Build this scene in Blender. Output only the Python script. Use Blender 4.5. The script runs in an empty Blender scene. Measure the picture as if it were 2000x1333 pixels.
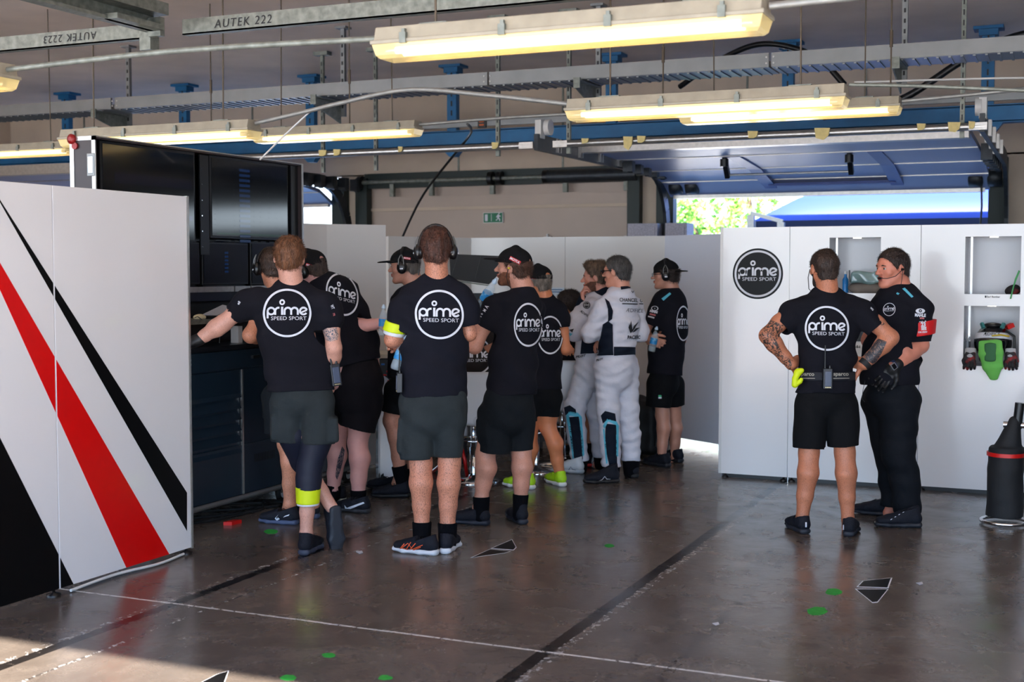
import bpy, bmesh, math, random
import numpy as np
import openvdb as vdb
from mathutils import Vector, Matrix
from mathutils.bvhtree import BVHTree

random.seed(4)
C = bpy.context.scene.collection
SC = bpy.context.scene

# ------------------------------------------------------------------ camera
CF, CYH, CH = 2500.0, 528.0, 1.6           # focal length in px of a 2000 px frame, horizon row, eye height
YAW = math.atan(1100 / CF)
PIT = math.atan((666.5 - CYH) / CF)
FWD = np.array([-math.sin(YAW) * math.cos(PIT), math.cos(YAW) * math.cos(PIT), -math.sin(PIT)])
RGT = np.array([math.cos(YAW), math.sin(YAW), 0.0])
UPV = np.cross(RGT, FWD)
CAM = np.array([0.0, 0.0, CH])
cd = bpy.data.cameras.new('camera')
cd.sensor_width = 36.0
cd.lens = 36.0 * CF / 2000
cd.clip_start = 0.05
cd.clip_end = 400
cd.dof.use_dof = True
cd.dof.focus_distance = 7.5
cd.dof.aperture_fstop = 3.2
cam = bpy.data.objects.new('camera', cd)
C.objects.link(cam)
cam.matrix_world = Matrix(((RGT[0], UPV[0], -FWD[0], CAM[0]), (RGT[1], UPV[1], -FWD[1], CAM[1]),
                           (RGT[2], UPV[2], -FWD[2], CAM[2]), (0, 0, 0, 1)))
SC.camera = cam

# ------------------------------------------------------------------ light and exposure
SC.view_settings.view_transform = 'Standard'
SC.view_settings.look = 'None'
SC.view_settings.gamma = 1.0
SC.view_settings.use_curve_mapping = False
SC.view_settings.exposure = 1.12
SC.cycles.use_denoising = True
SC.cycles.max_bounces = 8
SC.cycles.diffuse_bounces = 5
SC.cycles.glossy_bounces = 4
SC.cycles.transmission_bounces = 6
SC.cycles.transparent_max_bounces = 8
SC.cycles.sample_clamp_indirect = 6.0
SC.cycles.caustics_reflective = False
SC.cycles.caustics_refractive = False

SKY = 1.35
w = bpy.data.worlds.new('sky')
SC.world = w
w.use_nodes = True
nt = w.node_tree
nt.nodes.clear()
_o = nt.nodes.new('ShaderNodeOutputWorld')
_b = nt.nodes.new('ShaderNodeBackground')
_r = nt.nodes.new('ShaderNodeValToRGB')
_s = nt.nodes.new('ShaderNodeSeparateXYZ')
_g = nt.nodes.new('ShaderNodeTexCoord')
nt.links.new(_g.outputs['Generated'], _s.inputs[0])
nt.links.new(_s.outputs['Z'], _r.inputs[0])
nt.links.new(_r.outputs[0], _b.inputs[0])
nt.links.new(_b.outputs[0], _o.inputs[0])
_b.inputs[1].default_value = 2.0 * SKY
_e = _r.color_ramp.elements
_e[0].position = 0.0
_e[0].color = (0.86, 0.95, 1.0, 1)
_e[1].position = 0.55
_e[1].color = (0.16, 0.40, 1.0, 1)
_m = _e.new(0.12)
_m.color = (0.50, 0.74, 1.0, 1)

LINTEL_Z, SUN_LINE = 3.3, 4.12
sd = bpy.data.lights.new('sun', 'SUN')
sd.energy = 17
sd.angle = math.radians(0.6)
sd.color = (1.0, 0.93, 0.84)
sun = bpy.data.objects.new('sun', sd)
C.objects.link(sun)
_az = math.radians(-8)
_dir = Vector((math.tan(_az) * (SUN_LINE + .25), SUN_LINE + .25, -LINTEL_Z)).normalized()
sun.rotation_euler = _dir.to_track_quat('-Z', 'Y').to_euler()
sun.location = (0, -8, 9)

# ------------------------------------------------------------------ picking real points
def ray(u, v):
    return FWD + RGT * ((u - 1000) / CF) - UPV * ((v - 666.5) / CF)
def FL(u, v, z=0.0):
    r = ray(u, v)
    return CAM + r * ((z - CH) / r[2])
def PX(u, v, x):
    r = ray(u, v)
    return CAM + r * (x / r[0])
def PY(u, v, y):
    r = ray(u, v)
    return CAM + r * (y / r[1])
def PD(u, v, d):
    return CAM + ray(u, v) * d
FH = np.array([-math.sin(YAW), math.cos(YAW), 0.0])
V3 = lambda *a: np.array(a, float)
def unit(v):
    v = np.asarray(v, float)
    return v / (np.linalg.norm(v) + 1e-12)

# ------------------------------------------------------------------ materials
def s2l(c):
    return tuple(((x / 255) / 12.92 if x / 255 <= 0.04045 else ((x / 255 + 0.055) / 1.055) ** 2.4) for x in c)
MATS = {}
def mat(name, rgb, rough=0.6, metal=0.0, var=0.0, scale=8.0, bump=0.0, bscale=60.0, spec=0.5, stretch=None, coat=0.0, rgb2=None, sheen=0.0, th=0.5):
    """principled material: base colour with procedural variation and bump, in sRGB bytes"""
    if name in MATS:
        return MATS[name]
    m = bpy.data.materials.new(name)
    m.use_nodes = True
    n, l = m.node_tree.nodes, m.node_tree.links
    p = n['Principled BSDF']
    a = s2l(rgb)
    p.inputs['Base Color'].default_value = (*a, 1)
    p.inputs['Roughness'].default_value = rough
    p.inputs['Metallic'].default_value = metal
    p.inputs['Specular IOR Level'].default_value = spec
    p.inputs['Coat Weight'].default_value = coat
    if sheen:
        p.inputs['Sheen Weight'].default_value = sheen
    if var or bump or rgb2:
        tc = n.new('ShaderNodeTexCoord')
        mp = n.new('ShaderNodeMapping')
        l.new(tc.outputs['Object'], mp.inputs[0])
        if stretch:
            mp.inputs['Scale'].default_value = stretch
        nz = n.new('ShaderNodeTexNoise')
        nz.inputs['Scale'].default_value = scale
        nz.inputs['Detail'].default_value = 6
        l.new(mp.outputs[0], nz.inputs['Vector'])
        if var or rgb2:
            cr = n.new('ShaderNodeValToRGB')
            e = cr.color_ramp.elements
            if rgb2:
                e[0].position, e[1].position = th - 0.06, th + 0.06
                e[0].color = (*a, 1)
                e[1].color = (*s2l(rgb2), 1)
            else:
                e[0].position, e[1].position = 0.3, 0.7
                e[0].color = (*[x * (1 - var) for x in a], 1)
                e[1].color = (*[min(1, x * (1 + var)) for x in a], 1)
            l.new(nz.outputs['Fac'], cr.inputs[0])
            l.new(cr.outputs[0], p.inputs['Base Color'])
        if bump:
            n2 = n.new('ShaderNodeTexNoise')
            n2.inputs['Scale'].default_value = bscale
            n2.inputs['Detail'].default_value = 4
            l.new(mp.outputs[0], n2.inputs['Vector'])
            b = n.new('ShaderNodeBump')
            b.inputs['Strength'].default_value = bump
            b.inputs['Distance'].default_value = 0.01
            l.new(n2.outputs['Fac'], b.inputs['Height'])
            l.new(b.outputs[0], p.inputs['Normal'])
    MATS[name] = m
    return m
def emat(name, rgb, strength):
    if name in MATS:
        return MATS[name]
    m = bpy.data.materials.new(name)
    m.use_nodes = True
    p = m.node_tree.nodes['Principled BSDF']
    p.inputs['Base Color'].default_value = (*s2l(rgb), 1)
    if name.startswith('screen'):
        p.inputs['Roughness'].default_value = .09; p.inputs['Specular IOR Level'].default_value = .6
        p.inputs['Base Color'].default_value = (*s2l((5, 6, 12)), 1)
    p.inputs['Emission Color'].default_value = (*s2l(rgb), 1)
    p.inputs['Emission Strength'].default_value = strength
    MATS[name] = m
    return m
def gmat(name, rgb, rough=0.03, alpha=0.35, emis=0.0):
    """thin clear plastic: mostly see-through with a glossy coat"""
    if name in MATS:
        return MATS[name]
    m = bpy.data.materials.new(name)
    m.use_nodes = True
    p = m.node_tree.nodes['Principled BSDF']
    p.inputs['Base Color'].default_value = (*s2l(rgb), 1)
    p.inputs['Roughness'].default_value = rough
    p.inputs['Alpha'].default_value = alpha
    if emis:
        p.inputs['Emission Color'].default_value = (*s2l(rgb), 1)
        p.inputs['Emission Strength'].default_value = emis
    MATS[name] = m
    return m

# ------------------------------------------------------------------ objects
LOC = {}
def wl(o):
    return LOC.get(o.name, V3(0, 0, 0)) if o is not None else V3(0, 0, 0)
def tag(o, label=None, cat=None, group=None, kind=None):
    if label: o['label'] = label
    if cat: o['category'] = cat
    if group: o['group'] = group
    if kind: o['kind'] = kind
    return o
def empty(name, loc, label=None, cat=None, group=None, parent=None):
    o = bpy.data.objects.new(name, None)
    C.objects.link(o)
    o.empty_display_size = 0.05
    loc = V3(*loc)
    LOC[o.name] = loc
    o.location = loc - wl(parent)
    if parent: o.parent = parent
    return tag(o, label, cat, group)
class MB:
    """collects shapes (world coordinates) into one mesh object"""
    def __init__(s):
        s.v, s.f, s.m, s.sm = [], [], [], []
    def add(s, vs, fs, mi=0, smooth=False):
        k = len(s.v)
        s.v += [tuple(map(float, p)) for p in vs]
        s.f += [tuple(i + k for i in f) for f in fs]
        s.m += [mi] * len(fs)
        s.sm += [smooth] * len(fs)
        return s
    def box(s, a, b, mi=0):
        (x0, y0, z0), (x1, y1, z1) = a, b
        x0, x1 = min(x0, x1), max(x0, x1); y0, y1 = min(y0, y1), max(y0, y1); z0, z1 = min(z0, z1), max(z0, z1)
        vs = [(x0, y0, z0), (x1, y0, z0), (x1, y1, z0), (x0, y1, z0), (x0, y0, z1), (x1, y0, z1), (x1, y1, z1), (x0, y1, z1)]
        return s.add(vs, [(3, 2, 1, 0), (4, 5, 6, 7), (0, 1, 5, 4), (1, 2, 6, 5), (2, 3, 7, 6), (3, 0, 4, 7)], mi)
    def obox(s, c, X, Y, Z, mi=0):
        """oriented box: centre and three half-axis vectors"""
        c, X, Y, Z = map(np.asarray, (c, X, Y, Z))
        vs = [c + a * X + b * Y + d * Z for d in (-1, 1) for a, b in ((-1, -1), (1, -1), (1, 1), (-1, 1))]
        return s.add(vs, [(3, 2, 1, 0), (4, 5, 6, 7), (0, 1, 5, 4), (1, 2, 6, 5), (2, 3, 7, 6), (3, 0, 4, 7)], mi)
    def bar(s, a, b, w, h, up=(0, 0, 1), mi=0):
        a, b = V3(*a), V3(*b)
        d = (b - a) / 2
        sx = unit(np.cross(d, up)) * w / 2
        uz = unit(np.cross(sx, d)) * h / 2
        return s.obox((a + b) / 2, d, sx, uz, mi)
    def tube(s, pts, r, n=10, mi=0, caps=True, closed=False):
        pts = [V3(*p) for p in pts]
        rs = r if isinstance(r, (list, tuple)) else [r] * len(pts)
        rings = []
        ref = None
        N = len(pts)
        for i, p in enumerate(pts):
            if closed: t = pts[(i + 1) % N] - pts[i - 1]
            else: t = pts[min(i + 1, N - 1)] - pts[max(i - 1, 0)]
            t = unit(t)
            if ref is None:
                ref = unit(np.cross(t, (0, 0, 1) if abs(t[2]) < 0.9 else (1, 0, 0)))
            ref = unit(ref - t * (ref @ t))
            b = np.cross(t, ref)
            rings.append([p + rs[i] * (math.cos(2 * math.pi * j / n) * ref + math.sin(2 * math.pi * j / n) * b) for j in range(n)])
        vs = [q for rg in rings for q in rg]
        fs = []
        for i in range(N if closed else N - 1):
            k2 = (i + 1) % N
            for j in range(n):
                fs.append((i * n + j, i * n + (j + 1) % n, k2 * n + (j + 1) % n, k2 * n + j))
        s.add(vs, fs, mi, True)
        if caps and not closed:
            s.add(rings[0], [tuple(range(n))[::-1]], mi)
            s.add(rings[-1], [tuple(range(n))], mi)
        return s
    def lathe(s, c, prof, axis=(0, 0, 1), n=20, mi=0, smooth=True):
        """prof: list of (radius, height along axis)"""
        c, ax = V3(*c), unit(axis)
        ref = unit(np.cross(ax, (1, 0, 0) if abs(ax[0]) < 0.9 else (0, 1, 0)))
        b = np.cross(ax, ref)
        vs = [c + ax * h + r * (math.cos(2 * math.pi * j / n) * ref + math.sin(2 * math.pi * j / n) * b) for r, h in prof for j in range(n)]
        fs = [(i * n + j, i * n + (j + 1) % n, (i + 1) * n + (j + 1) % n, (i + 1) * n + j) for i in range(len(prof) - 1) for j in range(n)]
        s.add(vs, fs, mi, smooth)
        s.add(vs[:n], [tuple(range(n))[::-1]], mi)
        s.add(vs[-n:], [tuple(range(n))], mi)
        return s
    def prism(s, poly, off, mi=0):
        """poly: list of 3-D points (flat), off: extrusion vector"""
        n = len(poly)
        A = [V3(*p) for p in poly]
        B = [p + V3(*off) for p in A]
        return s.add(A + B, [tuple(range(n))[::-1], tuple(range(n, 2 * n))] + [(i, (i + 1) % n, n + (i + 1) % n, n + i) for i in range(n)], mi)
    def build(s, name, mats, parent=None, bevel=0.0, recalc=True):
        me = bpy.data.meshes.new(name)
        T = wl(parent)
        if parent is None and s.v:
            a = np.array(s.v)
            T = np.array([(a[:, 0].min() + a[:, 0].max()) / 2, (a[:, 1].min() + a[:, 1].max()) / 2, a[:, 2].min()])
        me.from_pydata([tuple(np.array(p) - T) for p in s.v], [], s.f)
        mats = mats if isinstance(mats, (list, tuple)) else [mats]
        for m in mats: me.materials.append(m)
        me.polygons.foreach_set('material_index', s.m)
        me.polygons.foreach_set('use_smooth', s.sm)
        if recalc:
            bm = bmesh.new(); bm.from_mesh(me)
            bmesh.ops.recalc_face_normals(bm, faces=bm.faces)
            bm.to_mesh(me); bm.free()
        me.update()
        o = bpy.data.objects.new(name, me)
        C.objects.link(o)
        if parent is None: o.location = T
        else: o.parent = parent
        LOC[o.name] = T
        if bevel:
            b = o.modifiers.new('bevel', 'BEVEL')
            b.width = bevel; b.segments = 2; b.limit_method = 'ANGLE'; b.angle_limit = 0.9
        return o
def struct(o):
    o['kind'] = 'structure'
    return o
def children(o):
    return [c for c in bpy.data.objects if c.parent == o]
def copy_tree(o, loc=None, parent=None):
    c = o.copy()
    C.objects.link(c)
    LOC[c.name] = V3(*loc) if loc is not None else LOC[o.name]
    if loc is not None: c.location = loc
    if parent: c.parent = parent
    for ch in children(o): copy_tree(ch, None, c)
    return c

# ------------------------------------------------------------------ lettering
def text_mesh(body, height, shear=0.0, bold=0.0, spacing=1.0):
    """flat lettering, centred on 0,0: (verts Nx2, faces)"""
    cu = bpy.data.curves.new('t', 'FONT')
    cu.body = body
    cu.shear = shear
    cu.offset = bold
    cu.space_character = spacing
    cu.resolution_u = 3
    o = bpy.data.objects.new('t', cu)
    C.objects.link(o)
    dg = bpy.context.evaluated_depsgraph_get()
    me = o.evaluated_get(dg).to_mesh()
    v = np.array([tuple(p.co)[:2] for p in me.vertices])
    f = [tuple(p.vertices) for p in me.polygons]
    o.evaluated_get(dg).to_mesh_clear()
    bpy.data.objects.remove(o); bpy.data.curves.remove(cu)
    v[:, 0] -= (v[:, 0].min() + v[:, 0].max()) / 2
    v[:, 1] -= (v[:, 1].min() + v[:, 1].max()) / 2
    v *= height / max(1e-6, 0.72)
    return v, f
def stroke(pts, w, closed=False, caps=True):
    """a ribbon of width w along 2-D points"""
    pts = [np.array(p, float) for p in pts]
    N = len(pts)
    L, Rr = [], []
    for i, p in enumerate(pts):
        if closed: t = pts[(i + 1) % N] - pts[i - 1]
        else: t = pts[min(i + 1, N - 1)] - pts[max(i - 1, 0)]
        t = t / (np.linalg.norm(t) + 1e-9)
        nn = np.array([-t[1], t[0]]) * w / 2
        L.append(p + nn); Rr.append(p - nn)
    v = L + Rr
    f = [(i, N + i, N + (i + 1) % N, (i + 1) % N) for i in range(N if closed else N - 1)]
    return v, f
def arc(cx, cy, r, a0, a1, n=16):
    return [(cx + r * math.cos(math.radians(a0 + (a1 - a0) * i / n)), cy + r * math.sin(math.radians(a0 + (a1 - a0) * i / n))) for i in range(n + 1)]
_logo = None
def logo_mesh(ring=True, dot=True):
    """white ring with the lower-case word and the small line under it; unit = ring radius"""
    v, f = [], []
    def put(vf):
        k = len(v)
        v.extend([tuple(p) for p in vf[0]]); f.extend([tuple(i + k for i in q) for q in vf[1]])
    W = 0.085
    if ring: put(stroke(arc(0, 0, 1.0, 0, 360, 72)[:-1], 0.09, True))
    def seg(a, b, n=4): return [(a[0] + (b[0] - a[0]) * i / n, a[1] + (b[1] - a[1]) * i / n) for i in range(n + 1)]
    put(stroke(arc(-0.685, 0.09, 0.152, 0, 360, 24)[:-1], W, True))
    put(stroke(seg((-0.837, 0.09), (-0.837, -0.235)), W))
    put(stroke(arc(-0.37, 0.10, 0.142, 180, 95, 8) + [(-0.33, 0.242)], W))
    put(stroke(seg((-0.512, 0.10), (-0.512, -0.085)), W))
    put(stroke(seg((-0.215, 0.285), (-0.215, -0.085)), W * 1.1))
    put(stroke(arc(-0.215, 0.47, 0.088, 0, 360, 20)[:-1], W * .8, True))
    put(stroke(arc(0.03, 0.10, 0.142, 180, 0, 14), W))
    put(stroke(seg((-0.112, 0.10), (-0.112, -0.085)), W))
    put(stroke(seg((0.172, 0.10), (0.172, -0.085)), W))
    put(stroke(arc(0.314, 0.10, 0.142, 180, 0, 14), W))
    put(stroke(seg((0.456, 0.10), (0.456, -0.085)), W))
    put(stroke(arc(0.70, 0.09, 0.152, 20, 325, 22), W))
    put(stroke(seg((0.60, 0.03), (0.845, 0.14)), W * .85))
    tv, tf = text_mesh('SPEED SPORT', 0.16, bold=0.0)
    sx = 1.52 / (tv[:, 0].max() - tv[:, 0].min())
    tv = tv * np.array([sx, 1.0]) + np.array([0.07, -0.235])
    put((tv, tf))
    return np.array(v), f
def flat_print(name, vf, origin, ex, ey, mats, parent, thick=None, mi=0):
    """put 2-D shapes on a flat surface; ex, ey are world vectors per unit"""
    v, f = vf
    o = V3(*origin); ex = V3(*ex); ey = V3(*ey)
    n = unit(np.cross(ex, ey))
    mb = MB()
    mb.add([o + ex * a + ey * b + n * 0.0015 for a, b in v], f)
    return mb.build(name, mats, parent, recalc=False)
# ------------------------------------------------------------------ smooth solid modelling (signed distances, meshed with OpenVDB)
class SDF:
    def __init__(s, h=0.008):
        s.h = h
        s.p = []
    def _add(s, lo, hi, fn, k=0.02, op='u'):
        s.p.append((np.array(lo), np.array(hi), fn, k, op))
        return s
    def cone(s, a, b, ra, rb, k=0.02, op='u'):
        a, b = V3(*a), V3(*b)
        ab = b - a
        L = max(ab @ ab, 1e-9)
        def fn(P):
            q = P - a
            t = np.clip(q @ ab / L, 0, 1)
            return np.linalg.norm(q - t[..., None] * ab, axis=-1) - (ra + (rb - ra) * t)
        m = max(ra, rb)
        return s._add(np.minimum(a, b) - m, np.maximum(a, b) + m, fn, k, op)
    def chain(s, pts, rs, k=0.02):
        for i in range(len(pts) - 1):
            s.cone(pts[i], pts[i + 1], rs[i], rs[i + 1], k)
        return s
    def ell(s, c, r, R=None, k=0.02, op='u'):
        c, r = V3(*c), V3(*r)
        R = np.eye(3) if R is None else R            # columns are the axes
        def fn(P):
            q = (P - c) @ R
            n0 = np.linalg.norm(q / r, axis=-1)
            n1 = np.linalg.norm(q / (r * r), axis=-1) + 1e-9
            return n0 * (n0 - 1) / n1
        m = float(r.max())
        return s._add(c - m, c + m, fn, k, op)
    def rbox(s, c, hx, R=None, rr=0.01, k=0.01, op='u'):
        c, hx = V3(*c), V3(*hx)
        R = np.eye(3) if R is None else R
        def fn(P):
            q = np.abs((P - c) @ R) - (hx - rr)
            return np.linalg.norm(np.maximum(q, 0), axis=-1) + np.minimum(q.max(axis=-1), 0) - rr
        m = float(np.linalg.norm(hx))
        return s._add(c - m, c + m, fn, k, op)
    def loft(s, st, side, k=0.03, flat0=False, flat1=False, op='u', grow=0.0):
        """stations (centre, half width along side, half depth) joined by elliptical segments"""
        side = unit(side)
        n = len(st)
        for i in range(n - 1):
            a, wa, da = st[i]; b, wb, db = st[i + 1]
            a, b = V3(*a), V3(*b)
            wa += grow; wb += grow; da += grow; db += grow
            ax = unit(b - a); L = np.linalg.norm(b - a)
            sd = unit(side - ax * (side @ ax)); dp = np.cross(ax, sd)
            cut0, cut1 = flat0 and i == 0, flat1 and i == n - 2
            def fn(P, a=a, ax=ax, L=L, sd=sd, dp=dp, wa=wa, wb=wb, da=da, db=db, cut0=cut0, cut1=cut1):
                q = P - a
                z = q @ ax
                t = np.clip(z / L, 0, 1)
                W = wa + (wb - wa) * t; D = da + (db - da) * t
                x = q @ sd; y = q @ dp
                e = z - t * L
                m = np.minimum(W, D)
                g = np.sqrt((x / W) ** 2 + (y / D) ** 2 + (e / m) ** 2)
                g2 = np.sqrt((x / W ** 2) ** 2 + (y / D ** 2) ** 2 + (e / m ** 2) ** 2) + 1e-9
                d = g * (g - 1) / g2
                if cut0: d = np.maximum(d, -z)
                if cut1: d = np.maximum(d, z - L)
                return d
            m = max(wa, wb, da, db)
            s._add(np.minimum(a, b) - m, np.maximum(a, b) + m, fn, k, op)
        return s
    def cut(s, pt, nrm, rad=None, k=0.0):
        """remove the side the normal points to (within rad of pt)"""
        pt, nrm = V3(*pt), unit(nrm)
        def fn(P):
            d = -((P - pt) @ nrm)
            if rad: d = np.maximum(d, np.linalg.norm(P - pt, axis=-1) - rad)
            return d
        lo, hi = (pt - rad, pt + rad) if rad else (V3(-99, -99, -99), V3(99, 99, 99))
        return s._add(lo, hi, fn, k, 's')
    def fold(s, amp, seed=0, freq=1.0, dirn=None):
        rs = np.random.RandomState(seed)
        W = []
        for i in range(5):
            d = rs.normal(size=3)
            if dirn is not None: d = d * 0.45 + unit(dirn) * (1 if rs.rand() > .5 else -1) * 1.6
            W.append((unit(d) * rs.uniform(22, 60) * freq, rs.uniform(0, 6.28), unit(rs.normal(size=3)) * rs.uniform(8, 20), rs.uniform(.4, 1)))
        def fn(P):
            o = 0
            for a, ph, b, g in W:
                o = o + g * np.sin(P @ a + ph + 1.6 * np.sin(P @ b + ph * 2))
            return o * amp / 3
        return s._add(V3(-99, -99, -99), V3(99, 99, 99), fn, 0, 'n')
    def mesh(s):
        h = s.h
        lo = np.min([p[0] for p in s.p if p[4] == 'u'], axis=0) - 4 * h
        hi = np.max([p[1] for p in s.p if p[4] == 'u'], axis=0) + 4 * h
        n = np.ceil((hi - lo) / h).astype(int) + 1
        D = np.full(n, 1.0, np.float32)
        ax = [lo[i] + h * np.arange(n[i]) for i in range(3)]
        for a, b, fn, k, op in s.p:
            i0 = np.clip(np.floor((a - lo - k - 2 * h) / h).astype(int), 0, n)
            i1 = np.clip(np.ceil((b - lo + k + 2 * h) / h).astype(int) + 1, 0, n)
            if (i1 <= i0).any(): continue
            sl = tuple(slice(i0[j], i1[j]) for j in range(3))
            if op == 'n':
                idx = np.argwhere(np.abs(D) < 5 * h)
                P = lo + idx * h
                D[tuple(idx.T)] += fn(P).astype(np.float32)
                continue
            G = np.stack(np.meshgrid(ax[0][sl[0]], ax[1][sl[1]], ax[2][sl[2]], indexing='ij'), -1)
            d = fn(G).astype(np.float32)
            o = D[sl]
            if op == 'u':
                if k > 0:
                    hh = np.clip(0.5 + 0.5 * (o - d) / k, 0, 1)
                    D[sl] = o + (d - o) * hh - k * hh * (1 - hh)
                else: D[sl] = np.minimum(o, d)
            elif op == 's':
                d = -d
                if k > 0:
                    hh = np.clip(0.5 + 0.5 * (d - o) / k, 0, 1)
                    D[sl] = o + (d - o) * hh + k * hh * (1 - hh)
                else: D[sl] = np.maximum(o, d)
        g = vdb.FloatGrid(3 * h)
        g.copyFromArray(np.clip(D, -3 * h, 3 * h))
        pts, quads = g.convertToQuads(isovalue=0.0)
        return pts * h + lo, quads
    def build(s, name, mats, parent, assign=None, smooth=0):
        pts, quads = s.mesh()
        return raw(name, pts, quads, mats, parent, assign)
def raw(name, pts, quads, mats, parent, assign=None):
    T = wl(parent)
    pts = np.asarray(pts, float)
    if parent is None and len(pts):
        T = np.array([pts[:, 0].mean(), pts[:, 1].mean(), pts[:, 2].min()])
    me = bpy.data.meshes.new(name)
    quads = np.asarray(quads)[:, ::-1]
    me.vertices.add(len(pts)); me.vertices.foreach_set('co', (pts - T).astype(np.float32).ravel())
    nq = len(quads)
    me.loops.add(nq * 4); me.loops.foreach_set('vertex_index', quads.astype(np.int32).ravel())
    me.polygons.add(nq); me.polygons.foreach_set('loop_start', np.arange(0, nq * 4, 4, dtype=np.int32))
    me.polygons.foreach_set('loop_total', np.full(nq, 4, np.int32))
    me.update(calc_edges=True)
    me.validate()
    me.polygons.foreach_set('use_smooth', np.ones(len(me.polygons), bool))
    mats = mats if isinstance(mats, (list, tuple)) else [mats]
    for m in mats: me.materials.append(m)
    if assign is not None and len(me.polygons) == nq:
        cen = pts[quads].mean(axis=1)
        me.polygons.foreach_set('material_index', assign(cen).astype(np.int32))
    me.update()
    o = bpy.data.objects.new(name, me)
    C.objects.link(o)
    if parent is None: o.location = T
    else: o.parent = parent
    LOC[o.name] = T
    return o

_bvh = {}
def bvh(o):
    if o.name not in _bvh:
        me = o.data
        T = LOC[o.name]
        _bvh[o.name] = BVHTree.FromPolygons([tuple(np.array(v.co) + T) for v in me.vertices], [tuple(p.vertices) for p in me.polygons])
    return _bvh[o.name]
def wrap_print(name, vf, uv0, M, o, mats, off=0.003, maxe=None, parent=None):
    """lay a flat print (2-D shapes) on the cloth of object o: centre picked at uv0, M maps print units to picture units there"""
    v, f = vf
    bm = bmesh.new()
    bv = [bm.verts.new((float(a), float(b), 0)) for a, b in v]
    for q in f:
        try: bm.faces.new([bv[i] for i in q])
        except ValueError: pass
    bm.normal_update()
    if maxe:
        bmesh.ops.triangulate(bm, faces=[x for x in bm.faces if len(x.verts) > 4], ngon_method='EAR_CLIP')
        for _ in range(16):
            e = [x for x in bm.edges if x.calc_length() > maxe]
            if not e: break
            bmesh.ops.subdivide_edges(bm, edges=e, cuts=1)
            bmesh.ops.triangulate(bm, faces=[x for x in bm.faces if len(x.verts) > 3])
    t = bvh(o)
    M = np.array(M, float)
    dead = []
    dist = {}
    for x in bm.verts:
        p = np.array(uv0, float) + M @ np.array([x.co.x, x.co.y])
        r = unit(ray(*p))
        hit, nrm, idx, dd = t.ray_cast(Vector(CAM), Vector(r))
        if hit is None: dead.append(x); continue
        nn = np.array(nrm)
        if nn @ r > 0: nn = -nn
        x.co = Vector(np.array(hit) + nn * off - r * off)
        dist[x] = dd
    bad = set()
    for e in bm.edges:                       # no sheets bridging from one fold to a far one
        a, b = e.verts
        if a in dist and b in dist and abs(dist[a] - dist[b]) > 0.07:
            bad.update(e.link_faces)
    bmesh.ops.delete(bm, geom=list(bad), context='FACES_ONLY')
    bmesh.ops.delete(bm, geom=[x for x in dead if x.is_valid], context='VERTS')
    bmesh.ops.delete(bm, geom=[x for x in bm.verts if not x.link_faces], context='VERTS')
    T = LOC[(parent or o).name]
    for x in bm.verts: x.co = Vector(np.array(x.co) - T)
    me = bpy.data.meshes.new(name)
    bm.to_mesh(me); bm.free()
    if not me.polygons: return None
    for m in (mats if isinstance(mats, (list, tuple)) else [mats]): me.materials.append(m)
    q = bpy.data.objects.new(name, me)
    C.objects.link(q)
    q.parent = parent or o
    LOC[q.name] = T
    return q
def patch(name, poly, o, m, off=0.003, maxe=5.0, parent=None):
    """an inset of cloth or paint whose outline is given on the picture, laid on the surface of o"""
    c = np.mean(poly, axis=0)
    v = [(p[0] - c[0], p[1] - c[1]) for p in poly]
    n = len(v)
    return wrap_print(name, (v, [tuple(range(n))]), c, np.eye(2), o, m, off, maxe, parent)
# ================================================================== materials of the place
M_ceil = mat('painted_concrete_ceiling', (238, 220, 206), .8, var=.10, scale=1.3, bump=.15, bscale=9)
M_wall = mat('painted_concrete_wall', (206, 188, 168), .8, var=.10, scale=1.6, bump=.12, bscale=12)
M_beige = mat('beige_door_paint', (186, 168, 154), .45, var=.05, scale=2)
M_galv = mat('galvanised_steel', (132, 134, 134), .42, .6, var=.08, scale=5)
M_galvd = mat('old_galvanised_steel', (128, 132, 124), .55, .55, var=.3, scale=22)
M_dsteel = mat('dark_steel', (52, 56, 60), .45, .5, var=.2, scale=20)
M_green = mat('dark_green_steel', (24, 38, 36), .5, .2)
M_blue = mat('blue_painted_steel', (16, 100, 150), .45, .1, var=.12, scale=6)
M_alu = mat('brushed_aluminium', (186, 184, 180), .32, .85, var=.1, scale=30)
M_chrome = mat('chrome', (225, 228, 232), .08, 1.0)
M_wpanel = mat('white_gloss_panel', (236, 235, 236), .16, 0, spec=.5, coat=.3)
M_wplain = mat('white_plastic', (214, 214, 212), .35)
M_lamp = mat('aged_lamp_housing', (160, 152, 134), .5, var=.12, scale=12)
M_black = mat('black_plastic', (14, 14, 16), .38)
M_blackm = mat('black_satin_metal', (10, 11, 14), .35, .2)
M_rubber = mat('black_rubber', (20, 21, 23), .7)
M_tape = mat('cream_masking_tape', (224, 206, 140), .7, var=.08, scale=30)
M_red = mat('red_paint', (205, 22, 18), .35)
M_vred = mat('red_vinyl', (222, 8, 10), .25, spec=.4)
M_vblack = mat('black_vinyl', (10, 10, 11), .4, spec=.15)
M_white = mat('white_print', (222, 224, 232), .6)
M_ink = mat('black_print', (16, 16, 20), .6)
M_cab = mat('navy_powder_coat', (26, 44, 58), .35, .1, var=.08, scale=5)
M_screen = mat('dark_glass_screen', (5, 6, 12), .09, spec=.6)
M_screenb = emat('screen_dim_blue', (8, 8, 34), .15)
M_screeng = emat('screen_dim_green', (8, 46, 20), .3)
M_screent = emat('screen_dim_text', (20, 44, 84), .25)
M_rod = mat('rusty_rod', (96, 84, 70), .6, .4)

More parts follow.
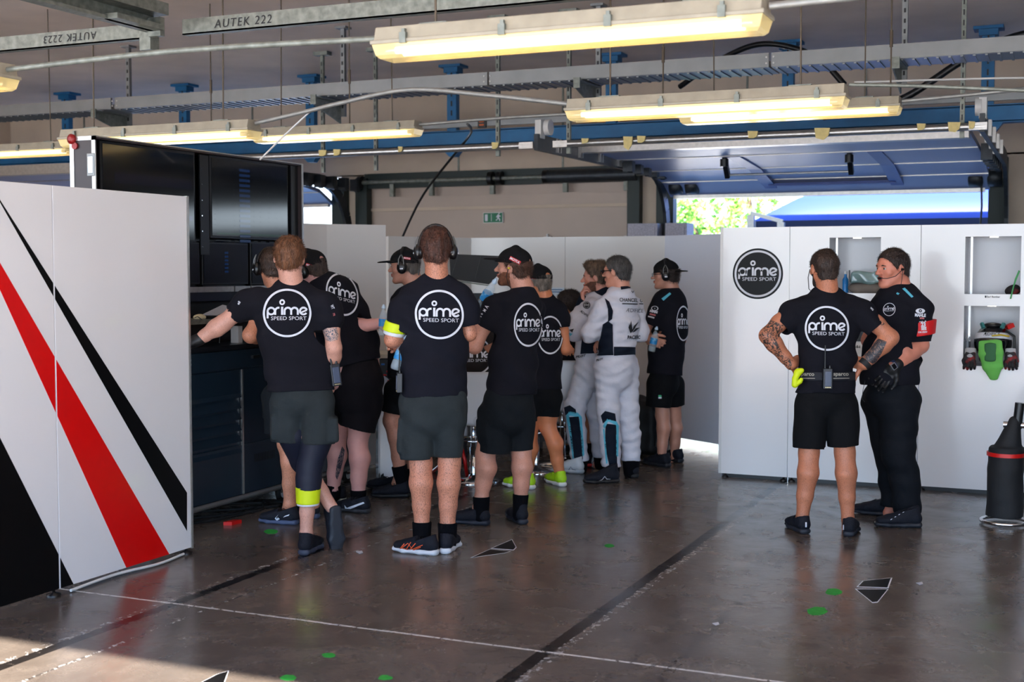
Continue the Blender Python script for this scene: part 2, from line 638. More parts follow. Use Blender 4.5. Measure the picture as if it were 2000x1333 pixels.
# floor: polished, stained concrete with saw-cut joints, worn tape lines, cracks and paint spots
def floor_material():
    m = bpy.data.materials.new('polished_concrete_floor')
    m.use_nodes = True
    n, l = m.node_tree.nodes, m.node_tree.links
    p = n['Principled BSDF']
    tc = n.new('ShaderNodeTexCoord')
    sx = n.new('ShaderNodeSeparateXYZ')
    l.new(tc.outputs['Object'], sx.inputs[0])
    def noise(scale, detail=6, rough=.6, dist=0.0):
        q = n.new('ShaderNodeTexNoise')
        q.inputs['Scale'].default_value = scale; q.inputs['Detail'].default_value = detail
        q.inputs['Roughness'].default_value = rough; q.inputs['Distortion'].default_value = dist
        l.new(tc.outputs['Object'], q.inputs['Vector'])
        return q.outputs['Fac']
    def mth(op, a, b=None, c=None):
        q = n.new('ShaderNodeMath'); q.operation = op
        for i, x in enumerate((a, b, c)):
            if x is None: continue
            if isinstance(x, (int, float)): q.inputs[i].default_value = x
            else: l.new(x, q.inputs[i])
        return q.outputs[0]
    def ramp(f, a, b, ca, cb):
        q = n.new('ShaderNodeValToRGB'); e = q.color_ramp.elements
        e[0].position, e[1].position, e[0].color, e[1].color = a, b, ca, cb
        l.new(f, q.inputs[0]); return q.outputs[0]
    def mix(f, a, b):
        q = n.new('ShaderNodeMix'); q.data_type = 'RGBA'
        l.new(f, q.inputs[0])
        for i, x in ((6, a), (7, b)):
            if isinstance(x, tuple): q.inputs[i].default_value = x
            else: l.new(x, q.inputs[i])
        return q.outputs[2]
    g = lambda c: (*s2l(c), 1)
    base = ramp(noise(.9, 7, .65, .6), .3, .7, g((72, 64, 58)), g((116, 106, 97)))
    base = mix(ramp(noise(5, 8, .7, .4), .40, .75, (0, 0, 0, 1), (.45, .45, .45, 1)), base, g((74, 64, 56)))
    base = mix(ramp(noise(34, 5, .7), .58, .78, (0, 0, 0, 1), (.45, .45, .45, 1)), base, g((52, 44, 40)))
    base = mix(ramp(noise(2.3, 8, .75, 1.2), .58, .78, (0, 0, 0, 1), (.2, .2, .2, 1)), base, g((168, 156, 142)))
    wob = mth('MULTIPLY', mth('SUBTRACT', noise(3, 3), .5), .02)
    X, Y = mth('ADD', sx.outputs[0], wob), mth('ADD', sx.outputs[1], wob)
    grit = noise(26, 4, .8)
    def line(ax, at, w, col, lo=.0, y0=None, y1=None):
        nonlocal base
        f = mth('LESS_THAN', mth('ABSOLUTE', mth('SUBTRACT', ax, at)), w)
        if lo: f = mth('MULTIPLY', f, mth('GREATER_THAN', grit, lo))
        if y0 is not None:
            o = Y if ax is X else X
            f = mth('MULTIPLY', f, mth('MULTIPLY', mth('GREATER_THAN', o, y0), mth('LESS_THAN', o, y1)))
        base = mix(f, base, g(col))
    for x in (-7.9, -3.98, -2.0, 0.0): line(X, x + (.05 if x == -3.98 else 0), .032, (30, 27, 26), .36)
    for x in (-4.03, -2.0): line(X, x + .05, .022, (170, 168, 166), .56)
    line(X, -3.72, .006, (60, 54, 50))
    line(X, -3.72, .010, (200, 198, 192), .56)
    for y in (4.9, 8.34, 11.8): line(Y, y, .009, (34, 30, 28))
    line(Y, 4.9, .009, (206, 204, 200), .42)
    line(X, -1.45, .022, (56, 50, 46), .5)
    # crack
    q = n.new('ShaderNodeTexNoise'); q.noise_dimensions = '1D'
    q.inputs['Scale'].default_value = 2.2; q.inputs['Detail'].default_value = 7; q.inputs['Roughness'].default_value = .72
    l.new(sx.outputs[1], q.inputs['W'])
    cx = mth('ADD', mth('MULTIPLY', mth('SUBTRACT', q.outputs['Fac'], .5), .5), mth('ADD', mth('MULTIPLY', sx.outputs[1], .03), -1.78))
    f = mth('LESS_THAN', mth('ABSOLUTE', mth('SUBTRACT', sx.outputs[0], cx)), .0045)
    f = mth('MULTIPLY', f, mth('MULTIPLY', mth('GREATER_THAN', sx.outputs[1], 4.5), mth('LESS_THAN', sx.outputs[1], 7.6)))
    base = mix(f, base, g((38, 34, 32)))
    l.new(base, p.inputs['Base Color'])
    rg = ramp(noise(3.2, 7, .7, .5), .3, .75, (.15, .15, .15, 1), (.36, .36, .36, 1))
    l.new(rg, p.inputs['Roughness'])
    p.inputs['Specular IOR Level'].default_value = .62
    b = n.new('ShaderNodeBump'); b.inputs['Strength'].default_value = .06; b.inputs['Distance'].default_value = .01
    l.new(noise(30, 5), b.inputs['Height']); l.new(b.outputs[0], p.inputs['Normal'])
    return m

# ================================================================== the shell
XL, XR, YB, ZC = -15.5, 6.5, 15.5, 4.0
fm = floor_material()
o = MB().box((0, 0, -.12), (1, 1, 0)); o.v = [(XL + a * (XR - XL), -.3 + b * (YB + .6), c) for a, b, c in o.v]
fo = struct(o.build('floor', fm))
for v in fo.data.vertices: v.co += fo.location
fo.location = (0, 0, 0); LOC['floor'] = V3(0, 0, 0)
# the concrete slabs overhead, with a shallow step between them
o = MB().box((XL, -.3, ZC + .06), (XR, 6.6, ZC + .3)).box((XL, 6.6, ZC), (XR, YB + .3, ZC + .3))
struct(o.build('ceiling', M_ceil))
struct(MB().box((XL - .2, -.3, 0), (XL, YB + .3, ZC)).build('wall_left', M_wall))
struct(MB().box((XR, -.3, 0), (XR + .2, YB + .3, ZC)).build('wall_right', mat('dark_grey_wall', (84, 82, 82), .8)))
struct(MB().box((XL, -.25, LINTEL_Z), (XR, 0.0, ZC + 1.2)).build('wall_front', M_wall))
# back wall: piers between the doors and the wall over them
o = MB()
for a, b in ((XL, -13.6), (-9.42, -8.98), (-5.12, -4.66), (-.88, -.42)): o.box((a, YB, 0), (b, YB + .3, 2.92))
o.box((XL, YB, 2.9), (XR, YB + .3, ZC))
struct(o.build('wall_back', M_wall))
for i, x in enumerate((-14.0, -10.9, -7.6, -6.1, -3.7, -2.3, .3)):
    struct(MB().box((x - .012, YB - .012, 2.92), (x + .012, YB + .004, ZC)).build('trim_%d' % (i + 1), M_galvd))
# dark steel door frames
o = MB()
for a, b in ((-9.5, -9.3), (-9.12, -8.94), (-5.18, -5.02), (-4.8, -4.58), (-.92, -.72)): o.box((a, YB - .14, 0), (b, YB, 2.86))
o.box((-9.0, YB - .1, 2.72), (-5.1, YB, 2.92))
struct(o.build('trim_8', M_green))
# middle sectional door, shut
o = MB()
for i in range(6):
    z0 = .02 + i * .485
    o.box((-8.98, YB + .02, z0), (-5.12, YB + .07, z0 + .476))
    for j in range(2): o.box((-8.98, YB + .012, z0 + .15 + j * .16), (-5.12, YB + .03, z0 + .158 + j * .16))
o.box((-8.98, YB + .05, 0), (-5.12, YB + .07, 2.92))
d1 = struct(o.build('door_1', M_beige))
o = MB()
for z in (2.43, 1.96): o.box((-8.98, YB - .02, z - .02), (-5.12, YB + .03, z + .02))
o.build('rail', M_wall, d1)
for x in (-8.9, -7.75, -6.3, -5.2):
    for z in (2.02,): MB().box((x - .05, YB - .05, z - .02), (x + .05, YB + .02, z + .015)).box((x - .012, YB - .05, z), (x + .012, YB - .02, z + .05)).build('hinge', M_wplain, d1)
struct(MB().box((-.44, YB + .02, 2.5), (3.2, YB + .07, 2.92)).box((3.2, YB, 0), (6.5, YB + .3, 2.92)).build('door_4', mat('dark_grey_door', (60, 60, 66), .6)))
# exit sign on the door
sg = empty('exit_sign', (-7.09, YB - .02, 2.23), 'small green emergency exit sign with running figure on the closed beige door', 'sign')
MB().box((-7.235, YB - .012, 2.225), (-6.945, YB + .01, 2.365)).build('plate', M_wplain, sg)
MB().box((-7.225, YB - .016, 2.233), (-6.955, YB - .012, 2.357)).build('green_field', mat('sign_green', (12, 112, 76), .5), sg)
o = MB().box((-7.205, YB - .019, 2.25), (-7.165, YB - .016, 2.34)).box((-7.115, YB - .019, 2.25), (-7.109, YB - .016, 2.345))
man = [(.0, .045), (.012, .03), (.03, .022), (.03, .012), (.012, .014), (.008, 0), (.026, -.018), (.022, -.04), (.012, -.04), (.012, -.022), (-.008, -.01), (-.014, -.03), (-.034, -.034), (-.034, -.024), (-.018, -.02), (-.01, .014), (-.022, .004), (-.03, .008), (-.014, .03)]
o.prism([(-7.01 + a * 1.1, YB - .016, 2.293 + b * 1.1) for a, b in man], (0, -.003, 0))
o.lathe((-7.0, YB - .016, 2.349), [(.0085, 0), (.0085, .003)], (0, -1, 0), 12)
o.build('running_figure', M_white, sg)
# raised doors on their tracks (right: in full view; left: a strip of it)
def raised_door(n, x0, x1, wicket, mt):
    prof = [(12.25, 2.83), (13.3, 2.80), (14.3, 2.745), (14.95, 2.66), (15.32, 2.50)]
    o = MB()
    for (ya, za), (yb, zb) in zip(prof, prof[1:]):
        o.prism([(x0, ya + .01, za), (x0, yb - .01, zb), (x0, yb - .01, zb + .05), (x0, ya + .01, za + .05)], (x1 - x0, 0, 0))
    d = struct(o.build('door_%d' % n, mt))
    MB().box((x0, 12.13, 2.78), (x1, 12.27, 2.90)).build('end_profile', M_alu, d)
    MB().bar(((x0 + .05), 15.30, 2.50), ((x1 - .05), 15.30, 2.50), .06, .05).build('bottom_profile', M_alu, d)
    for (ya, za) in prof[1:-1]: MB().bar((x0, ya, za - .004), (x1, ya, za - .004), .025, .012).build('joint_strip', M_alu, d)
    if wicket:
        fr = MB()
        bl = mat('blue_wicket_frame', (44, 70, 140), .4)
        for xa in (x0 + 1.28, x0 + 2.72):
            fr.bar((xa, 13.3, 2.795), (xa, 14.3, 2.735), .14, .02).bar((xa, 14.3, 2.735), (xa, 15.2, 2.57), .14, .02)
        fr.bar((x0 + 1.28, 15.05, 2.60), (x0 + 2.72, 15.05, 2.60), .14, .03)
        fr.build('wicket_frame', bl, d)
        h = MB().tube([(x0 + 1.15, 13.6, 2.62), (x0 + 2.45, 13.6, 2.62)], .014, 8)
        h = h.build('push_bar', M_alu, d)
        for xa in (x0 + 1.15, x0 + 2.45):
            MB().bar((xa, 13.6, 2.60), (xa + .0, 13.45, 2.79), .05, .06).lathe((xa, 13.45, 2.70), [(.045, 0), (.045, .08)]).build('bar_bracket', M_black, d)
    return d
M_bdoor = mat('grey_blue_door_paint', (132, 142, 176), .4, var=.06, scale=2, bump=.03, bscale=20)  # grey-blue base tone with slight variation on the raised doors
raised_door(2, -4.6, -.9, True, M_bdoor)
raised_door(3, -13.4, -9.45, False, M_bdoor)

# ------------------------------------------------------------------ outside
gr = MB().box((-60, -30, -.14), (40, -.3, -.02)).build('ground', mat('pale_asphalt', (206, 200, 190), .9, var=.1, scale=3, bump=.2))
struct(gr)
struct(MB().box((-60, YB + .3, -.14), (50, 60, -.02)).build('ground', mat('pale_asphalt', (206, 200, 190), .9)))

# ------------------------------------------------------------------ tracks, spring shaft and operators of the doors (building fittings)
def track(x, lab, side):
    t = empty('door_track', (x, 11.1, 0), lab, 'door track', 'door tracks under the ceiling')
    o = MB()
    o.bar((x, 11.05, 2.79), (x, 14.5, 2.79), .04, .15)
    pts = [(x, 14.5 + .75 * math.sin(a), 2.79 - .75 + .75 * math.cos(a)) for a in [math.pi / 2 * i / 8 for i in range(9)]]
    for p, q in zip(pts, pts[1:]): o.bar(p, q, .04, .15, (0, .3, 1))
    o.bar((x, 15.25, 2.05), (x, 15.25, .1), .04, .15, (0, 1, 0))
    o.build('rail', M_dsteel, t)
    for y in (11.5, 12.1, 12.7, 13.3): MB().box((x - .045, y, 2.73), (x + .045, y + .02, 2.86)).box((x - .045, y + .07, 2.73), (x + .045, y + .09, 2.86)).build('clip', M_alu, t)
    for i in range(7):
        y = 13.4 + i * .3
        MB().box((x + side * .05, y, 2.68), (x + side * .16, y + .10, 2.84)).lathe((x + side * .1, y + .05, 2.70), [(.035, 0), (.035, .05)], (1, 0, 0), 10).build('roller', M_dsteel, t)
    MB().lathe((x + side * .06, 11.15, 2.93), [(.075, 0), (.075, .05)], (1, 0, 0)).box((x - .03, 11.1, 2.83), (x + .03, 11.2, 3.0)).build('end_pulley', M_wplain, t)
    return t
track(-4.62, 'dark steel door track curving down at the pier between the middle and right doors', 1)
track(-.72, 'dark steel door track curving down at the far right of the open door', -1)
track(-9.16, 'dark steel door track curving down left of the closed beige door', 1)
sh = empty('spring_shaft', (-7.1, 15.3, 2.8), 'long torsion spring shaft mounted above the closed beige door', 'spring shaft')
MB().tube([(-9.1, 15.34, 2.80), (-5.0, 15.34, 2.80)], .028, 10).build('shaft', M_galvd, sh)
MB().tube([(-6.25, 15.34, 2.80), (-5.05, 15.34, 2.80)], .085, 14).build('spring', M_dsteel, sh)
for x in (-6.3, -6.95, -7.08, -9.05): MB().lathe((x, 15.34, 2.80), [(.09, 0), (.09, .06)], (1, 0, 0), 14).build('collar', M_black, sh)
for x in (-8.55, -7.95, -7.05, -6.02, -5.2): MB().box((x - .03, 15.36, 2.60), (x + .03, 15.42, 2.80)).build('bracket', M_galvd, sh)
for x, la in ((-4.55, 'dark door cable drum at the left end of the open door'), (-1.12, 'dark door cable drum at the right end of the open door')):
    t = empty('cable_drum', (x, 15.2, 2.45), la, 'cable drum', 'door cable drums')
    for k in (0, .2): MB().lathe((x + k, 15.12, 2.62), [(.05, 0), (.1, .01), (.1, .15), (.05, .16)], (1, 0, 0), 18).build('drum', M_dsteel, t)
tag(MB().tube([(-.98, 15.1, 2.6), (-.97, 15.1, 2.3), (-.99, 15.08, 1.9)], .012, 6).build('pull_cord', M_black), 'black pull cord hanging below the right cable drum', 'cord')
for i, (x0, x1) in enumerate(((-5.1, -4.62), (-4.62, -4.25))):
    tag(MB().box((x0 + .05, 15.0, 1.9), (x1 - .05, 15.3, 2.17)).box((x0 + .1, 14.99, 1.95), (x1 - .08, 15.0, 2.12)).build('wall_box', mat('pale_perforated_box', (176, 172, 184), .5, var=.2, scale=60)), ['pale grey perforated box against the pier, left of its pair', 'pale grey perforated box against the pier, right of its pair, beside the open door'][i], 'box', 'pale boxes on the pier')

# ------------------------------------------------------------------ tent, trees beyond the open door
tn = empty('canopy_tent', (-1.6, 21, 0), 'blue peaked canopy tent standing outside the open door', 'tent')
mt = mat('blue_tent_fabric', (50, 66, 146), .6)
mn = mat('navy_tent_valance', (11, 15, 42), .7)
y0, y1, x0, x1, zt, zp = 18.2, 23.2, -4.25, 1.0, 2.30, 3.5
o = MB()
N = 10
def tz(a, b): return zt + (zp - zt) * (1 - max(abs(a), abs(b))) ** 0.8
vs = [(x0 + (x1 - x0) * (i / N), y0 + (y1 - y0) * (j / N), tz(2 * i / N - 1, 2 * j / N - 1)) for j in range(N + 1) for i in range(N + 1)]
o.add(vs, [(j * (N + 1) + i, j * (N + 1) + i + 1, (j + 1) * (N + 1) + i + 1, (j + 1) * (N + 1) + i) for j in range(N) for i in range(N)], 0, True)
o = o.build('roof_cloth', mt, tn)
so = o.modifiers.new('thickness', 'SOLIDIFY'); so.thickness = .01
MB().box((x0, y0, zt - .42), (x1, y0 + .02, zt)).box((x0, y1, zt - .42), (x1, y1 + .02, zt)).box((x0, y0, zt - .42), (x0 + .02, y1, zt)).box((x1, y0, zt - .42), (x1 + .02, y1, zt)).build('valance', mn, tn)
for a, b in ((x0, y0), (x1, y0), (x0, y1), (x1, y1)): MB().box((a - .03, b - .03, 0), (a + .05, b + .05, zt)).build('pole', M_alu, tn)
MB().box((x0 + .05, y1 - .1, .1), (x1 - .05, y1 - .06, zt - .2)).build('rear_wall', mn, tn)
tl_ = empty('trailer', (2.2, 18.5, 0), 'dark trailer parked outside, right of the blue tent', 'trailer')  # unseen dark mass added to block bright outdoors from the monitor reflection
MB().box((1.3, 17.4, .5), (6.0, 20, 2.28)).build('body', mat('dark_trailer_paint', (22, 26, 40), .5), tl_)
MB().box((1.3, 16.6, .0), (4.5, 16.7, 2.22)).build('side_screen', mat('dark_trailer_paint', (22, 26, 40), .5), tl_)
for x in (2.4, 4.8): MB().lathe((x, 17.5, .45), [(.2, 0), (.45, .02), (.45, .25), (.2, .27)], (0, -1, 0), 24).build('wheel', M_rubber, tl_)
fk = empty('tent_frame', (-3.85, 17.0, 0), 'silver folding frame standing left of the blue tent', 'frame')
for x in (-4.02, -3.62): MB().box((x, 16.9, 0), (x + .09, 16.98, 2.33 if x < -3.9 else 2.23)).build('post', M_alu, fk)
MB().bar((-3.98, 16.94, 2.36), (-3.55, 16.94, 2.24), .05, .05).build('rail', M_alu, fk)
def tree(c, r, h, lab, seed, leafm):
    t = empty('tree', (c[0], c[1], 0), lab, 'tree', 'trees outside the garage')
    rs = np.random.RandomState(seed)
    MB().tube([(c[0], c[1], 0), (c[0] + .1, c[1], h * .4), (c[0], c[1], h * .75)], [.16, .12, .05], 8).build('trunk', mat('bark', (84, 68, 52), .9), t)
    n = 2600
    d = rs.normal(size=(n, 3)); d /= np.linalg.norm(d, axis=1)[:, None]
    lump = 1 + .25 * np.sin(d @ np.array([4, 3, 5]) + seed) + .15 * np.sin(d @ np.array([-7, 6, 9]))
    P = d * (rs.uniform(.45, 1, n) ** .5 * lump)[:, None] * np.array([r, r, h * .42]) + np.array([c[0], c[1], h * .62])
    a = rs.normal(size=(n, 3)); a /= np.linalg.norm(a, axis=1)[:, None]
    b = np.cross(a, rs.normal(size=(n, 3))); b /= np.linalg.norm(b, axis=1)[:, None]
    s = rs.uniform(.05, .10, n)[:, None]
    v = np.stack([P - a * s, P - b * s * .5, P + a * s, P + b * s * .5], 1).reshape(-1, 3)
    raw('foliage', v, np.arange(n * 4).reshape(n, 4), leafm, t)
lf = mat('leaves', (128, 176, 70), .6, var=.35, scale=3)
tree((-7.55, 27.0), .75, 3.35, 'light green bushy tree outside, left in the open door', 1, lf)
tree((-7.1, 30), .62, 4.6, 'taller light green tree outside, next to the blue tent', 2, lf)
tree((-10.6, 36), .9, 3.3, 'pale green tree farthest behind, at the left edge of the open door', 3, lf)
tag(MB().box((-14, 24.0, 0), (9, 24.15, 1.6)).build('barrier_wall', M_wplain), 'low white wall outside behind the tent, seen under the panels', 'wall')  # added so the floor under the panels reflects white instead of foliage green
tag(MB().box((-6.4, 24.6, 2.25), (-4.9, 26, 2.33)).box((-6.3, 24.7, 0), (-6.2, 24.8, 2.3)).box((-5.1, 24.7, 0), (-5.0, 24.8, 2.3)).build('awning', mat('pale_aqua_awning', (150, 214, 220), .6)), 'pale aqua flat awning outside beneath the trees', 'awning')
# ================================================================== things under the ceiling
# strip lamps
def lamp(x0, y, z, label, end_clip=True):
    L = 1.57
    t = empty('strip_lamp', (x0 + L / 2, y, z - .06), label, 'ceiling lamp', 'fluorescent strip lamps')
    o = MB()
    sec = [(-.08, 0), (.08, 0), (.062, .062), (-.062, .062)]
    def sec3(x, s, k=1.0): return [(x, y + a * k, z + b) for a, b in s]
    A, B = sec3(x0, sec), sec3(x0 + L, sec)
    A2, B2 = sec3(x0 + .03, [(-.08, 0), (.08, 0), (.055, .062), (-.055, .062)]), None
    o.prism(sec3(x0 + .012, sec), (L - .024, 0, 0))
    o.box((x0, y - .088, z - .008), (x0 + L, y + .088, z + .008))
    o.build('housing', M_lamp, t, bevel=.004)
    o = MB()
    for zz0, zz1, w0, w1, e0, e1 in ((-.008, -.05, .08, .07, .006, .018), (-.05, -.062, .07, .055, .018, .03)):
        vs = [(x0 + e0, y - w0, z + zz0), (x0 + L - e0, y - w0, z + zz0), (x0 + L - e0, y + w0, z + zz0), (x0 + e0, y + w0, z + zz0),
              (x0 + e1, y - w1, z + zz1), (x0 + L - e1, y - w1, z + zz1), (x0 + L - e1, y + w1, z + zz1), (x0 + e1, y + w1, z + zz1)]
        f = [(0, 1, 5, 4), (1, 2, 6, 5), (2, 3, 7, 6), (3, 0, 4, 7)] + ([(4, 5, 6, 7)] if zz1 < -.06 else [])
        o.add(vs, f)
    o.build('diffuser', M_diff, t)
    for dy in (-.032, .032):
        MB().tube([(x0 + .09, y + dy, z - .028), (x0 + L - .09, y + dy, z - .028)], .014, 10).build('tube', M_tube, t)
        MB().tube([(x0 + .05, y + dy, z - .028), (x0 + .09, y + dy, z - .028)], .015, 10).tube([(x0 + L - .09, y + dy, z - .028), (x0 + L - .05, y + dy, z - .028)], .015, 10).build('tube_end', M_alu, t)
    for i in range(4):
        xc = x0 + .15 + i * (L - .3) / 3
        for s in (-1, 1): MB().box((xc - .014, y + s * .076, z - .012), (xc + .014, y + s * .094, z + .03)).box((xc - .007, y + s * .07, z + .02), (xc + .007, y + s * .088, z + .045)).build('clip', M_galvd, t)
    for xc in (x0 + .25, x0 + L - .25):
        MB().box((xc - .06, y - .03, z + .062), (xc + .06, y + .03, z + .072)).build('mount', M_galvd, t)
        MB().tube([(xc, y, z + .07), (xc + random.uniform(-.02, .02), y, ZC)], .005, 6).build('rod', M_rod, t)
    return t
M_tube = emat('lit_tube', (255, 232, 180), 2.2)
M_diff = gmat('lamp_diffuser', (255, 232, 160), .15, .5, .12)
lamp(-2.58, 4.55, 2.50, 'nearest big fluorescent strip lamp, lit, at the top centre right')
lamp(-2.68, 6.9, 2.51, 'lit strip lamp in the middle right, partly hiding one behind it')
lamp(-2.69, 9.2, 2.73, 'lit strip lamp farther back on the right, behind the middle one')
lamp(-6.40, 6.9, 2.50, 'lit strip lamp on the left, just above the screens')
lamp(-6.43, 9.2, 2.74, 'lit strip lamp left of centre, farther back above the blue beam')
lamp(-10.03, 9.2, 2.72, 'lit strip lamp at the left edge behind the flight case')
lamp(-6.13, 4.55, 2.50, 'strip lamp of which only the end shows at the far upper left')
# conduits between the lamps
M_cond = mat('grey_conduit', (150, 150, 146), .5, .5, var=.15, scale=20)
def conduit(pts, r, label, m=M_cond, name='conduit', cat='conduit', sub=8):
    P = [V3(*p) for p in pts]
    out = []
    for i in range(len(P) - 1):
        p0, p1, p2, p3 = P[max(i - 1, 0)], P[i], P[i + 1], P[min(i + 2, len(P) - 1)]
        for k in range(sub):
            t = k / sub
            out.append(.5 * (2 * p1 + (p2 - p0) * t + (2 * p0 - 5 * p1 + 4 * p2 - p3) * t * t + (3 * p1 - p0 - 3 * p2 + p3) * t ** 3))
    out.append(P[-1])
    return tag(MB().tube(out, r, 8).build(name, m), label, cat)
conduit([(-4.56, 4.55, 2.53), (-3.6, 4.55, 2.55), (-2.58, 4.55, 2.53)], .013, 'rusty straight conduit running into the left end of the nearest lamp', M_galvd)
conduit([(-1.01, 4.55, 2.53), (-.5, 4.6, 2.55), (.4, 4.7, 2.56)], .014, 'grey conduit leaving the right end of the nearest lamp')
conduit([(-4.83, 6.9, 2.54), (-4.42, 6.9, 2.60), (-4.2, 6.9, 2.635), (-3.72, 6.9, 2.69), (-3.2, 6.9, 2.63), (-2.68, 6.9, 2.55)], .014, 'pale flexible conduit arching between the middle two lamps')
conduit([(-1.11, 6.9, 2.57), (-.7, 7.0, 2.55), (-.1, 7.1, 2.50)], .010, 'thin dark conduit drooping from the right end of the middle lamp', M_galvd)
conduit([(-4.86, 9.2, 2.77), (-4.0, 9.2, 2.79), (-2.69, 9.2, 2.79)], .013, 'thin conduit linking the two farther lamps')
conduit([(-1.12, 9.2, 2.76), (-.5, 9.2, 2.79), (.2, 9.2, 2.84)], .013, 'thin conduit leaving the right end of the farther lamp')
conduit([(-5.3, 11.0, 2.98), (-5.55, 11.6, 3.0), (-5.9, 12.2, 2.96), (-6.6, 12.6, 2.45), (-7.0, 12.8, 1.95)], .013, 'black cable drooping behind the blue beam down to the white panels', M_black, 'cable', 'cable')
conduit([(-3.9, 13.3, 3.55), (-3.4, 13.0, 3.75), (-2.9, 12.8, 3.85), (-2.4, 12.8, 3.7), (-2.1, 12.8, 3.4)], .03, 'thick black hose looping behind the cable tray, right of centre', M_black, 'hose', 'hose')
conduit([(-2.3, 12.8, 3.1), (-1.6, 12.7, 3.2), (-1.0, 12.7, 3.55), (-.5, 12.7, 3.75), (.2, 12.8, 3.8)], .035, 'thick black hose rising toward the upper right', M_black, 'hose', 'hose')
conduit([(-1.6, 10.2, 3.05), (-.6, 10.2, 3.02), (.3, 10.2, 2.98)], .008, 'thin white cable stretched across at the upper right', M_wplain, 'cable', 'cable')
conduit([(-4.82, 6.93, 2.31), (-4.62, 6.92, 2.46), (-4.42, 6.91, 2.60)], .006, 'thin white rod slanting up above the screens', M_wplain, 'rod', 'rod')

# perforated cable tray on struts
tr = empty('cable_tray', (-5.3, 10.8, 3.3), 'long galvanised cable tray spanning the garage', 'cable tray')
for s, x0, x1 in ((0, -14.5, -9.2), (0, -9.15, -4.9), (0, -4.88, -2.35), (0, -2.33, 3.0)):
    o = MB().box((x0, 10.58, 3.27), (x1, 10.6, 3.38)).box((x0, 10.58, 3.38), (x1, 10.61, 3.385)).box((x0, 10.98, 3.27), (x1, 11.0, 3.38))
    o.build('side_rail', M_galv, tr)
    o = MB()
    o.box((x0, 10.6, 3.268), (x1, 10.98, 3.273))
    n = int((x1 - x0) / .09)
    for i in range(n): o.box((x0 + .03 + i * .09, 10.61, 3.258), (x0 + .05 + i * .09, 10.97, 3.268))
    o.build('ribbed_bottom', M_galv, tr)
for x in (-9.15, -4.9, -2.34):
    o = MB()
    for a in (-.03, .03):
        for b in (3.30, 3.35): o.lathe((x + a, 10.58, b), [(.008, 0), (.008, .006)], (0, -1, 0), 8)
    o.build('bolts', M_alu, tr)
labs = ['perforated strut and bracket at the far left of the cable tray', 'perforated strut with bracket left of centre on the cable tray', 'perforated strut with bracket right of centre, in front of the tray', 'perforated strut with bracket toward the right end of the tray']
for x, la in zip((-9.35, -6.68, -4.0, -1.33), labs):
    t = empty('tray_support', (x, 11.06, 3.2), la, 'bracket', 'supports of the cable tray')
    o = MB().box((x - .022, 11.02, 3.12), (x + .022, 11.06, ZC)).box((x - .06, 10.98, ZC - .02), (x + .06, 11.1, ZC))
    o.build('strut', M_galv, t)
    o = MB()
    for i in range(9): o.box((x - .008, 11.015, 3.2 + i * .085), (x + .008, 11.022, 3.235 + i * .085))
    o.build('slots', M_black, t)
    MB().prism([(x - .03, 10.5, 3.25), (x - .03, 11.02, 3.25), (x - .03, 11.02, 3.05), (x - .03, 10.5, 3.19)], (.012, 0, 0)).box((x - .03, 10.5, 3.245), (x + .03, 11.02, 3.255)).box((x - .03, 10.48, 3.18), (x + .03, 10.5, 3.27)).build('arm', M_galvd, t)
for x, y, la in ((-7.65, 12.2, 'grey perforated hanger dropping from ceiling, left of its close neighbour'), (-6.98, 12.2, 'grey plain hanger dropping from ceiling, just left of the blue post'), (-4.33, 11.15, 'galvanised slotted hanger carrying the taped rail near the centre'), (-5.05, 11.15, 'galvanised slotted hanger at the near end of the dark track'), (-.88, 11.15, 'galvanised slotted hanger at the right end of the taped rail')):
    t = empty('hanger', (x, y, 2.7), la, 'hanger', 'slotted hangers')
    MB().box((x - .018, y - .018, 2.68), (x + .018, y + .018, ZC)).build('bar', M_galvd, t)
    MB().box((x - .09, y - .05, ZC - .04), (x + .09, y + .05, ZC)).build('ceiling_plate', M_galvd, t)
    o = MB()
    for i in range(14): o.box((x - .006, y - .022, 2.74 + i * .085), (x + .006, y - .017, 2.785 + i * .085))
    o.build('slots', M_black, t)
# threaded rods
for x, y, z, la in ((-7.2, 9.6, 2.85, 'thin threaded rod above the screens, left of centre'), (-5.75, 9.6, 2.85, 'thin threaded rod above the lamp left of centre'), (-2.95, 9.6, 2.85, 'thin threaded rod hanging behind the nearest lamp'), (-1.25, 9.6, 2.85, 'thin threaded rod hanging at the upper right'), (-9.6, 11.3, 2.9, 'thin threaded rod at the far upper left')):
    t = empty('threaded_rod', (x, y, z), la, 'rod', 'thin threaded rods')
    MB().tube([(x, y, z), (x, y, ZC)], .006, 6).build('rod', M_rod, t)
    MB().lathe((x, y, z + .35), [(.012, 0), (.012, .12)]).build('turnbuckle', M_rod, t)

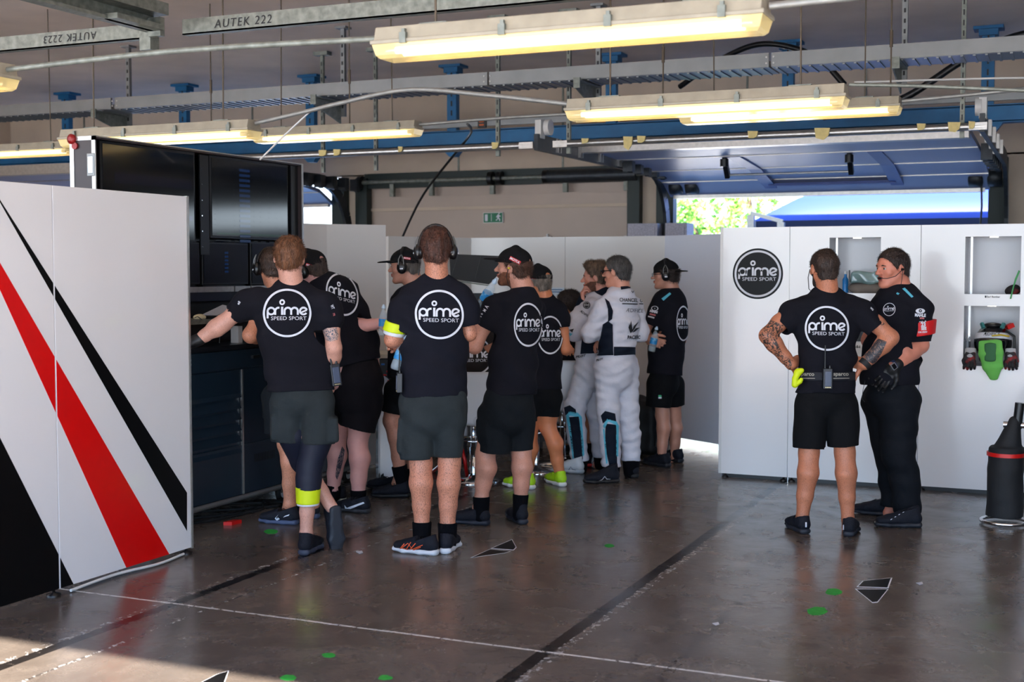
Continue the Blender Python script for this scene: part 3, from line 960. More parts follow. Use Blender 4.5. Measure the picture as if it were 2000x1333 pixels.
# blue beam with its posts
bb = empty('blue_beam', (-6, 13.6, 3.1), 'long blue painted steel beam across the back of the garage', 'beam')
MB().box((-15.3, 13.52, 3.06), (XR, 13.55, 3.22)).box((-15.3, 13.52, 3.05), (XR, 13.66, 3.07)).box((-15.3, 13.52, 3.21), (XR, 13.66, 3.23)).build('channel', M_blue, bb)
for x in (-12.58, -10.62, -8.69, -6.74, -4.77, -2.81, -.84, 1.1):
    o = MB().box((x - .06, 13.56, 2.95), (x + .06, 13.64, ZC - .02)).box((x - .14, 13.5, ZC - .03), (x + .14, 13.72, ZC)).box((x - .09, 13.53, ZC - .09), (x + .09, 13.68, ZC - .03))
    o.prism([(x - .16, 13.53, 3.06), (x + .16, 13.53, 3.06), (x + .06, 13.53, 2.93), (x - .02, 13.53, 2.93)], (0, .1, 0))
    p = o.build('post', M_blue, bb)
    o = MB()
    for i in range(6): o.box((x - .008, 13.553, 3.3 + i * .11), (x + .008, 13.562, 3.36 + i * .11))
    o.build('slots', M_black, p)
pr = empty('power_rail', (-4, 13.7, 3.3), 'pale busbar rail with orange and black tap-offs above the blue beam', 'rail')
MB().box((-8.5, 13.48, 3.26), (2.5, 13.52, 3.33)).build('rail', M_galv, pr)
for x in (-8.05, -6.3, -4.95, -3.65, -2.35, -.3):
    MB().box((x - .05, 13.45, 3.24), (x + .05, 13.48, 3.34)).build('tap_off', M_black, pr)
    MB().box((x - .03, 13.445, 3.26), (x + .03, 13.45, 3.28)).box((x - .03, 13.445, 3.30), (x + .03, 13.45, 3.32)).build('orange_mark', mat('orange_mark', (206, 96, 30), .5), pr)

# galvanised door rails close to the camera, marked by hand
rl = empty('channel_rail', (-7, 6.2, 3.0), 'galvanised channel rail, left piece with upside-down handwriting', 'rail')
MB().box((-9.5, 6.2, 2.985), (-5.12, 6.212, 3.075)).box((-9.5, 6.2, 2.985), (-5.12, 6.26, 2.992)).build('channel', M_galvd, rl)
flat_print('handwriting', text_mesh('AUTEK 2223', .048, shear=.1, spacing=1.2), (-5.70, 6.198, 3.03), (-1, 0, 0), (0, 0, -1), M_ink, rl)
rr = empty('channel_rail', (-3, 6.2, 3.0), 'galvanised channel rail, right piece with handwriting', 'rail')
MB().box((-4.85, 6.2, 2.985), (2.2, 6.212, 3.075)).box((-4.85, 6.2, 2.985), (2.2, 6.26, 2.992)).build('channel', M_galvd, rr)
flat_print('handwriting', text_mesh('AUTEK 222', .05, shear=.15, spacing=1.2), (-4.42, 6.198, 3.03), (1, 0, 0), (0, 0, 1), M_ink, rr)
dr = empty('slide_rail', (-5, 5.3, 3.0), 'heavy galvanised slide rail with stop bracket at the upper left', 'rail')
M_slide = M_galvd
a, b = V3(-4.98, 6.17, 3.08), V3(-4.98, 3.6, 3.08)
MB().box((-5.05, 3.2, 3.10), (-4.93, 6.18, 3.17)).box((-5.05, 3.2, 3.02), (-5.04, 6.18, 3.10)).box((-5.05, 3.2, 3.0), (-4.97, 6.18, 3.02)).build('channel', M_slide, dr)
MB().box((-5.1, 6.12, 2.9), (-5.02, 6.2, 3.08)).box((-5.02, 6.1, 2.97), (-4.93, 6.14, 3.08)).build('stop_bracket', M_galvd, dr)
MB().lathe((-4.97, 6.1, 3.03), [(.014, 0), (.014, .012)], (0, -1, 0), 6).build('bolt', M_alu, dr)
MB().box((-5.0, 5.7, 3.0), (-4.9, 6.1, 3.03)).build('guide', M_galvd, dr)
MB().box((-4.98, 5.9, 3.17), (-4.9, 6.0, ZC + .06)).build('drop_post', M_rod, dr)
# taped rails
def taped(x0, x1, tapes, label):
    t = empty('taped_rail', ((x0 + x1) / 2, 11.0, 2.74), label, 'rail', 'pale rails with tape remnants')
    MB().tube([(x0, 11.05, 2.76), (x1, 11.05, 2.76)], .032, 8).box((x0 - .02, 11.02, 2.73), (x0 + .12, 11.09, 2.79)).box((x1 - .12, 11.02, 2.73), (x1 + .02, 11.09, 2.79)).build('rail', M_alu, t)
    for k, (x, w, h) in enumerate(tapes):
        o = MB()
        o.prism([(x, 11.0, 2.80), (x + w, 11.0, 2.795), (x + w * .9, 10.995, 2.76 - h * .5), (x + w * .6, 10.99, 2.755 - h), (x + w * .1, 10.995, 2.75 - h * .6)], (0, .012, 0))
        o.build('tape', M_tape, t)
    return t
taped(-4.42, -.70, [(-4.15, .07, .0), (-3.75, .09, .08), (-3.62, .08, .02), (-2.62, .09, .02), (-2.05, .13, .06), (-1.22, .07, .01), (-.98, .10, .04), (-.82, .05, .02)], 'pale rail with cream tape remnants at the near edge of the right door')
taped(-9.1, -4.66, [(-6.95, .09, .02), (-6.78, .08, .02), (-6.05, .05, .01), (-5.05, .07, .02)], 'pale rail with few tape remnants left of the dark track')
# ================================================================== left partition: two tall panels side by side with stripes
XP = -4.54
def clip_poly(poly, lo, hi, ax=0):
    """clip 2-D polygon to lo<=coord[ax]<=hi"""
    for sgn, lim in ((1, lo), (-1, -hi)):
        out = []
        for i, p in enumerate(poly):
            q = poly[i - 1]
            a, b = sgn * p[ax] - lim, sgn * q[ax] - lim
            if a * b < 0:
                t = b / (b - a)
                out.append(tuple(q[k] + (p[k] - q[k]) * t for k in (0, 1)))
            if a >= 0: out.append(p)
        poly = out
        if not poly: return []
    return poly
def onp(u, v):
    p = PX(u, v, XP)
    return (p[1], p[2])
def lerp_out(p, q, t): return (p[0] + (q[0] - p[0]) * t, p[1] + (q[1] - p[1]) * t)
g1a, g1b, g1c, g1d = onp(0, 391), onp(365, 963), onp(365, 1038), onp(0, 396)
r1, r2, r3, r4 = onp(0, 514), onp(335, 1091), onp(249, 1115), onp(0, 567)
b1, b2 = onp(0, 856), onp(147, 1149)
stripes = [('black_stripe', M_vblack, [lerp_out(g1b, g1a, 1.12), g1b, g1c, lerp_out(g1c, g1d, 1.12)]),
           ('red_stripe', M_vred, [lerp_out(r2, r1, 1.5), r2, r3, lerp_out(r3, r4, 1.5)]),
           ('black_wedge', M_vblack, [lerp_out(b2, b1, 2.0), b2, (b2[0] + .0, .03), (2.0, .03), (2.0, lerp_out(b2, b1, 2.0)[1])])]
for y0, y1, la in ((2.8, 3.795, 'white partition panel nearest the camera at the left edge, mostly black below'), (3.8, 4.795, 'white striped partition panel at the left edge, left of the seam'), (4.8, 5.82, 'large white striped partition panel ending beside the dark cabinet')):
    t = empty('partition_panel', (XP - .03, (y0 + y1) / 2, 0), la, 'panel', 'left partition panels')
    MB().box((XP - .045, y0, .035), (XP, y1, 2.01)).build('board', M_wpanel, t, bevel=.002)
    for n, m, poly in stripes:
        c = clip_poly(clip_poly(poly, y0 + .002, y1 - .004, 0), .036, 2.0, 1)
        if len(c) > 2: MB().prism([(XP + .0004, a, b) for a, b in c], (.0008, 0, 0)).build(n, m, t)
    if y1 > 5:
        MB().box((XP - .05, y1, .03), (XP + .004, y1 + .016, 2.012)).build('edge_trim', M_alu, t)
    MB().lathe((XP - .02, y1 - .02, 0), [(.035, 0), (.035, .012), (.009, .02), (.009, .05)]).build('foot', M_blackm, t)
conduit([(XP + .01, 4.86, .012), (XP - .0, 5.2, .018), (XP + .03, 5.5, .012), (XP + .0, 5.75, .012)], .008, 'white cable lying along the foot of the left partition', M_wplain, 'cable', 'cable')

# ================================================================== right partition wall: columns of panels with niches
YR = 9.66
def rx(u): return PY(u, 700, YR)[0]
def rz(u, v): return PY(u, v, YR)[2]
H2 = 1.925
xa, xb, xc, xd = rx(1410), rx(1540), rx(1795), rx(2075)
n1 = (rx(1617), rx(1717), rz(1667, 573), rz(1667, 464))
n1b = (rx(1619), rx(1716), rz(1667, 712), rz(1667, 598))
n2 = (rx(1881), rx(1990), rz(1935, 575), rz(1935, 462))
n3 = (rx(1879), rx(1989), rz(1935, 716), rz(1935, 598))
M_niche = mat('grey_niche_lining', (196, 196, 200), .25)
def niche_panel(x0, x1, niches, label):
    t = empty('partition_panel', ((x0 + x1) / 2, YR, 0), label, 'panel', 'right partition panels')
    o = MB()
    if not niches:
        o.box((x0 + .002, YR, .03), (x1 - .002, YR + .04, H2))
    else:
        a, b = niches[0][0], niches[0][1]
        o.box((x0 + .002, YR, .03), (a, YR + .04, H2)).box((b, YR, .03), (x1 - .002, YR + .04, H2))
        zz = [.03] + [z for nn in sorted(niches, key=lambda q: q[2]) for z in (nn[2], nn[3])] + [H2]
        for z0, z1 in zip(zz[::2], zz[1::2]): o.box((a, YR, z0), (b, YR + .04, z1))
    o.build('board', M_wpanel, t)
    for a, b, z0, z1 in niches:
        d = .30
        q = MB().box((a - .01, YR + .04, z0 - .01), (a, YR + d, z1 + .01)).box((b, YR + .04, z0 - .01), (b + .01, YR + d, z1 + .01)).box((a, YR + .04, z0 - .01), (b, YR + d, z0)).box((a, YR + .04, z1), (b, YR + d, z1 + .01)).box((a - .01, YR + d, z0 - .01), (b + .01, YR + d + .01, z1 + .01))
        q = q.build('niche', M_niche, t)
        MB().box(((a + b) / 2 - .028, YR + .09, z1 - .005), ((a + b) / 2 + .028, YR + .12, z1 - .001)).build('niche_light', emat('small_led', (255, 250, 240), 3.0), q)
        MB().box((a + .03, YR + .10, z0), (a + .045, YR + .115, z1)).build('upright', M_alu, q)
    MB().box((x0 + .004, YR + .022, 0), (x1 - .004, YR + .036, .032)).build('plinth', M_black, t)  # black strip added to stand in for shade in the gap below the board
    for x in (x0 + .03, x1 - .03): MB().lathe((x, YR + .012, 0), [(.025, 0), (.025, .01), (.008, .015), (.008, .035)]).build('foot', M_black, t)
    return t
pA = niche_panel(xa, xb, [], 'narrow white partition panel bearing the round black team emblem')
pB = niche_panel(xb, xc, [n1, n1b], 'white partition panel with niches behind the two talking men')
pC = niche_panel(xc, xd, [n2, n3], 'white partition panel at the right with helmet niche')
pD = niche_panel(xd, xd + 1.0, [], 'white partition panel beyond the right edge, behind the bottle trolley')
MB().box((xa - .02, YR - .002, .03), (xa + .002, YR + .042, H2 + .004)).build('edge_trim', M_wplain, pA)
# round emblem
ec, er = PY(1480, 535, YR), (rx(1529) - rx(1431)) / 2
em = MB().lathe((ec[0], YR - .0005, ec[2]), [(er, 0), (er, .002)], (0, -1, 0), 64).build('round_emblem', M_vblack, pA)
k = er * .885
flat_print('emblem_print', logo_mesh(), (ec[0], YR - .003, ec[2]), (k, 0, 0), (0, 0, k), M_white, pA)
def small_text(s, x, z, h, parent, bold=.02, shear=0, m=None, y=YR - .0005): flat_print('name_print', text_mesh(s, h, shear, bold), (x, y, z), (1, 0, 0), (0, 0, 1), m or M_ink, parent)
small_text('Earl Bamber', rx(1938), rz(1935, 580), .013, pC)
MB().box((rx(1921), YR - .002, rz(1935, 582)), (rx(1924), YR, rz(1935, 578))).build('flag_print', M_ink, pC)
small_text('MO', rx(1956), rz(1935, 719), .012, pC)

# things in the niches
def bag_fn(name, c, r, m, label, cat, seed, flat=True, fold=.012):
    s = SDF(.006).ell(c, r).fold(fold, seed)
    if flat: s.cut((c[0], c[1], c[2] - r[2] * .8), (0, 0, -1))
    return tag(s.build(name, m, None), label, cat)
z0 = n1[2]
# folded suit covers in the upper niche behind the heads
tl = empty('folded_plastic_cover', (rx(1688), YR + .12, z0 + .07), 'crumpled clear and teal plastic cover stacked in the upper niche', 'cover')
SDF(.005).rbox((rx(1690), YR + .12, z0 + .115), (.125, .09, .045), rr=.02).fold(.012, 5, 1.2, (1, 0, .3)).build('sheet', mat('teal_plastic_film', (112, 140, 140), .15, coat=.6, var=.3, scale=12), tl)
MB().box((rx(1655) - .004, YR + .03, z0 + .06), (rx(1655) + .004, YR + .05, z0 + .17)).build('zip', M_black, tl)
bag_fn('folded_cloth', (rx(1686), YR + .12, z0 + .035), (.14, .09, .05), mat('taupe_cloth', (112, 104, 96), .8, bump=.2), 'taupe folded cloth under the plastic cover in the upper niche', 'cloth', 7)
sb = empty('spray_bottle', (rx(1643), YR + .14, z0), 'small blue and white bottle at the left of the upper niche', 'bottle')
MB().lathe((rx(1643), YR + .14, z0), [(.022, 0), (.022, .10), (.01, .12), (.01, .14)]).build('bottle_body', mat('blue_bottle', (30, 120, 190), .3), sb)
MB().lathe((rx(1643), YR + .14, z0 + .14), [(.012, 0), (.012, .02)]).build('cap', M_wplain, sb)
# lower niche between the two men: orange-black helmet and white bag
hm = empty('helmet', (rx(1672), YR + .14, n1b[2] + .16), 'orange and black helmet seen between the two talking men', 'helmet')
SDF(.006).ell((rx(1672), YR + .14, n1b[2] + .3), (.115, .13, .12)).cut((rx(1672), YR + .14, n1b[2] + .22), (0, 0, -1)).build('shell', mat('orange_helmet_paint', (222, 70, 22), .2, rgb2=(20, 16, 18), scale=3), hm)
MB().lathe((rx(1672), YR + .14, n1b[2] + .17), [(.125, 0), (.12, .08)]).build('visor', M_black, hm)
wb = empty('white_bag', (rx(1672), YR + .1, n1b[2]), 'white cloth bag hanging between the two talking men', 'bag')
SDF(.006).rbox((rx(1672), YR + .07, n1b[2] + .06), (.10, .05, .12), rr=.03).fold(.012, 9).build('bag_body', mat('white_cloth', (206, 204, 200), .8, bump=.2), wb)
small_text('M-5-I', rx(1672), n1b[2] + .13, .018, wb, .04, y=YR + .012)
# upper right niche: green strap and dark item
gs = tag(MB().prism([(rx(1986), YR - .03, rz(1986, 528)), (rx(1979), YR - .03, rz(1979, 545)), (rx(1975), YR - .03, rz(1974, 562)), (rx(1970), YR - .03, rz(1971, 584)), (rx(1973), YR - .03, rz(1973, 584)), (rx(1978), YR - .03, rz(1978, 560)), (rx(1984), YR - .03, rz(1985, 543)), (rx(1989), YR - .03, rz(1989, 530))], (0, .012, 0)).build('green_strap', mat('green_band', (14, 132, 52), .5)), 'bright green strap hanging out of the upper right niche', 'strap')
bag_fn('knitted_cap', (rx(1975), YR + .09, n2[2] + .025), (.055, .06, .035), mat('dark_red_black_knit', (24, 18, 20), .8, rgb2=(120, 24, 34), scale=14, th=.6), 'small black and red bundle in the upper right niche', 'bundle', 3)
# helmet with hans device, towel, gloves
hx, hz = rx(1938), n3[2]
hm = empty('racing_helmet', (hx, YR + .10, hz), 'black and white racing helmet in the lower right niche', 'helmet')
hc = V3(hx - .003, YR + .09, hz + .165)
SDF(.005).ell(hc, (.125, .145, .135)).rbox(hc + V3(0, -.06, -.09), (.085, .08, .05), rr=.03, k=.03).cut(hc + V3(0, 0, -.135), (0, 0, -1)).build('shell', mat('helmet_black_paint', (20, 20, 24), .2, rgb2=(206, 206, 206), scale=7, th=.58, coat=.6), hm)
SDF(.005).ell(hc + V3(0, -.004, .0), (.128, .148, .138)).cut(hc + V3(0, 0, .025), (0, 0, 1)).cut(hc + V3(0, 0, -.045), (0, 0, -1)).cut(hc + V3(0, .0, 0), (0, 1, 0)).build('visor', M_screen, hm)
hb = SDF(.005).ell(hc + V3(0, -.004, .0), (.131, .151, .141)).cut(hc + V3(0, 0, .062), (0, .15, 1)).cut(hc + V3(0, 0, .018), (0, -.15, -1)).cut(hc + V3(0, 0.02, 0), (0, 1, 0)).build('visor_strip', M_white, hm)
SDF(.004).ell(hc + V3(0, -.03, .125), (.062, .06, .02)).build('top_vent', M_black, hm)
for s in (-1, 1): MB().bar(hc + V3(s * .06, -.07, .105), hc + V3(s * .075, -.05, .14), .02, .02).build('fin', mat('teal_fin', (60, 130, 130), .3), hm)
MB().bar(hc + V3(.09, -.04, .11), hc + V3(.13, -.02, .13), .05, .03).build('clip', M_red, hm)
wrap_print('helmet_print', text_mesh('ÆDIFICE', 6.0, 0, .01), (1937, 653), np.diag([1.0, -1.0]), hb, M_ink, .003, parent=hb)
MB().tube([hc + V3(.1, -.10, -.10), hc + V3(.15, -.08, -.03), hc + V3(.145, -.07, .05), hc + V3(.09, -.10, .09)], .009, 8).build('hose', M_black, hm)
MB().tube([hc + V3(.0, -.15, .055), hc + V3(.06, -.14, .062), hc + V3(.11, -.08, .05)], .006, 8).build('hose_end', mat('yellow_hose', (214, 180, 40), .4), hm)
tw = empty('green_cloth', (hx + .01, YR - .02, hz), 'light green microfibre cloth hanging over the helmet', 'cloth')
SDF(.005).loft([((hx - .01, YR - .055, rz(1935, 668)), .075, .02), ((hx - .005, YR - .075, rz(1935, 690)), .078, .022), ((hx + .01, YR - .065, rz(1935, 716)), .065, .022), ((hx + .015, YR - .05, rz(1937, 738)), .03, .018)], (1, 0, 0), k=.02).fold(.006, 4, 1.2, (1, 0, .4)).build('cloth', mat('green_microfibre', (112, 196, 88), .8, bump=.2, var=.1), tw)
SDF(.005).loft([((hx - .01, YR - .084, rz(1935, 672)), .04, .012), ((hx - .008, YR - .100, rz(1935, 702)), .038, .012)], (1, 0, 0), k=.01).build('dark_patch', mat('green_patch', (58, 110, 70), .8), tw)
M_gred = mat('red_black_glove', (22, 18, 20), .7, rgb2=(150, 24, 26), scale=22, th=.58)
M_ggrey = mat('grey_glove_cuff', (176, 176, 178), .7)
for gu, gv, la, sd in ((1896, 700, 'red, black and grey racing glove left of the helmet', -1), (1974, 700, 'red, black and grey racing glove right of the helmet', 1)):
    c = V3(rx(gu), YR - .05, rz(gu, gv))
    t = empty('racing_glove', c, la, 'glove', 'racing gloves')
    s = SDF(.004).rbox(c + V3(0, 0, .01), (.035, .016, .04), rr=.014)
    for i in range(4):
        x = -.03 + i * .02
        s.chain([c + V3(x, 0, -.02), c + V3(x * 1.15 + .004 * sd, -.008, -.055), c + V3(x * 1.2 + .006 * sd, .002, -.08 + abs(i - 1.5) * .006)], [.0105, .010, .009], .006)
    s.chain([c + V3(sd * .03, 0, .02), c + V3(sd * .045, -.012, -.015), c + V3(sd * .042, -.016, -.035)], [.012, .011, .010], .008)
    s.build('glove_body', M_gred, t)
    SDF(.004).loft([(c + V3(0, 0, .02), .036, .018), (c + V3(0, .015, .07), .036, .022)], (1, 0, 0), k=.01, flat1=True).fold(.003, gu).build('cuff', M_ggrey, t)
hd = empty('neck_device', (rx(1888), YR + .05, hz), 'grey and black neck restraint standing left of the helmet', 'neck restraint')
MB().tube([(rx(1884), YR + .05, hz + .20), (rx(1888), YR + .04, hz + .17), (rx(1893), YR + .05, hz + .20)], .008, 8).tube([(rx(1888), YR + .04, hz + .17), (rx(1889), YR + .04, hz + .005)], .011, 8).build('fork', mat('grey_metal_paint', (130, 134, 140), .4), hd)
MB().box((rx(1880), YR + .06, hz), (rx(1892), YR + .12, hz + .17)).build('pad', M_black, hd)

# ================================================================== rear white panels
def up_panel(p, q, h, label, m, gap=.02):
    p, q = V3(*p, 0), V3(*q, 0)
    t = empty('partition_panel', (p + q) / 2, label, 'panel', 'rear partition panels')
    d = unit(q - p); nn = V3(-d[1], d[0], 0) * .02
    MB().obox((p + q) / 2 + V3(0, 0, (h + gap) / 2), (q - p) / 2 - d * .002, nn, V3(0, 0, (h - gap) / 2)).build('board', m, t)
    for s in (.06, .94): MB().lathe(p + (q - p) * s, [(.02, 0), (.02, gap)]).build('foot', M_black, t)
    return t
Hb = 1.92
HA = 1.965
def tp(u, v): return PD(u, v, (HA - CH) * CF / (CYH - v))[:2]
M_rear = mat('grey_white_panel', (216, 214, 212), .22, coat=.2)
pa, pb, pc = tp(560, 436), tp(636, 438), tp(752, 440)
up_panel(pa, pb, HA, 'white rear panel just right of the flight case', M_rear)
up_panel(pb, pc, HA, 'white rear panel left of the cap-wearing man', M_rear)
q0, q1 = V3(-5.85, 10.35, 0), V3(-5.35, 11.4, 0)
q0 = PD(756, 452, .32 * CF / 76); q1 = PD(920, 462, .32 * CF / 66)
Y1 = 11.55
def by(u): return PY(u, 600, Y1)[0]
up_panel((PY(756, 500, 10.6)[0], 10.6), (by(920), Y1), Hb, 'shaded rear panel angled behind the man with the headset', M_rear)
us = [920, 1105, 1300]
for i, (a, b) in enumerate(zip(us, us[1:])): up_panel((by(a), Y1), (by(b), Y1), Hb, ['white rear panel behind the two men in motul caps'.replace('motul', 'black'), 'white rear panel behind the drivers in racing suits'][i], M_rear)
pe = PD(1420, 460, 11.25)
up_panel((by(1300), Y1), (pe[0], pe[1]), Hb, 'bluish rear panel beside the young man with the backwards cap', mat('pale_blue_white_panel', (226, 234, 250), .12, coat=.5), gap=.05)  # white board; blue light from the open door is put into its colour
ns = tag(MB().box((PY(1063, 560, Y1)[0], Y1 - .024, PY(1080, 578, Y1)[2]), (PY(1104, 560, Y1)[0], Y1 - .021, PY(1080, 562, Y1)[2])).build('paper_notice', mat('pale_blue_paper', (200, 214, 226), .6)), 'small pale paper notice on the rear wall between the capped man and the driver', 'notice')
MB().box((PY(1080, 560, Y1)[0], Y1 - .026, PY(1080, 567, Y1)[2]), (PY(1100, 560, Y1)[0], Y1 - .024, PY(1080, 565, Y1)[2])).box((PY(1074, 560, Y1)[0], Y1 - .026, PY(1080, 571.5, Y1)[2]), (PY(1100, 560, Y1)[0], Y1 - .024, PY(1080, 569.5, Y1)[2])).build('notice_print', mat('blue_print', (60, 110, 160), .6), ns)

for i in range(3): up_panel((-6.2, 4.6 + i * 1.5), (-6.2, 6.1 + i * 1.5), 2.0, ['dark partition panel behind the flight case, nearest the camera', 'dark partition panel behind the flight case, middle one', 'dark partition panel behind the flight case, farthest'][i], mat('dark_panel', (40, 40, 44), .6), .01)  # hidden dark boards added to darken the floor under the cabinet
# ================================================================== dark tool cabinet with drawers
XC = -4.95
cy0, cy1 = 5.95, 8.4
cab = empty('tool_cabinet', (XC - .35, 7.2, 0), 'long dark navy tool cabinet with louvred doors and chrome edges', 'cabinet')
MB().box((XC - .7, cy0, .13), (XC - .02, cy1, 1.09)).build('body', M_cab, cab, bevel=.004)
MB().box((XC - .72, cy0 - .01, 1.09), (XC + .005, cy1 + .01, 1.12)).build('worktop', mat('dark_steel_top', (34, 38, 44), .3, .4), cab)
for y0, y1 in ((5.97, 7.13), (7.15, 8.38)):
    d = MB().box((XC - .02, y0, .965), (XC, y1, 1.085)).build('drawer', M_cab, cab, bevel=.003)
    MB().box((XC, y1 - .14, 1.02), (XC + .02, y1 - .06, 1.04)).build('latch', M_black, d)
flat_print('maker_print', text_mesh('SONIC', .042, 0, .03), (XC + .001, 6.28, 1.035), (0, 1, 0), (0, 0, 1), M_white, cab)
for k, (y0, y1) in enumerate(((5.97, 6.88), (6.90, 7.60), (7.62, 8.38))):
    o = MB().box((XC - .02, y0, .14), (XC, y1, .46)).box((XC - .02, y0, .79), (XC, y1, .955)).box((XC - .022, y0, .46), (XC - .014, y1, .79))
    d = o.build('door', M_cab, cab)
    if k == 0:
        o = MB()
        for i in range(6):
            z = .42 + i * .072
            o.prism([(XC - .015, y0 + .015, z), (XC + .012, y0 + .015, z - .004), (XC - .012, y0 + .015, z + .048)], (0, y1 - y0 - .03, 0))
        o.build('louvres', M_cab, d)
    o = MB()
    for i in range(12): o.box((XC, y0 + .12 + i * .02, .33), (XC + .002, y0 + .128 + i * .02, .385))
    o.build('vent_slots', M_black, d)
    MB().box((XC - .01, y1 + .002, .14), (XC + .006, y1 + .016, .955)).build('edge_strip', M_alu, d)
MB().tube([(XC - .005, cy0, .118), (XC - .005, cy1, .118)], .018, 10).build('bottom_rail', M_galv, cab)
def caster(x, y, parent, plate=M_red):
    c = MB().box((x - .05, y - .05, .13), (x + .05, y + .05, .15)).build('caster', plate, parent)
    MB().box((x - .03, y - .045, .06), (x - .024, y + .03, .13)).box((x + .024, y - .045, .06), (x + .03, y + .03, .13)).box((x - .03, y - .03, .11), (x + .03, y + .03, .13)).build('fork', M_chrome, c)
    MB().lathe((x - .018, y - .01, .052), [(.03, -.002), (.052, .004), (.052, .032), (.03, .038)], (1, 0, 0), 22).build('wheel', M_rubber, c)
    MB().lathe((x - .022, y - .01, .052), [(.032, 0), (.032, .044)], (1, 0, 0), 18).build('hub', mat('pale_wheel_hub', (176, 180, 184), .4), c)
for x in (XC - .08, XC - .6):
    for y in (6.2, 7.45, 8.32): caster(x, y, cab)
# flight case with the screens standing on the cabinet
XF = -5.12
fy0 = PX(185, 262, XF)[1]; fy1 = PX(590, 325, XF)[1]
zt = (PX(185, 262, XF)[2] + PX(590, 325, XF)[2]) / 2
fc = empty('flight_case', (XF - .1, (fy0 + fy1) / 2, 1.12), 'open black flight case holding monitors, standing on the tool cabinet', 'flight case')
xl = PY(140, 290, fy0)[0]
MB().box((xl + .0, fy0, 1.12), (xl + .012, fy1, zt)).box((xl, fy0, 1.12), (XF, fy0 + .012, zt)).box((xl, fy1 - .012, 1.12), (XF, fy1, zt)).box((xl, fy0, zt - .012), (XF, fy1, zt)).build('shell', mat('brown_black_laminate', (44, 34, 36), .4), fc)
o = MB()
for x in (xl, XF): o.box((x - .012 - .01 * (x == XF), fy0 - .004, 1.12), (x + .018 - .014 * (x == XF), fy0 + .004, zt + .004))
o.box((xl - .01, fy0 - .004, zt - .02), (XF + .004, fy0 + .004, zt + .004)).box((XF - .02, fy0, zt - .002), (XF + .004, fy1 + .004, zt + .005)).box((XF - .006, fy1 - .01, 1.12), (XF + .006, fy1 + .006, zt + .004))
o.build('edging', M_alu, fc)
MB().lathe((xl + .01, fy0 - .006, zt - .01), [(.028, -.004), (.03, .01), (.012, .02)], (0, -1, 0), 12).lathe((xl + .03, fy0 - .006, zt - .05), [(.02, -.004), (.02, .006)], (0, -1, 0), 10).build('ball_corner', mat('dark_red_paint', (140, 20, 22), .35), fc)
for z, x in ((zt - .16, XF - .02), (zt - .37, XF - .075)):
    c = MB().box((x - .035, fy0 - .008, z - .065), (x + .02, fy0 - .002, z + .065)).build('butterfly_latch', M_galv, fc, bevel=.006)
    MB().box((x - .022, fy0 - .012, z - .045), (x + .01, fy0 - .008, z + .045)).build('latch_plate', M_chrome, c)
MB().box((xl + .02, fy0 + .012, 1.125), (xl + .03, fy1 - .012, zt - .014)).box((XF - .05, fy1 - .10, 1.125), (XF - .03, fy1 - .013, zt - .014)).build('back_lining', M_blackm, fc)
def fyz(u, v, x=XF - .04):
    p = PX(u, v, x); return p[1], p[2]
def screen(name, u0, v0, u1, v1, label, glow=None, frame=.018):
    gm = M_screen if frame > .015 else mat('matte_screen', (6, 7, 12), .45, spec=.3)
    """a monitor facing +X; corners picked on the screen plane"""
    x = XF - .04
    ya, za = fyz(u0, v0); yb, zb = fyz(u1, v1)
    t = empty(name, (x - .02, (ya + yb) / 2, zb), label, 'monitor', 'monitors in the flight case')
    MB().box((x - .05, ya - frame, zb - frame), (x - .004, yb + frame, za + frame)).build('case', M_black, t, bevel=.003)
    MB().box((x - .004, ya, zb), (x, yb, za)).build('glass', gm, t)
    return t, ya, za, yb, zb, x
t, ya, za, yb, zb, x = screen('monitor', 200, 280, 380, 470, 'big left monitor half hidden by the white partition')
MB().box((x, ya + .10, za - .22), (x + .001, yb - .02, za - .16)).build('picture_band', M_screenb, t)
MB().box((x, ya + .08, za - .42), (x + .001, yb - .02, za - .39)).build('picture_band', emat('screen_violet', (30, 16, 60), .35), t)
o = MB()
rs = np.random.RandomState(2)
for i in range(26):
    y = ya + .2 + rs.rand() * .42; z = za - .50 + rs.rand() * .07 - .1 * abs(y - ya - .4) * .3
    o.box((x, y, z), (x + .0012, y + .03, z + .008))
o.build('picture_detail', emat('screen_lime', (40, 74, 14), .4), t)
t, ya, za, yb, zb, x = screen('monitor', 413, 308, 562, 466, 'big right monitor with a bright reflection along its lower half')
o = MB()
for i in range(15): o.box((x, ya + .3, za - .05 - i * .034), (x + .001, ya + .42, za - .068 - i * .034))
o.build('timing_column', M_screent, t)
o = MB()
for i in range(15):
    for a, b in ((.03, .2), (.24, .28), (.46, .5), (.54, .6), (.64, .7), (.73, .8)): o.box((x, ya + a, za - .056 - i * .034), (x + .001, ya + b, za - .062 - i * .034))
o.build('timing_rows', emat('screen_faint_text', (10, 10, 12), .15), t)
MB().box((x, ya + .05, zb + .01), (x + .001, yb - .02, zb + .02)).build('green_line', M_screeng, t)
for u0, u1, la in ((368, 389, 'small left monitor in the lower row, mostly hidden'), (398, 484, 'small middle monitor in the lower row'), (492, 575, 'small right monitor in the lower row behind the heads')):
    t, ya, za, yb, zb, x = screen('monitor', u0, 476, u1, 552, la, frame=.012)
    o = MB()
    if u0 == 398:
        for i in range(6): o.box((x, ya + .22, za - .05 - i * .025), (x + .001, ya + .26, za - .064 - i * .025))
        o.build('timing_column', M_screent, t)
    MB().box((XF - .1, ya + .01, zb - .05), (XF - .06, yb - .01, zb - .012)).build('stand', M_black, t)
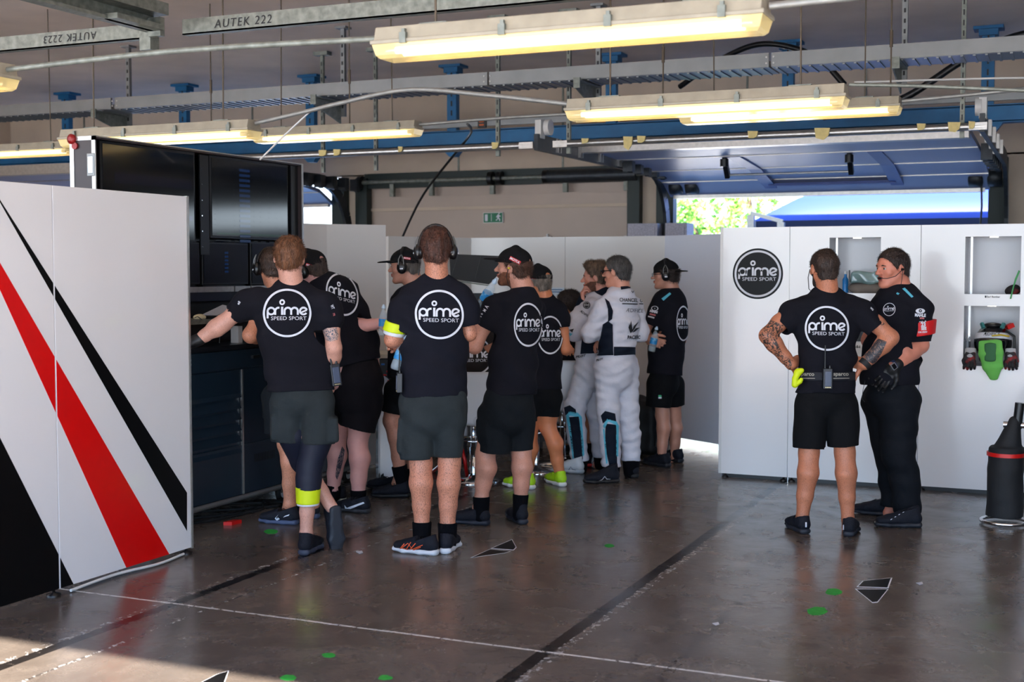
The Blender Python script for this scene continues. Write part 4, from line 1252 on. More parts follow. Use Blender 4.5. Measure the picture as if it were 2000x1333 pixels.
for yy in (fyz(398, 300)[0],):
    MB().box((XF - .045, yy - .05, 1.7), (XF - .035, yy + .04, zt - .02)).build('divider', M_blackm, fc)
    o = MB()
    for i in range(6): o.lathe((XF - .035, yy - .035, 1.75 + i * .1), [(.004, 0), (.004, .004)], (1, 0, 0), 8)
    o.build('screws', M_chrome, fc)
y0, z0 = fyz(371, 572, XF); y1, z1 = fyz(560, 564, XF)
st = MB()
for a, b in ((0, .43), (.44, .60), (.61, 1)): st.box((XF - .012, y0 + (y1 - y0) * a, z0), (XF, y0 + (y1 - y0) * b - .004, z0 + .035))
st.build('steel_strip', M_alu, fc)
MB().box((XF - .14, fy0 + .02, 1.40), (XF - .02, fy1 - .02, 1.475)).build('dark_back', mat('deep_blue_panel', (10, 16, 34), .4), fc)
zs = fyz(420, 622, XF + .02)[1]
sh = MB().box((XF - .16, fy0 + .02, zs - .012), (XF + .1, fy1 - .02, zs)).box((XF + .09, fy0 + .02, zs - .028), (XF + .1, fy1 - .02, zs - .012)).build('pull_out_shelf', M_galvd, fc)
def sy(u): return PX(u, 610, XF + .05)[1]
ms = empty('computer_mouse', (XF + .04, sy(392), zs), 'cream computer mouse lying on the pull-out shelf', 'mouse')
SDF(.003).ell((XF + .04, sy(392), zs + .012), (.03, .055, .022)).cut((XF, sy(392), zs + .001), (0, 0, -1)).build('mouse_body', mat('cream_plastic', (214, 204, 170), .4), ms)
MB().tube([(XF + .04, sy(392) - .05, zs + .012), (XF + .08, sy(392) - .07, zs + .02), (XF + .11, sy(400), zs - .05), (XF + .11, sy(404), zs - .10)], .003, 6).build('mouse_cable', M_black, ms)
kb = empty('keyboard', (XF + .03, sy(425), zs), 'black keyboard on the pull-out shelf', 'keyboard')
MB().box((XF - .04, sy(405), zs), (XF + .09, sy(455), zs + .018)).build('keys', M_black, kb)
ps = tag(MB().prism([(XF - .02, sy(412), zs + .022), (XF + .1, sy(412), zs + .022), (XF + .1, sy(452), zs + .06), (XF - .02, sy(452), zs + .08)], (0, 0, .004)).build('paper_sheet', mat('white_paper', (196, 198, 206), .5)), 'white papers lying tilted on the keyboard', 'paper')
conduit([(XF + .07, sy(455), zs + .01), (XF + .11, sy(435), zs + .0), (XF + .12, sy(415), zs - .08), (XF + .12, sy(410), 1.135)], .004, 'thin black cable hanging off the pull-out shelf', M_black, 'cable', 'cable')
bs = tag(MB().box((XC - .16, sy(460), 1.12), (XC - .10, sy(468), 1.23)).build('small_box', M_wplain), 'small white upright item on the cabinet top behind the bare elbow', 'item')
for i in range(4): conduit([(-5.1 - .08 * i, 6.3 + i * .25, .012), (-4.95 + .03 * i, 6.8 + i * .2, .012), (-5.0 - .05 * i, 7.3, .012), (-4.8 + .03 * i, 7.7 - .1 * i, .012)], .009, ['black cable lying under the front of the cabinet', 'second black cable tangled under the cabinet', 'black cable farther back under the cabinet', 'black cable deepest under the cabinet'][i], M_rubber, 'cable', 'cable')
tag(MB().prism([(-4.86, 6.55, .0), (-4.81, 6.57, .0), (-4.80, 6.66, .0), (-4.85, 6.64, .0)], (0, 0, .022)).build('red_cable_plug', M_red), 'small red plug on the floor beneath the cabinet', 'plug')

# ================================================================== white console desk, screens and stools at the back
def at(u, v, d): return PD(u, v, d)
D0 = 9.55
e0, e1 = FL(740, 958), FL(797, 958)
ds = empty('console_desk', (-5.0, 9.3, 0), 'white console desk on casters left of centre behind the men', 'desk')
a = at(741, 700, D0); b = at(795, 935, D0)
ex = unit(RGT); ey = unit(FH)
wz = b[2]
def W(u, v, d, dz=0): 
    p = PD(u, v, d); return p + V3(0, 0, dz)
poly = [W(741, 940, D0), W(796, 940, D0), W(790, 830, D0), W(770, 757, D0), W(758, 740, D0), W(741, 728, D0)]
MB().prism(poly, -ex * 0 + ey * .7).build('body', M_wpanel, ds)
MB().prism([W(741, 728, D0 - .01), W(758, 740, D0 - .01), W(772, 760, D0 - .01), W(800, 770, D0 - .01), W(800, 705, D0), W(741, 702, D0)], ey * .65).build('control_slope', M_black, ds)
MB().bar(W(738, 940, D0 - .02), W(738, 770, D0 - .02), .02, .02, (0, 1, 0)).build('edge_strip', M_chrome, ds)
MB().prism([W(722, 700, D0), W(800, 700, D0), W(800, 693, D0), W(722, 693, D0)], ey * .5).build('top_board', mat('cream_top', (196, 188, 168), .4), ds)
MB().obox(W(757, 825, D0 - .012), ex * .018, ey * .01, V3(0, 0, .018)).build('lock', M_black, ds)
for i, (u, v, m) in enumerate(((752, 733, M_red), (760, 745, M_red), (748, 712, mat('blue_knob', (40, 110, 190), .4)), (764, 752, M_chrome), (770, 738, M_chrome), (758, 726, M_red))):
    MB().obox(W(u, v, D0 - .03), ex * .012, ey * .01, V3(0, 0, .006)).build('control_knob', m, ds)
for u, d in ((752, D0 + .05), (788, D0 + .1)):
    p = PD(u, 950, d)
    c = MB().lathe((p[0], p[1], .12), [(.02, 0), (.02, .1), (.035, .1), (.035, .11)]).build('caster', M_chrome, ds)
    MB().lathe((p[0] - .018, p[1], .055), [(.03, 0), (.054, .006), (.054, .03), (.03, .036)], (1, 0, 0), 20).build('wheel', M_rubber, c)
    MB().box((p[0] - .025, p[1] - .03, .06), (p[0] - .02, p[1] + .03, .13)).box((p[0] + .02, p[1] - .03, .06), (p[0] + .025, p[1] + .03, .13)).build('fork', M_chrome, c)
# desk worktop running to the right behind the stools
dk = empty('white_counter', (-4.4, 10.6, 0), 'white counter running behind the bar stools', 'counter')
cx0, cx1, cyf = -5.5, -4.35, 10.12
MB().box((cx0, cyf, .88), (cx1, cyf + .6, .92)).build('counter_top', M_wpanel, dk)
MB().box((cx0, cyf + .3, .06), (cx1, cyf + .58, .88)).build('front_board', mat('grey_front', (66, 70, 78), .5), dk)
for x in (cx0 + .05, cx1 - .05): MB().box((x - .03, cyf + .04, 0), (x + .03, cyf + .5, .88)).build('leg', M_dsteel, dk)
# black screen housing on the counter
bh = empty('screen_hood', (-5.0, 10.9, .92), 'black screen hood with sloping lid behind the men, above the counter', 'screen hood')
dB = 11.35
def WB(u, v, d=dB): return PD(u, v, d)
MB().prism([WB(878, 505), WB(893, 497), WB(998, 501), WB(998, 510), WB(955, 556), WB(880, 545)], ey * .3).build('lid', mat('black_fabric_lid', (24, 26, 30), .6, bump=.1), bh)
MB().bar(WB(882, 548, dB - .02), WB(955, 558, dB - .02), .01, .012).build('metal_edge', M_galvd, bh)
o = MB().obox((WB(870, 560) + WB(985, 700)) / 2 + ey * .1, ex * .26, ey * .05, V3(0, 0, (WB(900, 560)[2] - .92) / 2 - .01))
o.build('screen', M_blackm, bh)
pz = WB(930, 640)
for i in range(2): MB().bar(WB(895 + i * 45, 500, dB - .01), WB(880 + i * 48, 545, dB - .01), .006, .004).build('seam', M_black, bh)
# bar stools
M_stool = mat('white_stool_vinyl', (196, 200, 206), .35)
def stool(u, vfoot, vseat, w, label, rot=0.0):
    p = FL(u, vfoot)
    d = (p - CAM) @ FWD
    z = PD(u, vseat, d)[2]
    t = empty('bar_stool', (p[0], p[1], 0), label, 'bar stool', 'white bar stools')
    MB().lathe((p[0], p[1], 0), [(.2, 0), (.2, .012), (.05, .03), (.03, .05)], n=32).build('base', M_chrome, t)
    MB().lathe((p[0], p[1], .04), [(.028, 0), (.028, z * .45), (.02, z * .45), (.02, z - .1), (.05, z - .06)]).build('column', M_chrome, t)
    MB().tube([(p[0] + .14 * math.cos(a), p[1] + .14 * math.sin(a), .32) for a in [i * math.pi / 8 for i in range(16)]], .009, 6, closed=True).build('foot_ring', M_chrome, t)
    SDF(.008).rbox((p[0], p[1], z), (w, w, .045), rr=.04).build('seat', M_stool, t)
    return t, p, z
def stool_back(t, p, z, w, h, dy):
    SDF(.008).rbox((p[0], p[1], z + h / 2), (w, .03, h / 2), np.stack([ex, ey, V3(0, 0, 1)], 1), rr=.025).build('backrest', M_stool, t)
t, p, z = stool(925, 940, 815, .20, 'white bar stool with chrome pedestal between the two men in front')
p2 = p - ey * .19
stool_back(t, p2, z - .04, .21, .40, 0)
t, p, z = stool(1047, 920, 795, .2, 'white bar stool half hidden behind the man in lime shoes')
t, p, z = stool(1098, 905, 790, .2, 'white bar stool right of the man in lime shoes')
stool_back(t, p - ey * .2 - ex * .02, z - .04, .2, .42, 0)
# red stand and black bag under the counter
rd = empty('red_stand', (-4.6, 9.6, 0), 'red tubular stand on the floor behind the central man', 'stand')
def WR(u, v, d): return PD(u, v, d)
a_, b_, c_, d_ = PD(866, 893, 9.9), FL(878, 932), FL(853, 921), PD(862, 908, 9.95)
MB().tube([WR(868, 870, 9.7), FL(881, 925)], .016, 8).tube([WR(872, 900, 9.7), FL(845, 922)], .014, 8).build('frame', M_red, rd)
MB().tube([WR(900, 868, 9.9), WR(908, 900, 9.75), FL(912, 930)], .014, 8).build('handle', M_red, rd)
bg = empty('backpack', (-3.5, 10.6, 0), 'black backpack on the floor behind the driver in dark shoes', 'backpack')
c = FL(1251, 893)
SDF(.01).rbox((c[0], c[1] + .1, .24), (.14, .12, .23), rr=.06).ell((c[0] - .03, c[1] + .1, .42), (.09, .09, .10), k=.05).fold(.01, 3).build('bag_body', mat('black_nylon', (12, 12, 14), .6, bump=.2), bg)
MB().tube([(c[0] + .12, c[1] - .02, .40), (c[0] + .17, c[1] - .02, .30), (c[0] + .14, c[1] - .02, .1)], .01, 6).build('strap', M_black, bg)
eq = empty('equipment_bag', (-4.2, 10.2, 0), 'dark equipment bag on the floor beneath the counter', 'bag')
c = FL(1108, 905)
SDF(.012).rbox((c[0] - .1, c[1] + .6, .13), (.3, .10, .12), rr=.06).fold(.012, 6).build('bag_body', mat('black_nylon', (12, 12, 14), .6), eq)

# ================================================================== bottle trolley at the right edge
def wq(u, v, d): return PD(u, v, d)
p = FL(1962, 1024)
tk = empty('gas_bottle_trolley', (p[0], p[1], 0), 'black covered gas bottle on a chrome trolley at the right edge', 'trolley')
dt = (p - CAM) @ FWD
r = 30 * dt / CF * 1.15
top = wq(1962, 872, dt)[2]
s = SDF(.008).loft([((p[0], p[1], .05), r, r), ((p[0], p[1], .35), r * .96, r * .96), ((p[0], p[1], top), r * .92, r * .92)], (1, 0, 0), flat0=True, flat1=True, k=.01)
s.cone((p[0], p[1], top - .05), (p[0] + .045, p[1], top + .16), r * .85, r * .34, k=.02).fold(.004, 8)
s.build('bottle_cover', mat('black_canvas', (14, 16, 20), .75, bump=.15), tk)
MB().tube([(p[0] + .06, p[1], top + .12), (p[0] + .075, p[1], top + .28)], .03, 10).build('bottle_neck', M_black, tk)
MB().lathe((p[0] + .04, p[1], top + .14), [(.02, -.06), (.02, .1)], (1, 0, 0), 10).build('valve', M_chrome, tk)
MB().tube([(p[0] + (r + .03) * math.cos(a), p[1] + (r + .03) * math.sin(a), .02) for a in [i * math.pi / 12 for i in range(24)]], .012, 8, closed=True).build('base_ring', M_chrome, tk)
zb = wq(1962, 886, dt)[2]
MB().lathe((p[0], p[1], zb - .012), [(r + .004, 0), (r + .004, .024)], n=28).build('red_strap', M_red, tk)
q = p + ex * .07 - ey * .19
MB().tube([q + V3(.08, 0, .93), q + V3(.0, 0, .80), q + V3(-.005, 0, .75), q + V3(-.005, 0, .34), q + V3(.02, 0, .27), q + V3(.12, 0, .14)], .0135, 8).build('frame_tube', mat('bright_steel', (206, 210, 216), .25, .35), tk)
MB().tube([p + ex * .17 + V3(0, 0, .25), p + ex * .19 + V3(0, 0, 1.05), p + ex * .25 + V3(0, 0, 1.1)], .014, 8).build('frame_tube', M_chrome, tk)
MB().lathe(p + ex * .22 - ey * .12 + V3(-.02, 0, .115), [(.06, 0), (.105, .008), (.105, .04), (.06, .048)], (0, -1, 0), 28).build('wheel', M_rubber, tk)
MB().lathe(p + ex * .22 - ey * .172 + V3(-.02, 0, .115), [(.055, 0), (.05, .006)], (0, -1, 0), 20).build('hub', M_galv, tk)
MB().tube([p + ex * .06 - ey * .2 + V3(0, 0, .86), p + ex * .06 - ey * .2 + V3(0, 0, .98)], .02, 8).build('red_grip', M_red, tk)

# ================================================================== marks on the floor
def marker(polys, label):
    c = FL(*np.mean(polys[0] + polys[1], axis=0))
    t = empty('floor_marker', (c[0], c[1], 0), label, 'floor marker', 'black arrow stickers on the floor')
    for poly in polys:
        P = [FL(*q) for q in poly]
        cc = np.mean(P, axis=0)
        MB().prism([cc + (x - cc) * 1.06 + V3(0, 0, .0006) for x in P], (0, 0, .0006)).build('white_edge', M_white, t)
        MB().prism([cc + (x - cc) * .96 + V3(0, 0, .0013) for x in P], (0, 0, .0006)).build('black_face', M_vblack, t)
marker([[(921, 1090), (957, 1074), (996, 1078), (985, 1081)], [(960, 1072), (1000, 1055), (1008, 1070), (1003, 1075)]], 'black arrow sticker with white edge on the floor, right of the central man')
marker([[(1675, 1147), (1686, 1136), (1741, 1130), (1734, 1149)], [(1672, 1152), (1734, 1152), (1714, 1177), (1704, 1178)]], 'black arrow sticker on the floor in front of the tattooed man')
marker([[(390, 1336), (425, 1318), (446, 1312), (436, 1340)], [(380, 1345), (400, 1340), (420, 1344), (400, 1352)]], 'black arrow sticker in the sunlit strip, cut by the lower edge')
M_gp = mat('green_paint_spot', (30, 150, 48), .6, var=.2, scale=40)
for i, (u, v, w, la) in enumerate(((1628, 1157, 15, 'green paint spot on the floor left of the right-hand sticker'), (1596, 1195, 19, 'larger green paint spot nearer the camera on the right'), (642, 1281, 12, 'green paint spot below the left group of men'), (563, 1325, 14, 'green paint spot at the lower edge, left'), (752, 1325, 12, 'green paint spot at the lower edge, right'), (530, 1039, 12, 'faint green paint spot left of the bent leg'), (1190, 1067, 8, 'faint tiny green paint spot in the middle of the floor'))):
    rs = np.random.RandomState(i)
    P = [FL(u + w * (1 + .3 * rs.rand()) * math.cos(a), v + w * .36 * (1 + .3 * rs.rand()) * math.sin(a)) + V3(0, 0, .0006) for a in np.linspace(0, 6.283, 15)[:-1]]
    tag(MB().prism(P, (0, 0, .0006)).build('paint_spot', M_gp), la, 'paint spot', 'green paint spots')
for i, (u, v, la) in enumerate(((1398, 1220, 'tiny white scrap of paper near the floor crack'), (702, 1080, 'tiny white scrap between the standing legs'), (1796, 1141, 'tiny white scrap right of the floor sticker'))):
    P = [FL(u + a, v + b) + V3(0, 0, .001) for a, b in ((-7, -1), (5, -3), (7, 1), (0, 3))]
    tag(MB().prism(P, (0, 0, .002)).build('paper_scrap', mat('white_paper', (196, 198, 206), .5)), la, 'scrap', 'paper scraps')
# ================================================================== people
def skin_mat(name, rgb, hair=0.0, blotch=.12):
    m = mat(name, rgb, .5, var=blotch, scale=9, bump=.08, bscale=120)
    if hair and name + '_h' not in MATS:
        MATS[name + '_h'] = m
        n, l = m.node_tree.nodes, m.node_tree.links
        tc = n.new('ShaderNodeTexCoord'); mp = n.new('ShaderNodeMapping')
        mp.inputs['Scale'].default_value = (1, 1, .28); mp.inputs['Rotation'].default_value = (.3, .4, 0)
        q = n.new('ShaderNodeTexNoise'); q.inputs['Scale'].default_value = 330; q.inputs['Detail'].default_value = 3
        r = n.new('ShaderNodeValToRGB'); r.color_ramp.elements[0].position = .52; r.color_ramp.elements[1].position = .66
        r.color_ramp.elements[0].color = (0, 0, 0, 1); r.color_ramp.elements[1].color = (hair, hair, hair, 1)
        mx = n.new('ShaderNodeMix'); mx.data_type = 'RGBA'
        p = n['Principled BSDF']
        src = p.inputs['Base Color'].links[0].from_socket
        l.new(tc.outputs['Object'], mp.inputs[0]); l.new(mp.outputs[0], q.inputs['Vector']); l.new(q.outputs['Fac'], r.inputs[0])
        l.new(r.outputs[0], mx.inputs[0]); l.new(src, mx.inputs[6]); mx.inputs[7].default_value = (*s2l((58, 36, 26)), 1)
        l.new(mx.outputs[2], p.inputs['Base Color'])
    return m
def tattoo_mat(name, skin, ink, scale=38, th=.5):
    if name in MATS: return MATS[name]
    m = mat(name, skin, .5, rgb2=ink, scale=scale, th=th)
    n = m.node_tree.nodes
    for q in n:
        if q.type == 'TEX_NOISE': q.inputs['Distortion'].default_value = 2.2; q.inputs['Detail'].default_value = 3
    return m
M_tee = mat('black_cotton', (19, 19, 27), .9, var=.15, scale=6, bump=.25, bscale=26, spec=.2)
M_tee2 = mat('navy_black_cotton', (20, 21, 31), .9, var=.15, scale=6, bump=.25, bscale=26, spec=.2)
M_short = mat('charcoal_green_cotton', (44, 50, 52), .9, var=.15, scale=8, bump=.35, bscale=40, spec=.2)
M_short2 = mat('dark_slate_cotton', (22, 26, 30), .9, var=.15, scale=8, bump=.35, bscale=40, spec=.2)
M_bshort = mat('black_shorts_cotton', (12, 13, 16), .9, var=.15, scale=8, bump=.3, bscale=40, spec=.2)
M_hi = mat('yellow_hi_vis', (214, 232, 10), .6, var=.04)
M_cap = mat('black_cap_cotton', (16, 16, 18), .85, var=.2, scale=20, bump=.2, bscale=200, spec=.2)
M_cup = mat('black_headset_plastic', (14, 14, 16), .3)
M_suit = mat('white_race_suit', (208, 208, 218), .8, var=.05, scale=5, bump=1.0, bscale=16, spec=.2)
M_navy = mat('navy_suit_panel', (14, 22, 36), .8, bump=.3, bscale=30, spec=.2)
M_cyan = mat('cyan_trim', (88, 182, 206), .7)
M_sock = mat('black_sock', (10, 10, 14), .95, bump=.2, bscale=200, spec=.1)
M_glove = mat('black_nitrile_glove', (14, 14, 17), .55, bump=.2, bscale=60)
M_strapred = mat('red_armband', (214, 20, 24), .6)

def basis(yaw, pitch=0.0, roll=0.0):
    """columns x (to the person's right), y (forward), z (up); yaw 0 looks away from the camera, + turns to the picture's left, degrees"""
    a = YAW + math.radians(yaw)
    R = Matrix.Rotation(a, 3, 'Z') @ Matrix.Rotation(math.radians(pitch), 3, 'X') @ Matrix.Rotation(math.radians(roll), 3, 'Y')
    return np.array(R)
class Person:
    def __init__(s, D, label, root_uv, skin, hair=(50, 36, 28), hairy=0.0, v=.007, base=0.0):
        s.D, s.h = D, v
        p = FL(*root_uv)
        s.root = empty('person', (p[0], p[1], 0), label, 'person')
        s.skin = skin_mat('skin_%d_%d' % (skin[0], skin[1]) + ('_hairy' if hairy else ''), skin, hairy)
        s.hairm = mat('hair_%d_%d' % (hair[0], hair[1]), hair, .55, var=.6, scale=60, bump=.8, bscale=120, stretch=(1, 1, .3))
        s.b = SDF(v)
        s.regions = []
        s.mats = [s.skin]
        s.excl = []
    def P(s, q):
        """(u, v, extra depth) -> world point"""
        return PD(q[0], q[1], s.D + (q[2] if len(q) > 2 else 0))
    def px(s, n): return n * s.D / CF
    # ---- head
    def head(s, c, yaw, pitch=0, roll=0, neck=None, scale=1.0, beard=None, female=False):
        b = s.b; R = basis(yaw, pitch, roll); c = s.P(c); k = scale
        s.hc, s.hR, s.hk = c, R, k
        W = lambda x, y, z: c + R @ (V3(x, y, z) * k)
        S = k
        b.ell(W(0, -.014, .030), V3(.077, .097, .089) * S, R)
        b.cone(W(0, .028, .005), W(0, .040, -.066), .064 * S, .044 * S, .02)
        for x in (-1, 1):
            b.cone(W(x * .050, -.002, -.040), W(x * .020, .058, -.090), .022 * S, .022 * S, .02)
            b.ell(W(x * .040, .056, -.018), V3(.024, .020, .020) * S, R, .015)
        b.ell(W(0, .074, -.095), V3(.022, .018, .018) * S, R, .015)
        b.cone(W(-.032, .076, .026), W(.032, .076, .026), .012 * S, .012 * S, .012)
        for x in (-1, 1): b.ell(W(x * .032, .099, .008), V3(.019, .016, .012) * S, R, .010, 's')
        b.cone(W(0, .084, .016), W(0, .110, -.020), .008 * S, .012 * S, .009)
        for x in (-1, 1): b.ell(W(x * .013, .097, -.024), V3(.009, .011, .008) * S, R, .006)
        b.ell(W(0, .090, -.047), V3(.024, .011, .0065) * S, R, .006)
        b.ell(W(0, .088, -.059), V3(.021, .011, .007) * S, R, .006)
        for x in (-1, 1):
            b.ell(W(x * .080, -.008, -.002), V3(.009, .019, .032) * S, R @ np.array(Matrix.Rotation(math.radians(-12), 3, 'X')), .006)
            b.ell(W(x * .089, -.004, .002), V3(.006, .010, .018) * S, R, .004, 's')
        if neck is not None:
            n = s.P(neck)
            b.cone(W(0, -.022, -.055), n, .058 * S, .062 * S, .03)
            b.cone(W(0, -.045, -.02), n + (W(0, -.01, 0) - c), .050 * S, .060 * S, .03)
        if beard:
            bm = mat('beard_%d' % beard[0], beard, .8, var=.35, scale=70, bump=.4, bscale=150)
            s.mats.append(bm); mi = len(s.mats) - 1
            def reg(P):
                q = ((P - c) @ R) / k
                x, y, z = q.T
                return (z < -.028 - .25 * np.maximum(.03 - y, 0) * 0) & (z > -.135) & (y > -.005) & (np.abs(x) < .085) & ~((np.abs(x) < .018) & (z > -.062) & (z < -.043) & (y > .08)) & ~((z > -.036) & (y > .07) & (np.abs(x) < .03)) & (z < -.01 - .45 * y + .0)
            s.regions.append((reg, mi))
        bl = mat('lip_skin', (150, 78, 70), .5)
        s.mats.append(bl); ml = len(s.mats) - 1
        def lips(P):
            x, y, z = (((P - c) @ R) / k).T
            return (np.abs(x) < .023) & (z > -.066) & (z < -.042) & (y > .088)
        s.regions.append((lips, ml))
        # eyes and brows
        for x in (-1, 1):
            e = MB().lathe(W(x * .031, .066, .007), [(.0025 * k, .0178 * k), (.0085 * k, .0152 * k), (.0115 * k, .010 * k), (.0125 * k, .002 * k), (.006 * k, -.01 * k)], R[:, 1], 12)
            eo = e.build('eye', mat('eye_white', (176, 164, 156), .3), s.root)
            MB().lathe(W(x * .031, .066, .007), [(.0068 * k, .0168 * k), (.004 * k, .0188 * k)], R[:, 1], 10).build('iris', mat('iris_dark', (46, 40, 36), .15), eo)
            MB().tube([W(x * .014, .0885, .024), W(x * .03, .0895, .027), W(x * .046, .079, .022)], [.003, .0042, .002], 6).build('eyebrow', s.hairm, s.root)
        return s
    def H(s, x, y, z): return s.hc + s.hR @ (V3(x, y, z) * s.hk)
    def hair(s, length=.010, line=-.045, slope=.9, front=.0, seed=1, tuft=0.0, name='hair', strands=4500, capped=None):
        R, k = s.hR, s.hk
        h = SDF(.004)
        h.ell(s.H(0, -.014, .030), V3(.077 + length, .097 + length, .089 + length) * k, R)
        if tuft: h.ell(s.H(0, .035, .105), V3(.06, .045, .03) * k, R, .02).ell(s.H(0, -.03, .11), V3(.06, .06, .02) * k, R, .02)
        h.ell(s.H(0, -.055, -.035), V3(.058 + length * .5, .045 + length * .6, .05) * k, R, .02)
        h.fold(.0045 + tuft * .004, seed, 2.6)
        n = R @ unit(V3(0, slope, -1))
        h.cut(s.H(0, -.06, line), n)
        h.cut(s.H(0, .038 + front, .03), R @ unit(V3(0, 1, -.72)))
        if capped: h.cut(s.H(0, 0, capped), R @ V3(0, 0, 1))
        for x in (-1, 1): h.ell(s.H(x * .084, -.002, -.008), V3(.02, .022, .030) * k, R, .006, 's')
        pts, qd = h.mesh()
        rs = np.random.RandomState(seed + 5)
        n = strands
        f = qd[rs.randint(0, len(qd), n)]
        w = rs.dirichlet((1, 1, 1, 1), n)[..., None]
        P0 = (pts[f] * w).sum(1)
        N = P0 - s.H(0, -.01, .01); N /= np.linalg.norm(N, axis=1)[:, None]
        dn = R @ V3(0, -.25, -1.0)
        d = N * .75 + dn * .65 + rs.normal(size=(n, 3)) * .35 + (R @ V3(0, .3, .9)) * tuft * .8
        d /= np.linalg.norm(d, axis=1)[:, None]
        t = np.cross(d, N); t /= np.linalg.norm(t, axis=1)[:, None] + 1e-9
        L = (rs.uniform(.6, 1.2, n) * (length * .9 + .004))[:, None]
        V = np.stack([P0 - t * .0009 - d * .002, P0 + t * .0009 - d * .002, P0 + t * .0004 + d * L, P0 - t * .0004 + d * L], 1).reshape(-1, 3)
        q = np.arange(n * 4).reshape(n, 4) + len(pts)
        return raw(name, np.concatenate([pts, V]), np.concatenate([qd, q]), s.hairm, s.root)
    def cap(s, back=False, m=M_cap, logo=True, z=.030, lift=0):
        R, k = s.hR, s.hk
        sg = -1 if back else 1
        c = SDF(.0045)
        c.ell(s.H(0, -.010, .040), V3(.090, .110, .090) * k, R)
        c.cone(s.H(-.05 * 0, -.01, .10), s.H(0, -.01, .126), .04 * k, .012 * k, .04)
        c.cut(s.H(0, 0, z), R @ unit(V3(0, .12 * sg, -1)))
        c.ell(s.H(0, -.118 * sg, .046), V3(.030, .03, .022) * k, R, .004, 's')
        c.ell(s.H(0, -.012, .015), V3(.080, .100, .092) * k, R, .0, 's')
        o = c.build('cap', m, s.root)
        b = SDF(.004)
        b.ell(s.H(0, .105 * sg, z + .012 + lift), V3(.078, .088, .010) * k, R)
        b.ell(s.H(0, .100 * sg, z + .002 + lift), V3(.088, .096, .010) * k, R, .003, 's')
        b.ell(s.H(0, -.01, .035), V3(.084, .104, .09) * k, R, .0, 's')
        b.ell(s.H(0, .06 * sg, z + .006), V3(.08, .06, .006) * k, R, .01)
        b.build('brim', m, o)
        MB().lathe(s.H(0, -.01, .131), [(.006 * k, -.003), (.005 * k, .003)], R[:, 2], 8).build('button', m, o)
        return o
    def headset(s, arc=.118, tilt=-.01, mic=None, red=False):
        R, k = s.hR, s.hk
        pts = [s.H(.098 * math.cos(a), tilt + .01 * math.sin(a), .012 + arc * math.sin(a)) for a in np.linspace(.12, math.pi - .12, 15)]
        o = MB().tube(pts, .010 * k, 8).build('headset', M_cup, s.root)
        for x in (-1, 1):
            c = SDF(.004).ell(s.H(x * .102, -.004, -.004), V3(.026, .036, .045) * k, R).ell(s.H(x * .084, -.004, -.004), V3(.014, .034, .042) * k, R, .006)
            q = c.build('ear_cup', M_cup, o)
            MB().tube([s.H(x * .118, -.022, .014), s.H(x * .112, -.02, .055), s.H(x * .100, -.006, .085)], .0035 * k, 6).tube([s.H(x * .118, .016, .014), s.H(x * .112, .014, .055), s.H(x * .100, .0, .085)], .0035 * k, 6).build('wire_yoke', M_galv, q)
            MB().obox(s.H(x * .127, -.006, -.012), R[:, 0] * .0015, R[:, 1] * .011, R[:, 2] * .004).build('cup_mark', M_white, q)
        if mic is not None: MB().tube([s.H(mic * .1, .02, -.03), s.H(mic * .08, .07, -.055), s.H(mic * .03, .105, -.055)], .004, 6).build('microphone', M_black, o)
        return o
    # ---- limbs
    def arm(s, sh, el, wr, r=(.050, .041, .040, .027), k=.03):
        a, b, c = (s.P(x) if not isinstance(x, np.ndarray) else x for x in (sh, el, wr))
        s.b.chain([a, (a + b) / 2, b], [r[0] * .8, r[0] * .88, r[1]], k)
        s.b.chain([b, b + (c - b) * .28, b + (c - b) * .75, c], [r[1] * .97, r[2] * 1.08, r[3] * 1.12, r[3]], .02)
        return a, b, c
    def hand(s, wr, d, n, curl=35, spread=6, thumb=1, k=1.0, into=None, tcurl=25, tout=40):
        """wrist point, finger direction d, palm normal n (out of the palm); thumb=+-1 chooses its side"""
        B = into or s.b
        w = s.P(wr) if not isinstance(wr, np.ndarray) else wr
        d = unit(d); n = unit(n - d * (np.asarray(n) @ d)); x = np.cross(d, n) * thumb
        R = np.stack([x, d, n], 1)
        W = lambda a, b_, c_: w + R @ (V3(a, b_, c_) * k)
        B.rbox(W(0, .048, 0), V3(.040, .046, .0145) * k, R, .013 * k, .012)
        B.cone(W(0, -.01, 0), W(0, .02, 0), .026 * k, .024 * k, .02)
        L = [(.030, .088, .041, .025, .020, .0096), (.010, .092, .045, .029, .021, .0098), (-.011, .088, .042, .027, .020, .0094), (-.031, .080, .033, .021, .018, .0085)]
        for i, (fx, fy, l1, l2, l3, r) in enumerate(L):
            a0 = math.radians(spread * (1.5 - i)) * .6
            c = math.radians(curl * (1 + .08 * i))
            p = V3(fx, fy - .006, 0); pts = [p]
            ang = c * .7
            for l, q in ((l1, .9), (l2, .8), (l3, 0)):
                p = p + l * V3(math.sin(a0) * math.cos(ang), math.cos(a0) * math.cos(ang), math.sin(ang))
                pts.append(p); ang += c * q
            B.chain([W(*q) for q in pts], [r * k, r * .96 * k, r * .9 * k, r * .8 * k], .005)
        to = math.radians(tout); tc = math.radians(tcurl)
        p0 = V3(.030, .018, .004)
        p1 = p0 + .040 * V3(math.sin(to), math.cos(to), .25)
        p2 = p1 + .033 * V3(math.sin(to - tc), math.cos(to - tc), .35)
        p3 = p2 + .026 * V3(math.sin(to - 1.6 * tc), math.cos(to - 1.6 * tc), .4)
        B.chain([W(*p0), W(*p1), W(*p2), W(*p3)], [.0155 * k, .013 * k, .011 * k, .009 * k], .010)
        return s
